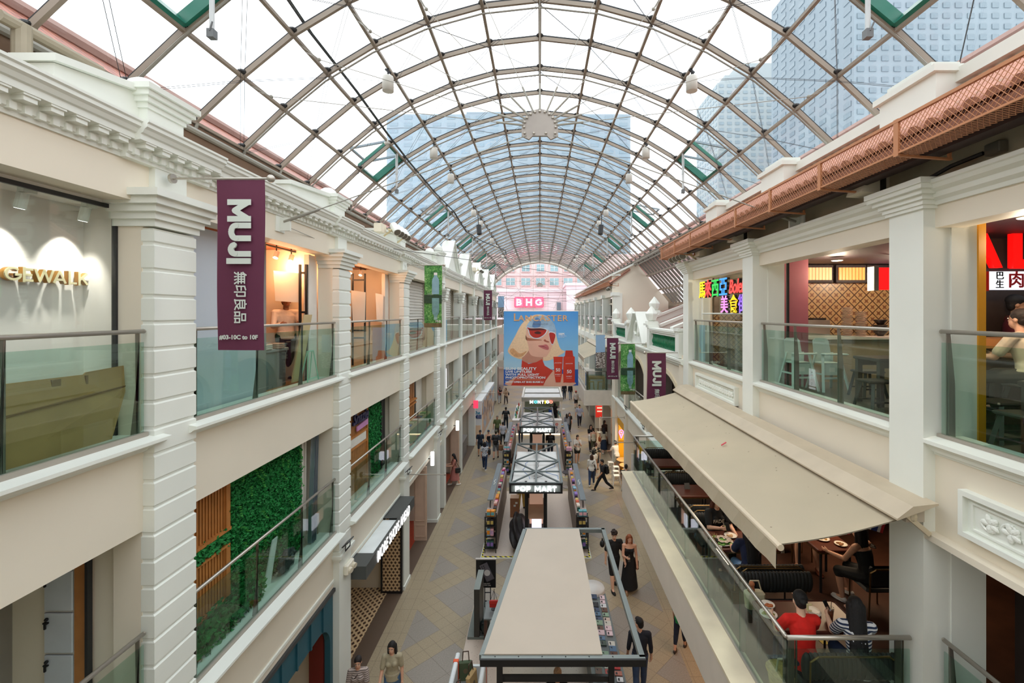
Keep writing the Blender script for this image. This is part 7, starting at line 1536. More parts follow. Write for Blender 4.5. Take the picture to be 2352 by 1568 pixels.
for k in range(26):
    x = r.choice((-1.85, -1.75, 1.42, 1.52)); y = 33.6+.18*k; h = r.choice(['C83A2A', 'E8C040', '5AA8B8', 'E8E0D8', 'D87A9A', '6AA05A']); c = MB(); hh = r.uniform(.15, .3); c.lathe([(.05, 0), (.05, hh*.7), (.025, hh*.85), (.025, hh)], (x, y, 1.0), 10); tag(c.build('flask', mat(h, .35), smooth=True), '%s flask on the %s counter of the far white kiosk' % ({'C83A2A': 'red', 'E8C040': 'yellow', '5AA8B8': 'teal', 'E8E0D8': 'white', 'D87A9A': 'pink', '6AA05A': 'green'}[h], 'left' if x < 0 else 'right'), 'bottle', 'flasks on the far kiosk counters, '+h)
R = thing('display_table', 'round white pedestal table at the corner of the far kiosk', 'table', (1.5, 32.3, 0)); c = MB(); c.lathe([(.01, 1.08), (.3, 1.08), (.32, 1.1), (.32, 1.16), (.3, 1.18), (.01, 1.18)], (1.6, 34.6, 0.35), 24); c.build('tabletop', WHITE, R); c = MB(); c.lathe([(.2, 0), (.2, .03), (.03, .06), (.03, 1.45)], (1.6, 34.6, 0), 12); c.build('pedestal', WHITE, R)
R = thing('makeup_stool', 'round steel pedestal table with small goods right of the nearer truss kiosk', 'table', (1.42, 22.8, 0)); c = MB(); c.lathe([(.25, 0), (.25, .02), (.03, .05), (.03, .74)], (1.42, 23.0, 0), 14); c.build('pedestal', STEEL, R); c = MB(); c.lathe([(.01, .74), (.3, .74), (.3, .77), (.01, .77)], (1.42, 23.0, 0), 18); c.build('tabletop', mat('3A3A3C', .4), R)
# ================================================================ vault fittings: pendant lights, vents, cables
PEND = mat('DAD8D0', .5, vary=.02)
p0 = thing('pendant_light', 'x', 'light', (-3.04, 9.15, EYE+4.9), 'white cylinder lights under the glass vault')
c = MB(); c.tube(V(-3.04, 9.15, EYE+4.92), V(-3.04, 9.15, EYE+4.72), .02, 6); c.bar(V(-3.09, 9.15, EYE+4.88), V(-2.99, 9.15, EYE+4.8), .04); c.build('hanger', DARKM, p0)
c = MB(); c.lathe([(.06, 0), (.105, -.01), (.11, -.03), (.11, -.3), (.1, -.3)], (-3.04, 9.15, EYE+4.74), 18); c.build('housing', PEND, p0, True)
c = MB(); c.lathe([(.085, -.29), (.085, -.295)], (-3.04, 9.15, EYE+4.74), 16); c.build('lens', mat('E8DCB8', .4), p0)
ORDN = ['first', 'second', 'third', 'fourth', 'fifth', 'sixth', 'seventh', 'eighth', 'ninth']
for i, y in enumerate((9.15, 13.1, 15.6, 21.0, 23.5, 29, 32, 37.5, 40)):
    for sx in (-1, 1):
        lb = '%s white cylinder light counted from the camera, %s row under the vault' % (ORDN[i], 'left' if sx < 0 else 'right')
        if i == 0 and sx < 0: p0['label'] = lb; continue
        copy_tree(p0, T(3.04+sx*3.04, y-9.15, 0), lb)
    if i == 4:
        for sx in (-1, 1):
            R = thing('black_spotlight', 'black spotlight hanging below the fifth light of the %s row' % ('left' if sx < 0 else 'right'), 'spotlight', (sx*3.0, 22.4, 13.0)); c = MB(); c.tube(V(sx*3.0, 22.4, EYE+4.3), V(sx*2.95, 22.3, EYE+3.85), .12, 12); c.tube(V(sx*3.0, 22.4, EYE+4.3), V(sx*3.04, 22.4, EYE+4.85), .02, 6); c.build('housing', BLACK, R)
R = thing('smoke_detector', 'small round white detector under the left of the vault', 'detector', (-3.9, 11.4, EYE+4.3)); c = MB(); c.lathe([(.02, .1), (.02, 0), (.07, -.01), (.06, -.06), (.01, -.08)], (-3.88, 11.6, EYE+4.34), 14); c.build('body', PEND, R, True)
VG = mat('12705C', .35, vary=.05); 
for i, k in enumerate(VENTS):
    for sx in (-1, 1):
        R = thing('roof_vent', '%s green framed opening vent counted from the camera, %s side of the vault' % (ORDN[i], 'left' if sx < 0 else 'right'), 'roof vent', (sx*4.3, RY[k], 13), 'green roof vents'); y0, y1 = RY[k-1]+.05, RY[k]-.05
        a, b_ = V(sx*NX[4], 0, EYE+NZ[4]), V(sx*NX[5], 0, EYE+NZ[5]); d = (a-b_).normalized(); n_ = V(sx*abs(d.z), 0, abs(d.x)); a = a-d*.05; b_ = b_+d*.05
        for p, q in ((V(a.x, y0, a.z), V(b_.x, y0, b_.z)), (V(a.x, y1, a.z), V(b_.x, y1, b_.z)), (V(a.x, y0, a.z), V(a.x, y1, a.z)), (V(b_.x, y0, b_.z), V(b_.x, y1, b_.z))): c = MB(); c.bar(p+n_*.07, q+n_*.07, .06, .17, up=n_); c.build('frame', VG, R)
        hx = (a-b_).length; o = (b_-a).normalized(); o2 = (o*math.cos(.5)+n_*math.sin(.5)); e = a+o2*hx
        c = MB(); c.prism([a+n_*.16+V(0, y0, 0), a+n_*.16+V(0, y1, 0), e+n_*.16+V(0, y1, 0), e+n_*.16+V(0, y0, 0)], n_*.03); c.build('open_sash', ROOFG, R)
        for p, q in ((a+V(0, y0, 0), e+V(0, y0, 0)), (a+V(0, y1, 0), e+V(0, y1, 0)), (e+V(0, y0, 0), e+V(0, y1, 0))): c = MB(); c.bar(p+n_*.16, q+n_*.16, .05, .05); c.build('sash_rail', mat('7E8E96', .4, .3), R)
        ym = (y0+y1)/2; p = V(a.x-sx*.02, ym, a.z-.02); c = MB(); c.tube(p+V(0, 0, .1), p-V(0, 0, .55), .035, 10); c.tube(p-V(0, 0, .55), p-V(0, 0, 1.0), .028, 10); c.build('actuator', mat('C4C8C8', .4, .2), R)
        c = MB(); c.cbox(p-V(0, 0, 1.02), (.08, .08, .1)); c.tube(p-V(0, .04, 1.0), p+V(.04, -.05, -.9), .01, 5); c.build('motor_plug', mat('6A6E70', .4), R)
c = MB(); pts = [V(-3.83, 5.5, EYE+4.95), V(-3.78, 7.5, EYE+4.62), V(-3.72, 9.2, EYE+4.5), V(-3.7, 11, EYE+4.35), V(-3.72, 13, EYE+4.3), V(-3.65, 16, EYE+4.2), V(-3.6, 19, EYE+4.25), V(-3.4, 21, EYE+3.75), V(-2.9, 23, EYE+3.62), V(-2.2, 24.5, EYE+3.5), V(-1.9, 25.2, EYE+3.45), V(-1.85, 25.3, EYE+3.2)]; c.path(pts, .022, 6); c.path([p+V(.05, 0, -.04) for p in pts[:9]], .014, 5); tag(c.build('cable_bundle', mat('2E3638', .5)), 'dark cable bundle sagging along the left of the vault', 'cable')
def wire(label, *pts): c = MB(); c.path(pts, .008, 5); tag(c.build('stay_wire', CABLE), label, 'wire', 'loose stay wires under the vault')
wire('thin stay wire across the vault beyond the first hub', V(-5.3, 20.2, 11.6), V(0, 20.0, 11.0), V(5.3, 20.2, 11.6)); wire('thin stay wire across the vault above the far banner', V(-4.3, 26, 10.4), V(0, 25.8, 10.0), V(4.3, 26, 10.2)); wire('long thin wire from the left cornice to the right eave', V(-4.1, 12.8, 10.55), V(0, 16, 10.25), V(4.0, 24, 10.3)); wire('thin wire crossing low in front of the far pink store', V(-4.2, 33, 10.3), V(1, 34, 9.6), V(4.2, 36, 9.8)); wire('second thin wire crossing in front of the far pink store', V(-4.2, 42, 11.3), V(0, 43, 10.4), V(4.1, 41, 9.4))
# pipes on the brown wall at the upper left
R = thing('steel_pipework', 'cream painted steel pipes against the brown wall at upper left', 'pipes', (-5.2, 4.3, 10.8)); PIP = mat('A59B86', .5, vary=.1)
for y in (3.72, 3.98): c = MB(); c.path([V(-5.3, y-.35, 11.62), V(-5.25, y-.15, 11.55), V(-5.2, y, 11.35), V(-5.2, y, 10.8)], .035, 8); c.build('bent_pipe', PIP, R)
c = MB(); c.tube(V(-5.1, 4.5, 10.8), V(-5.1, 4.5, 11.58), .075, 12); c.tube(V(-5.1, 4.3, 11.56), V(-5.1, 5.3, 11.56), .06, 10); c.build('stub_column', PIP, R)
# ================================================================ people
def capsule(c, p, q, r1, r2, n=10, k=4, fl=1.0):
    p, q = Vector(p), Vector(q); d = q-p
    if d.length < 1e-5: d = V(0, 0, 1e-4)
    z = d.normalized(); x = z.cross(V(0, 1, 0)) if abs(z.y) < .9 else z.cross(V(1, 0, 0)); x.normalize(); y = z.cross(x); vs = []; fs = []
    rows = [(p, r1, -PI/2+PI/2*i/k) for i in range(1, k+1)]+[(q, r2, PI/2*i/k) for i in range(0, k)]
    for o, r, a in rows:
        for i in range(n): t_ = 2*PI*i/n; vs.append(o+(x*math.cos(t_)+y*math.sin(t_)*fl)*r*math.cos(a)+z*r*math.sin(a))
    vs += [p-z*r1, q+z*r2]; m = len(rows)
    for j in range(m-1):
        for i in range(n): fs.append((j*n+i, j*n+(i+1) % n, (j+1)*n+(i+1) % n, (j+1)*n+i))
    for i in range(n): fs += [((i+1) % n, i, m*n), ((m-1)*n+i, (m-1)*n+(i+1) % n, m*n+1)]
    c.add(vs, fs)
def loft(c, rings, n=20):
    """closed elliptical loft: (centre, rx, ry, yaw matrix) rings"""
    vs = []; fs = []
    for o, rx, ry, M in rings:
        for i in range(n): a = 2*PI*i/n; vs.append(Vector(o)+M @ V(rx*math.cos(a), ry*math.sin(a), 0))
    m = len(rings)
    for j in range(m-1):
        for i in range(n): fs.append((j*n+i, j*n+(i+1) % n, (j+1)*n+(i+1) % n, (j+1)*n+i))
    fs += [tuple(range(n-1, -1, -1)), tuple(range((m-1)*n, m*n))]; c.add(vs, fs)
def skinned(c, name, m, parent, vox, sm=4):
    me = bpy.data.meshes.new('tmp'); me.from_pydata(c.v, [], c.f)
    bm = bmesh.new(); bm.from_mesh(me); bmesh.ops.recalc_face_normals(bm, faces=bm.faces); bm.to_mesh(me); bm.free()
    o = bpy.data.objects.new('tmp', me); r = o.modifiers.new('r', 'REMESH'); r.mode = 'VOXEL'; r.voxel_size = vox
    s = o.modifiers.new('s', 'SMOOTH'); s.iterations = sm; s.factor = .5
    me = evaluated(o, name); me.materials.clear(); me.materials.append(m); me.polygons.foreach_set('use_smooth', [True]*len(me.polygons))
    o = bpy.data.objects.new(name, me); COL.objects.link(o); o.parent = parent; o.matrix_parent_inverse = parent_world(parent).inverted(); return o
SKINS = ['D9A68A', 'C99878', 'B98764', 'E3B79C', '8A5A40']; R_ = math.radians
def garment_mat(h, pattern=None):
    if not pattern: return mat(h, .85, vary=.08, scale=14)
    k = (h, pattern)
    if k in MATS: return MATS[k]
    m, t, N, L, b = nodemat('garment_print'); tc = N.new('ShaderNodeTexCoord')
    if pattern[0] == 'stripe':
        sp = N.new('ShaderNodeSeparateXYZ'); L.new(tc.outputs['Object'], sp.inputs[0]); f_ = mathn(t, 'LESS_THAN', mathn(t, 'FRACT', mathn(t, 'MULTIPLY', sp.outputs[2], pattern[2])), .5)
    else:
        v = N.new('ShaderNodeTexNoise'); v.inputs['Scale'].default_value = pattern[2]; L.new(tc.outputs['Object'], v.inputs['Vector']); f_ = mathn(t, 'GREATER_THAN', v.outputs['Fac'], .53)
    L.new(mixc(t, f_, h, pattern[1]), b.inputs['Base Color']); b.inputs['Roughness'].default_value = .85; MATS[k] = m; return m
def person(label, loc, yaw, h=1.65, sex='f', legs=((14, 4), (-12, 12)), arms=((6, 7, 12), (-6, 7, 12)), lean=2, head=(0, 0), skin=0, hair=('short', '1C1614'), top=('short', 'D8D4CC'), bottom=('trousers', '2A3040'), shoe='2A2624', sit=None, pat=None, vox=.012, hat=None, hint=0, group=None):
    x0, y0, z0 = loc; M = T(x0, y0, z0) @ RZ(R_(yaw)); root = thing('person', label, 'person', loc, group); W_ = lambda v: M @ Vector(v)
    sw = (.098 if sex == 'f' else .113)*h; hipw = .05*h; J = {}
    Pz = .53*h if sit is None else sit+.055*h
    legj = []
    for sg, lg in ((-1, legs[0]), (1, legs[1])):
        a, b = R_(lg[0]), R_(lg[1]); out = R_(lg[2]) if len(lg) > 2 else .03
        hp = V(sg*hipw, 0, Pz); kn = hp+V(sg*math.sin(out), -math.sin(a), -math.cos(a)).normalized()*.245*h; an = kn+V(sg*math.sin(out)*.3, -math.sin(a-b), -math.cos(a-b)).normalized()*.245*h; legj.append([hp, kn, an])
    if sit is None:
        dz = .04*h-min(l[2].z for l in legj); Pz += dz
        for l in legj:
            for v in l: v.z += dz
    P = V(0, 0, Pz); ln = R_(lean); up = V(0, -math.sin(ln), math.cos(ln)); N = P+up*.29*h
    hy, hn = R_(head[0]), R_(head[1]); HM = (Matrix.Rotation(hy, 3, 'Z') @ Matrix.Rotation(hn, 3, 'X')); Hc = N+up*.045*h+HM @ V(0, -.012*h, .062*h)
    armj = []
    for sg, ar in ((-1, arms[0]), (1, arms[1])):
        p, o, e = (R_(q) for q in ar[:3]); inn = R_(ar[3]) if len(ar) > 3 else 0
        sh = N+V(sg*sw, 0, -.022*h); el = sh+V(sg*math.sin(o), -math.sin(p)*math.cos(o), -math.cos(p)*math.cos(o))*.168*h
        fd = V(sg*math.sin(o)*.4-sg*math.sin(inn), -math.sin(p+e)*math.cos(inn), -math.cos(p+e)*math.cos(inn)).normalized(); wr = el+fd*.142*h; armj.append((sh, el, wr, fd))
    sk = mat(SKINS[skin], .55, vary=.05, scale=6); hm = mat(hair[1], .7, vary=.35, scale=40, bump=.6)
    def limbs(c, g, what):
        if what:
            loft(c, [(W_(P+up*a*h), rx*h+g, ry*h+g, (M.to_3x3() @ Matrix.Rotation(ln, 3, 'X'))) for a, rx, ry in ((-.07, .06, .05), (-.03, .088, .066), (.03, .09 if sex == 'f' else .086, .064), (.1, .072 if sex == 'f' else .082, .056), (.18, .083 if sex == 'f' else .095, .066 if sex == 'f' else .064), (.235, .088 if sex == 'f' else .102, .06), (.27, .07, .045), (.295, .038, .036))[:6 if what == 'vest' else 8]])
            for sg in (0, 1):
                if what != 'vest': capsule(c, W_(armj[sg][0]), W_(N-up*.02*h), .033*h+g, .036*h+g)
                else: q_ = (armj[sg][0]-N)*.5; capsule(c, W_(N+q_+V(0, -.03*h, -.06*h)), W_(N+q_+V(0, .01*h, .022*h)), .014*h, .014*h); capsule(c, W_(N+q_+V(0, .01*h, .022*h)), W_(N+q_+V(0, .04*h, -.06*h)), .014*h, .014*h)
            if sex == 'f':
                for sg in (-1, 1): c.ell(W_(P+up*.195*h+V(sg*.04*h, -.05*h, 0)), (.036*h+g*.6,)*3, 8, 10)
    def arm(c, g, ends):
        for (sh, el, wr, fd) in armj:
            if ends == 'short': capsule(c, W_(sh), W_(sh+(el-sh)*.72), .034*h+g, .031*h+g*1.3)
            else:
                capsule(c, W_(sh), W_(el), .031*h+g, .0245*h+g); w2 = wr if ends == 'long' else el+(wr-el)*.45; capsule(c, W_(el), W_(w2), .0245*h+g, (.017 if ends == 'long' else .021)*h+g*1.1)
    def leg(c, g, frac):
        for hp, kn, an in legj:
            capsule(c, W_(hp), W_(kn if frac > 1 else hp+(kn-hp)*frac), .054*h+g, (.036 if frac > 1 else .054-.016*frac)*h+g*1.2)
            if frac > 1: k2 = kn+(an-kn)*(frac-1); capsule(c, W_(kn), W_(kn+(k2-kn)*.35), .036*h+g, .036*h+g); capsule(c, W_(kn+(k2-kn)*.35), W_(k2), .036*h+g, .021*h+g*1.4)
    b = MB(); limbs(b, 0, 'body'); arm(b, 0, 'long'); leg(b, 0, 2.0); capsule(b, W_(N-up*.02*h), W_(Hc-HM @ V(0, -.004*h, .03*h)), .032*h, .03*h)
    HR = M.to_3x3() @ HM; b.ell(W_(Hc+HM @ V(0, .008*h, .012*h)), (.044*h, .055*h, .056*h), 10, 14, HR); b.ell(W_(Hc+HM @ V(0, -.016*h, -.03*h)), (.035*h, .036*h, .042*h), 8, 12, HR); b.ell(W_(Hc+HM @ V(0, -.05*h, -.012*h)), (.008*h, .011*h, .014*h), 6, 8, HR)
    for sg in (-1, 1): b.ell(W_(Hc+HM @ V(sg*.045*h, .008*h, -.008*h)), (.006*h, .012*h, .018*h), 6, 8, HR)
    for si, (sh, el, wr, fd) in enumerate(armj):
        sg = -1 if si == 0 else 1; nrm = V(-sg, 0, 0); nrm = (nrm-fd*nrm.dot(fd)).normalized(); sd = fd.cross(nrm)*sg; pc = wr+fd*.03*h
        capsule(b, W_(wr), W_(wr+fd*.045*h), .0155*h, .02*h, fl=.62); r_ = max(.0048*h, vox*.62)
        for q in range(4):
            s0 = wr+fd*.055*h+sd*(q-1.5)*.0105*h; L_ = (.022, .026, .024, .018)[q]*h; m1 = s0+fd*L_*.95+nrm*L_*.35; m2 = m1+fd*L_*.55+nrm*L_*.8; capsule(b, W_(s0), W_(m1), r_, r_*.95, 8, 3); capsule(b, W_(m1), W_(m2), r_*.95, r_*.8, 8, 3)
        t0 = wr+fd*.022*h-sd*.017*h; t1 = t0+fd*.022*h-sd*.012*h+nrm*.008*h; capsule(b, W_(t0), W_(t1), r_*1.15, r_, 8, 3); capsule(b, W_(t1), W_(t1+fd*.018*h+nrm*.008*h), r_, r_*.85, 8, 3); J['hand%d' % si] = W_(wr+fd*.075*h+nrm*.02*h)
    for hp, kn, an in legj: capsule(b, W_(an), W_(an+V(0, -.07*h, -.022*h)), .022*h, .017*h)
    skinned(b, 'body', sk, root, vox, 3)
    # face
    face = HM @ V(0, -1, 0); fw = (M.to_3x3() @ face)
    if fw.y < .55 or vox < .01:
        for sg in (-1, 1):
            e = MB(); e.ell(W_(Hc+HM @ V(sg*.019*h, -.0465*h, .004*h)), (.0085*h, .004*h, .0045*h), 6, 8, HR); eo = e.build('eye', mat('E8E2DC', .3), root, True); e = MB(); e.ell(W_(Hc+HM @ V(sg*.019*h, -.0495*h, .004*h)), (.004*h, .0025*h, .0042*h), 6, 8, HR); e.build('iris', mat('1E1410', .2), eo, True)
            e = MB(); e.ell(W_(Hc+HM @ V(sg*.02*h, -.047*h, .017*h)), (.012*h, .004*h, .0028*h), 5, 8, HR); e.build('eyebrow', hm, root, True)
        e = MB(); e.ell(W_(Hc+HM @ V(0, -.049*h, -.04*h)), (.013*h, .0045*h, .0042*h), 6, 10, HR); e.build('mouth', mat('A8584E', .4), root, True)
    # hair
    st = hair[0]; c = MB(); big = 1.0
    if st != 'bald':
        c.ell(W_(Hc+HM @ V(0, .014*h, .022*h)), (.05*h*big, .057*h, .055*h), 10, 14, HR)
        if st == 'short': c.ell(W_(Hc+HM @ V(0, .035*h, -.01*h)), (.043*h, .032*h, .045*h), 8, 12, HR); c.ell(W_(Hc+HM @ V(0, -.028*h, .052*h)), (.036*h, .022*h, .018*h), 8, 10, HR)
        elif st == 'curly':
            rr = random.Random(5)
            for _ in range(34): a = rr.uniform(0, 2*PI); z = rr.uniform(.0, 1); c.ell(W_(Hc+HM @ V(.047*h*math.cos(a)*math.sqrt(1-z*z*.8), .01*h+.052*h*math.sin(a)*math.sqrt(1-z*z*.8), .035*h+.045*h*z)), (.015*h,)*3, 6, 8)
        elif st in ('long', 'vlong', 'bob'):
            L_ = {'long': .2, 'vlong': .33, 'bob': .1}[st]*h
            for sg in (-1, 1): capsule(c, W_(Hc+HM @ V(sg*.044*h, .006*h, .01*h)), W_(Hc+HM @ V(sg*.05*h, .012*h, -L_*.55)), .017*h, .016*h)
            for q in (-1.3, -.65, 0, .65, 1.3): capsule(c, W_(Hc+HM @ V(q*.026*h, (.046-.008*q*q)*h, .01*h)), W_(Hc+HM @ V(q*.034*h, (.045-.006*q*q)*h+(.022*h if L_ > .15*h else 0), -L_*(1-.06*q*q))), .028*h, .016*h)
        elif st in ('bun', 'tail'):
            c.ell(W_(Hc+HM @ V(0, .03*h, -.005*h)), (.044*h, .036*h, .045*h), 8, 12, HR)
            if st == 'bun': c.ell(W_(Hc+HM @ V(0, .075*h, .012*h)), (.026*h,)*3, 8, 10)
            else: capsule(c, W_(Hc+HM @ V(0, .07*h, .02*h)), W_(Hc+HM @ V(0, .1*h, -.12*h)), .02*h, .012*h)
        elif st == 'hijab': c.ell(W_(Hc+HM @ V(0, .012*h, .0)), (.056*h, .06*h, .075*h), 10, 14, HR); capsule(c, W_(N+up*.01*h), W_(N-up*.08*h), .065*h, .1*h, fl=.7)
        skinned(c, 'hair' if st != 'hijab' else 'headscarf', hm, root, max(vox*.8, .007), 6)
    if hat:
        c = MB(); c.ell(W_(Hc+HM @ V(0, .012*h, .038*h)), (.054*h, .062*h, .05*h), 8, 14, HR); c.ell(W_(Hc+HM @ V(0, -.065*h, .035*h)), (.04*h, .045*h, .006*h), 6, 12, HR); c.build('cap', mat(hat, .8), root, True)
    # clothes
    tm = garment_mat(top[1], pat); g = .009
    if top[0]:
        c = MB(); limbs(c, g, 'top' if top[0] != 'none' else 'vest')
        if top[0] != 'none': arm(c, g, top[0])
        loft(c, [(W_(P+up*(.05 if sit is None else .04)*h), .095*h+g, .07*h+g, M.to_3x3()), (W_(P-up*.035*h), .098*h+g, .076*h+g, M.to_3x3())])
        skinned(c, 'top', tm, root, vox, 4)
    bk, bc = bottom; bm_ = garment_mat(bc, pat if bk == 'jumpsuit' else None); c = MB()
    if bk in ('trousers', 'cropped', 'shorts', 'short_shorts'):
        loft(c, [(W_(P+up*.06*h), .082*h+g*.6, .06*h+g*.6, M.to_3x3()), (W_(P-V(0, 0, .01*h)), .094*h+g*.6, .07*h+g*.6, M.to_3x3()), (W_(P-V(0, 0, .06*h)), .085*h, .066*h, M.to_3x3())]); leg(c, .012, {'trousers': 1.96, 'cropped': 1.6, 'shorts': .98, 'short_shorts': .5}[bk])
    else:
        Lh = {'skirt': .27, 'midi': .36, 'maxi': .45, 'mini': .18}[bk]*h; k0, k1 = legj[0][1], legj[1][1]; kc = (k0+k1)/2; ax = (kc-P); 
        if sit is None: loft(c, [(W_(P+up*.07*h), .078*h+g, .06*h+g, M.to_3x3()), (W_(P), .095*h+g, .078*h+g, M.to_3x3()), (W_(P-V(0, 0, Lh*.5)), .1*h+Lh*.06, .09*h+Lh*.1, M.to_3x3()), (W_(P-V(0, 0, Lh)), .1*h+Lh*.12, .09*h+Lh*.2, M.to_3x3())])
        else: leg(c, .018, 1.2); loft(c, [(W_(P+up*.06*h), .085*h+g, .065*h+g, M.to_3x3()), (W_(P-V(0, 0, .03*h)), .1*h, .09*h, M.to_3x3())])
    skinned(c, 'bottoms' if bk in ('trousers', 'cropped', 'shorts', 'short_shorts') else 'skirt', bm_, root, vox, 4)
    for hp, kn, an in legj:
        c = MB(); f_ = V(0, -1, 0); capsule(c, W_(an+V(0, .015*h, -.02*h)), W_(an+V(0, -.085*h, -.024*h)), .026*h, .021*h, 12, 4, 1.0); loft(c, [(W_(an+V(0, -.036*h, -.0395*h)), .03*h, .08*h, M.to_3x3()), (W_(an+V(0, -.036*h, -.026*h)), .029*h, .078*h, M.to_3x3())]); c.build('shoe', mat(shoe, .5), root, True)
    J.update(head=W_(Hc), neck=W_(N), hip=W_(P), sh0=W_(armj[0][0]), sh1=W_(armj[1][0]), M=M, root=root); return J
def gp(px, py, hy):
    p = on_ground(px, py); return tuple(p), EYE-(hy-VY)*p.y/F
def walker(label, px, py, hy, yaw, **k):
    p, h = gp(px, py, hy); k.setdefault('vox', .011 if p[1] < 20 else .014); return person(label, p, yaw, max(1.45, min(1.92, h)), **k)
def bag(label, p, d, h, ang=0, strap=None, cat='bag', name='shoulder_bag'):
    R = thing(name, label, cat, tuple(p)); M = T(*p) @ RZ(ang); c = MB(); c.bbox(-d[0]/2, d[0]/2, -d[1]/2, d[1]/2, -d[2]/2, d[2]/2, min(d)*.25, M); c.build('body', mat(h, .7), R)
    c = MB(); c.bbox(-d[0]*.35, d[0]*.35, -d[1]/2-.02, -d[1]/2, -d[2]*.35, d[2]*.1, .008, M); c.build('pocket', mat(h, .6, vary=.1, scale=5), R)
    c = MB(); c.path([Vector(q) for q in strap] if strap else [M @ V(-d[0]*.3, 0, d[2]/2), M @ V(0, 0, d[2]/2+.2), M @ V(d[0]*.3, 0, d[2]/2)], .012, 6); c.build('strap', mat(h, .7), R)
def backpack(label, J, h='1A1A1C'):
    M = J['M'].to_3x3(); b = M @ V(0, 1, 0); p = (J['neck']+J['hip'])/2+b*.2+V(0, 0, .03); R = thing('backpack', label, 'bag', tuple(p)); MM = T(*p) @ M.to_4x4()
    c = MB(); c.bbox(-.15, .15, -.08, .09, -.24, .22, .05, MM); c.build('body', mat(h, .6), R); c = MB(); c.bbox(-.12, .12, .09, .13, -.2, .02, .02, MM); c.build('pocket', mat(h, .5, vary=.1), R)
    for s in (0, 1): q = J['sh%d' % s]; sg = -1 if s == 0 else 1; c = MB(); c.path([MM @ V(sg*.09, -.06, .18), q*.75+J['neck']*.25+V(0, 0, .055), q*.75+J['neck']*.25-b*.085-V(0, 0, .05), MM @ V(sg*.13, -.12, -.18)], .014, 6); c.build('strap', mat(h, .6), R)
def phone(label, p, ang=0): c = MB(); c.bbox(-.035, .035, -.005, .005, -.07, .07, .004, T(*p) @ RZ(ang) @ Matrix.Rotation(-.6, 4, 'X')); tag(c.build('phone', BLACK), label, 'phone')
# --- foreground walkers
A1 = person('woman in a grey striped T-shirt at the bottom left walking toward the camera', (-3.82, 9.62, 0), 8, 1.58, top=('short', '6A605C'), pat=('stripe', 'B8A8A0', 28), hair=('tail', '1E1614'), arms=((10, 8, 20), (14, 8, 70, 25)), head=(5, 8), bottom=('trousers', '2C3038'), vox=.008)
bag('thin dark crossbody strap bag worn by the woman in stripes', A1['hip']+V(-.2, 0, .05), (.2, .08, .15), '3A2A24', 0, [A1['hip']+V(-.2, 0, .12), A1['neck']+V(-.02, -.12, -.1), A1['sh1']+V(-.07, -.02, .05)])
person('woman in a beige T-shirt with long dark hair at the bottom left', (-3.22, 9.98, 0), 5, 1.63, top=('short', 'A89E84'), hair=('long', '14100F'), bottom=('trousers', '4A6A8C'), arms=((14, 9, 28), (-6, 9, 22)), head=(-6, 6), vox=.008)
walker('tall man in black T-shirt and shorts with curly hair beside the kiosk frame', 1410, 1350, 1214, 12, sex='m', top=('short', '161618'), bottom=('shorts', '141416'), hair=('curly', '2A1A12'), shoe='121212', arms=((-8, 8, 10), (12, 8, 20)), head=(-20, 12), vox=.008, skin=3)
A = walker('woman in a long black dress with auburn hair holding a bottle', 1445, 1353, 1224, -4, top=('none', '141416'), bottom=('maxi', '141416'), hair=('long', '8A4A28'), shoe='9A7A58', arms=((20, 6, 85, 20), (4, 8, 20)), head=(8, 8), vox=.008, skin=0)
c = MB(); c.lathe([(.03, 0), (.033, .02), (.033, .14), (.015, .17), (.015, .2)], A['hand0']+V(0, 0, -.08), 12); tag(c.build('water_bottle', CLEARG, smooth=True), 'clear water bottle in the hand of the woman in the black dress', 'bottle')
bag('brown bag on the arm of the woman in the black dress', A['hip']+V(.22, .02, -.12), (.1, .24, .3), '5A3A28', .2, [A['hip']+V(.22, -.06, .02), A['sh1']+V(.02, 0, .04), A['hip']+V(.22, .1, .02)])
person('man in a dark navy shirt and jeans seen from behind at the bottom right', (2.3, 10.5, 0), 176, 1.76, 'm', top=('mid', '1C1F2A'), bottom=('trousers', '3A4A66'), hair=('short', '141012'), arms=((-4, 9, 18), (6, 9, 14)), head=(38, 4), vox=.008)
A = walker('person in a green top under the terrace edge holding a white sheet', 1562, 1490, 1372, 150, top=('short', '1E8A4A'), bottom=('cropped', '1C2438'), shoe='3A2A22', arms=((30, 8, 60), (8, 8, 15)), hair=('short', '1A1412'), vox=.009)
c = MB(); c.prism([A['hand0']+V(-.16, -.02, -.12), A['hand0']+V(.06, -.02, -.16), A['hand0']+V(.08, 0, .16), A['hand0']+V(-.14, 0, .2)], V(0, .004, 0)); tag(c.build('paper_sheet', WHITE), 'white printed sheet held by the person in the green top', 'paper')
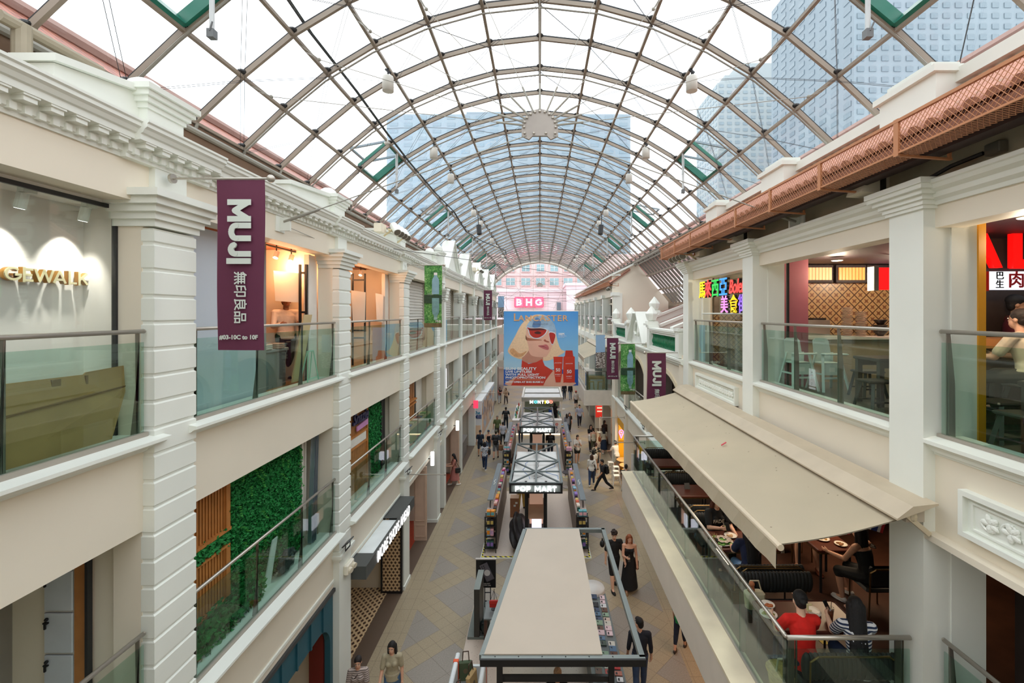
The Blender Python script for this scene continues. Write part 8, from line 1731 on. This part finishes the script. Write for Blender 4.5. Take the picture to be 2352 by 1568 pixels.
# --- right hand walkway
A = walker('woman in white sweater with a black crossbody strap walking away', 1359, 1114, 1042, 172, top=('mid', 'DCD8D0'), bottom=('trousers', '2A3C5C'), hair=('bob', '4A2E20'), shoe='DAD6D0', legs=((18, 6), (-14, 22)), arms=((-16, 16, 14), (10, 8, 20)))
bag('small black crossbody bag on the woman in the white sweater', A['hip']+V(.2, .02, .02), (.08, .2, .16), '1A1A1C', 0, [A['hip']+V(.2, 0, .1), A['neck']+V(.02, -.12, -.12), A['sh0']+V(.08, 0, .04)])
A = walker('man in black with a backpack striding left past the woman in white', 1384, 1126, 1050, -78, sex='m', top=('short', '1A1C22'), bottom=('trousers', '16171A'), hair=('short', '1E1A18'), legs=((30, 4), (-26, 24)), arms=((-16, 8, 12), (20, 6, 24)), skin=2); backpack('black backpack on the striding man in black', A)
A = walker('young woman in pale grey T-shirt and black shorts with a hand at her mouth', 1326, 1066, 997, 5, top=('short', 'C4BEB6'), bottom=('short_shorts', '1A1A1C'), hair=('tail', '2A1C16'), shoe='E0DCD4', arms=((34, 6, 60, 30), (30, 4, 118, 25)), head=(15, 10)); bag('white pouch on the wrist of the young woman in black shorts', A['hand0']+V(-.05, 0, -.12), (.12, .06, .16), 'E0D4C4')
walker('man in a light blue shirt and dark trousers walking toward the camera', 1331, 979, 928, 2, sex='m', top=('short', 'A8B4D0'), bottom=('trousers', '1E2230'), arms=((-14, 16, 12), (12, 16, 14)), legs=((16, 4), (-14, 18)))
walker('woman in a grey jacket and jeans at the corner of the far kiosk', 1302, 995, 950, 180, top=('long', '7E8490'), bottom=('trousers', '3A5A7A'), hair=('long', '2A1C18')); walker('woman in black facing the camera beside the grey jacket', 1308, 992, 947, 8, top=('short', '161618'), bottom=('trousers', '1A1A1E'), hair=('long', '1C1412'))
walker('person in a red cap and white shirt walking away on the right', 1323, 936, 897, 178, sex='m', top=('short', 'D8CEC8'), bottom=('shorts', '1C1C20'), hat='C02020'); bag('white paper bag carried by the person in the red cap', on_ground(1329, 931)+V(.1, 0, .65), (.3, .12, .36), 'E4E0DC')
walker('person in dark jacket and dark jeans walking away below the big banner', 1296, 916, 879, 180, sex='m', top=('long', '1E2026'), bottom=('trousers', '2A3448')); walker('person in dark jacket and pale jeans walking away below the big banner', 1310, 917, 880, 180, top=('long', '1A1A20'), bottom=('trousers', '8A98A8'))
walker('woman in black with folded arms standing by the right shops', 1357, 1034, 974, 10, top=('short', '1A181A'), bottom=('trousers', '2A2A2C'), hair=('long', '1A1412'), arms=((36, 4, 85, 40), (36, 4, 85, 40)))
A = walker('woman in white vest and olive trousers seen from behind', 1363, 1039, 982, 182, top=('none', 'C8C0A8'), bottom=('trousers', '4A4A34'), hair=('bun', '1A1614')); bag('white tote bag on the shoulder of the woman in olive trousers', A['hip']+V(-.24, .06, .1), (.12, .3, .38), 'E4E0D8', 0, [A['hip']+V(-.24, 0, .26), A['sh1']+V(-.02, 0, .04), A['hip']+V(-.24, .12, .26)])
A = walker('woman in cream top and navy midi skirt seen from behind', 1387, 1040, 981, 184, top=('short', 'C4BAA4'), bottom=('midi', '1C2A40'), hair=('long', '16121A'), shoe='D8D0C8'); bag('orange bag hanging beside the woman in the navy skirt', A['hip']+V(-.28, 0, .02), (.12, .24, .26), 'B85A28', 0, [A['hip']+V(-.28, -.06, .14), A['sh1']+V(-.03, 0, .03), A['hip']+V(-.28, .08, .14)])
walker('woman in a brown headscarf standing at the shop front', 1388, 1024, 964, 30, top=('long', '3A2420'), bottom=('maxi', '2E2220'), hair=('hijab', '3A241E'))
walker('person in a black printed T-shirt behind the woman in white', 1369, 1080, 1016, 170, sex='m', top=('short', '1E1E20'), pat=('blot', 'A89A84', 9), bottom=('shorts', '2A2A2C'), hair=('short', '3A1E1A'))
walker('child with dark hair half hidden behind the woman in white', 1363, 1094, 1034, 175, top=('short', 'D0CCC6'), bottom=('trousers', '22242A'), hair=('bob', '141214'))
person('man in a white graphic T-shirt and grey shorts leaning at the round tables', (4.28, 25.45, 0), 205, 1.66, 'm', vox=.013, top=('short', 'D6D0C8'), bottom=('shorts', 'A8A69C'), hair=('short', '141012'), lean=14, shoe='4A3A30', arms=((20, 10, 30), (30, 12, 40)), legs=((-6, 6), (10, 6)), skin=1)
mstool('white metal stool under the seated man in black', 4.2, 22.3)
person('seated man in a black T-shirt at the corner of the terrace', (4.2, 22.3, 0), 165, 1.7, 'm', top=('short', '18181A'), bottom=('shorts', '1A1A1C'), hair=('short', '161214'), legs=((80, 80, 12), (72, 66, 12)), sit=.47, arms=((40, 8, 50, 10), (40, 8, 50, 10)), lean=8, vox=.012)
person('girl in pink sitting beside the yellow shop tables', (4.95, 24.6, 0), -60, 1.5, top=('short', 'C87A90'), bottom=('skirt', 'B86A80'), hair=('bun', '1A1416'), legs=((85, 85), (85, 85)), sit=.47, vox=.014); mstool('white metal stool under the girl in pink', 4.95, 24.6)
# --- left hand walkway
walker('woman in black with a pink print standing beside the left shop doorway', 1148, 926, 888, 8, top=('short', '1A1A1C'), pat=('blot', 'C87A70', 7), bottom=('trousers', 'B8BCC4'), hair=('bob', '161214'), arms=((30, 6, 80, 30), (30, 6, 80, 30)))
A = walker('woman in a tan top and wide dark trousers with a shoulder bag', 1162, 927, 890, -12, top=('short', 'B89A80'), bottom=('trousers', '4A4444'), hair=('long', '1E1614'), arms=((30, 6, 90, 30), (10, 6, 40))); bag('dark shoulder bag of the woman in the tan top', A['hip']+V(.26, 0, .15), (.12, .28, .24), '2A2020', 0, [A['hip']+V(.26, -.1, .27), A['sh1']+V(0, 0, .05), A['hip']+V(.26, .1, .27)])
A = walker('man in a dark T-shirt with a backpack walking away on the left', 1162, 984, 934, 180, sex='m', top=('short', '1C2830'), bottom=('trousers', '22303E'), hair=('short', '161214'), arms=((4, 18, 20), (4, 18, 20))); backpack('dark backpack on the man walking away up the left walkway', A, '1E2024')
walker('man in a camouflage polo shirt walking toward the camera', 1142, 1008, 953, 4, sex='m', top=('short', '2A3424'), pat=('stripe', '6A7A48', 14), bottom=('shorts', '3A3A34'), hair=('short', '8A8480'), skin=2, arms=((-6, 12, 14), (6, 12, 14)))
walker('man in a pale grey shirt and black trousers seen from behind', 1155, 1022, 968, 176, sex='m', top=('short', 'B4B6C0'), bottom=('trousers', '16161A'), hair=('short', '161214'))
walker('man in a navy T-shirt and cap walking toward the camera', 1103, 1044, 987, 6, sex='m', top=('short', '1E2838'), bottom=('shorts', '1A2230'), hair=('short', '1A1614'), hat='2A2A30', skin=2)
walker('woman in black sleeveless top, cap and denim shorts', 1122, 1040, 987, 10, top=('none', '1A1C22'), bottom=('shorts', '5A6A80'), hair=('tail', '1A1614'), hat='2C3A4E', arms=((20, 6, 50, 20), (4, 6, 10)), shoe='D8D8D8')
A = walker('man in a charcoal T-shirt and grey shorts seen from behind', 1139, 1052, 987, 178, sex='m', top=('short', '3E4246'), bottom=('shorts', '74767A'), hair=('short', '2A2220'), hat='5A5A48'); backpack('black backpack on the man in grey shorts', A); bag('brown paper bag carried by the man in grey shorts', A['hip']+V(.3, 0, -.25), (.26, .14, .34), '9A7050')
A = walker('woman in a white patterned blouse and jeans walking away', 1113, 1078, 1014, 172, top=('short', 'D0D2D8'), pat=('blot', '5A6478', 22), bottom=('trousers', '1E3250'), hair=('bob', '16121A'), shoe='E8E6E2', legs=((-4, 10), (14, 4))); bag('black shoulder bag of the woman in the patterned blouse', A['hip']+V(.26, .04, .16), (.14, .26, .3), '18181C', 0, [A['hip']+V(.26, -.08, .3), A['sh0']+V(0, 0, .05), A['hip']+V(.26, .1, .3)])
A = walker('woman in a pink top and pleated pink skirt looking at her phone', 1044, 1113, 1040, -72, top=('short', 'B87A6C'), bottom=('midi', 'B4726A'), hair=('long', '161214'), shoe='E4DCD0', arms=((24, 4, 66, 10), (24, 4, 66, 10)), head=(0, 14)); bag('black and cream bag hanging beside the woman in the pink skirt', A['hip']+V(.2, -.16, -.05), (.26, .1, .26), '2A2624', .3, [A['hip']+V(.12, -.16, .1), A['sh1']+V(0, 0, .04), A['hip']+V(.28, -.14, .1)]); phone('phone in the hands of the woman in the pink skirt', A['hand0']+V(0, -.03, .04), 1)
# --- inside the kiosks
person('woman in pink with a ponytail behind the left shelving of the farther sign kiosk', (-1.3, 31.0, 0), 185, 1.6, top=('short', 'D8A8A0'), hair=('tail', '241814'), vox=.014)
person('woman with long brown hair behind the left shelving', (-1.3, 23.4, 0), 150, 1.62, top=('short', '3A2420'), hair=('long', '3A1E18'), vox=.012)
person('shop assistant in a grey T-shirt and yellow trousers behind the black cabinet', (-.82, 20.3, .04), 175, 1.66, 'm', top=('short', '8A9694'), bottom=('trousers', 'C8A85A'), vox=.011)
A = person('man in black standing with his back turned between the sign kiosks', (.62, 27.3, .04), 180, 1.74, 'm', top=('short', '1E1A18'), hair=('short', '1A1614'), vox=.013); backpack('black and yellow backpack on the man between the sign kiosks', A)
person('staff member in a blue T-shirt behind the far kiosk counter', (.85, 35.2, 0), -60, 1.62, 'm', top=('short', '2A5AB0'), hair=('short', '3A241A'), vox=.014); person('woman with long black hair behind the far kiosk counter', (1.18, 36.4, 0), 180, 1.64, top=('long', '1A1A1E'), hair=('vlong', '141214'), vox=.014)
person('attendant in a black top below the foreground kiosk beam', (.35, 9.1, .04), 170, 1.66, top=('short', '121214'), hair=('bun', 'A8703A'), vox=.009)
# --- terrace restaurant
SITL = ((86, 84, 6), (82, 80, 6)); SR = dict(vox=.0075)
A = person('woman in a bright red V-back top seated with her back to the camera', (3.2, 5.52, 4), 176, 1.66, top=('short', 'D81E14'), bottom=('trousers', '1A2238'), hair=('bun', '121012'), legs=SITL, sit=.47, lean=10, arms=((42, 14, 95, 20), (34, 12, 55, 15)), head=(-6, 10), skin=3, **SR)
c = MB(); p = A['head']+V(-.01, -.155, .0) if False else A['head']+A['M'].to_3x3() @ V(0, .165, .03)+V(0, -.012, 0); c.bbox(-.012, .012, -.02, .0, -.05, .04, .005, T(*p)); c.bbox(.012, .05, -.02, 0, -.05, -.035, .004, T(*p)); c.bbox(.012, .05, -.02, 0, .02, .04, .004, T(*p)); tag(c.build('hair_clip', mat('D8C89A', .3, .4)), 'cream claw clip in the black hair of the woman in red', 'hair clip')
A = person('woman in a navy and white striped dress seated beside the woman in red', (3.8, 5.42, 4), 168, 1.62, top=('short', 'E0E0E2'), pat=('stripe', '22304E', 24), bottom=('skirt', '22304E'), hair=('vlong', '121012'), legs=SITL, sit=.47, lean=12, arms=((46, 8, 60, 14), (40, 8, 60, 10)), head=(-10, 14), skin=3, **SR); phone('phone held by the woman in the striped dress', A['hand1']+V(0, .02, .03), .4)
A = person('woman in a black printed T-shirt looking at her phone at the second terrace table', (3.34, 8.72, 4), 6, 1.64, top=('short', '161616'), bottom=('trousers', '1E1E22'), hair=('long', '5A2A1A'), legs=SITL, sit=.47, lean=6, arms=((30, 10, 80, 28), (36, 8, 42, 8)), head=(0, 18), **SR); phone('phone held by the woman with auburn hair on the terrace', A['hand0']+V(.02, -.02, .04))
text('FADE', .09, mat('C8C0B0', .7), frame3(tuple((A['neck']+A['hip'])/2+V(0, -.152, .06)), (1, .1, 0), (0, -.1, 1)), 'shirt_print', A['root'], .002, .002)
person('woman in navy with very long black hair seated with her back to the camera', (3.42, 7.42, 4), 174, 1.64, top=('short', '1A2040'), bottom=('trousers', '6A8AB0'), hair=('vlong', '120E10'), legs=SITL, sit=.47, lean=8, arms=((40, 12, 70, 16), (36, 8, 50, 10)), head=(8, 12), **SR)
person('woman in sleeveless black seated inside the restaurant, seen from behind', (5.25, 7.3, 4), 205, 1.66, top=('none', '1C1E20'), bottom=('skirt', '1C1E20'), hair=('long', '141012'), shoe='D8D4D0', legs=((80, 84, 6), (78, 88, 6)), sit=.47, lean=14, arms=((20, 10, 60, 20), (30, 8, 60)), vox=.009)
person('diner with bare legs and flip flops at the inner restaurant table', (5.0, 8.85, 4), -10, 1.66, top=('short', '2A2420'), bottom=('short_shorts', '2A2A2C'), hair=('short', '1A1414'), shoe='8A4A34', legs=((84, 82, 8), (80, 70, 10)), sit=.46, vox=.01)
R = thing('dining_chair', 'dark chair under the diner with bare legs', 'chair', (5.0, 8.9, 4)); c = MB(); c.bbox(4.78, 5.22, 8.68, 9.1, 4.41, 4.46, .03); c.build('seat', UPH, R); c = MB(); c.bbox(4.78, 5.22, 9.06, 9.12, 4.5, 4.85, .02); c.build('backrest', UPH, R)
for x in (4.81, 5.19):
    for y in (8.72, 9.06): c = MB(); c.tube(V(x, y, 4), V(x, y, 4.42), .014, 6); c.build('leg', BRASS, R)
person('person in dark clothes standing deep inside the restaurant', (6.75, 9.6, 4), 20, 1.7, 'm', top=('short', '1A1A1C'), bottom=('trousers', '18181A'), vox=.012)
person('diner in a blue T-shirt bending over at the bottom right corner', (4.92, 4.35, 4), -60, 1.62, top=('short', '1E2A5C'), bottom=('trousers', '22242A'), hair=('bun', '1A1414'), legs=SITL, sit=.6, lean=40, arms=((60, 8, 30, 10), (60, 8, 30, 10)), vox=.009); stool_w('dark wooden stool under the diner in the blue T-shirt', 4.92, 4.35, 4.0)
# --- third floor
A = person('cook in a dark red shirt, cap and face mask behind the stall counter', (6.85, 6.62, 7.3), 60, 1.72, 'm', top=('short', '5A1420'), bottom=('trousers', '1A1A1C'), hat='1C1A1C', arms=((50, 8, 40), (50, 8, 40)), skin=1, vox=.01)
M = A['M'].to_3x3(); c = MB(); c.ell(A['head']+M @ V(0, -.085, -.055), (.06, .035, .05), 8, 12, M); c.build('face_mask', mat('141416', .7), A['root'], True)
person('customer in a cream shirt seated at the stall counter at the right edge', (5.75, 5.35, 7.3), 195, 1.7, top=('short', 'D8C8AC'), bottom=('trousers', '4A4640'), hair=('tail', '2A1E18'), legs=SITL, sit=.62, lean=10, arms=((30, 12, 60, 10), (30, 12, 60, 10)), vox=.009); stool_w('dark wooden stool under the customer in the cream shirt', 5.75, 5.35, 7.46)
person('dark haired figure in a white shirt inside the orange lit clothing shop', (-5.42, 9.75, 7.3), 40, 1.86, 'm', top=('long', 'DCCBB8'), bottom=('trousers', '2A2424'), hair=('short', '161010'), arms=((20, 8, 80, 20), (20, 8, 80, 20)), skin=4, vox=.01)
bpy.data.scenes.remove(SCR)
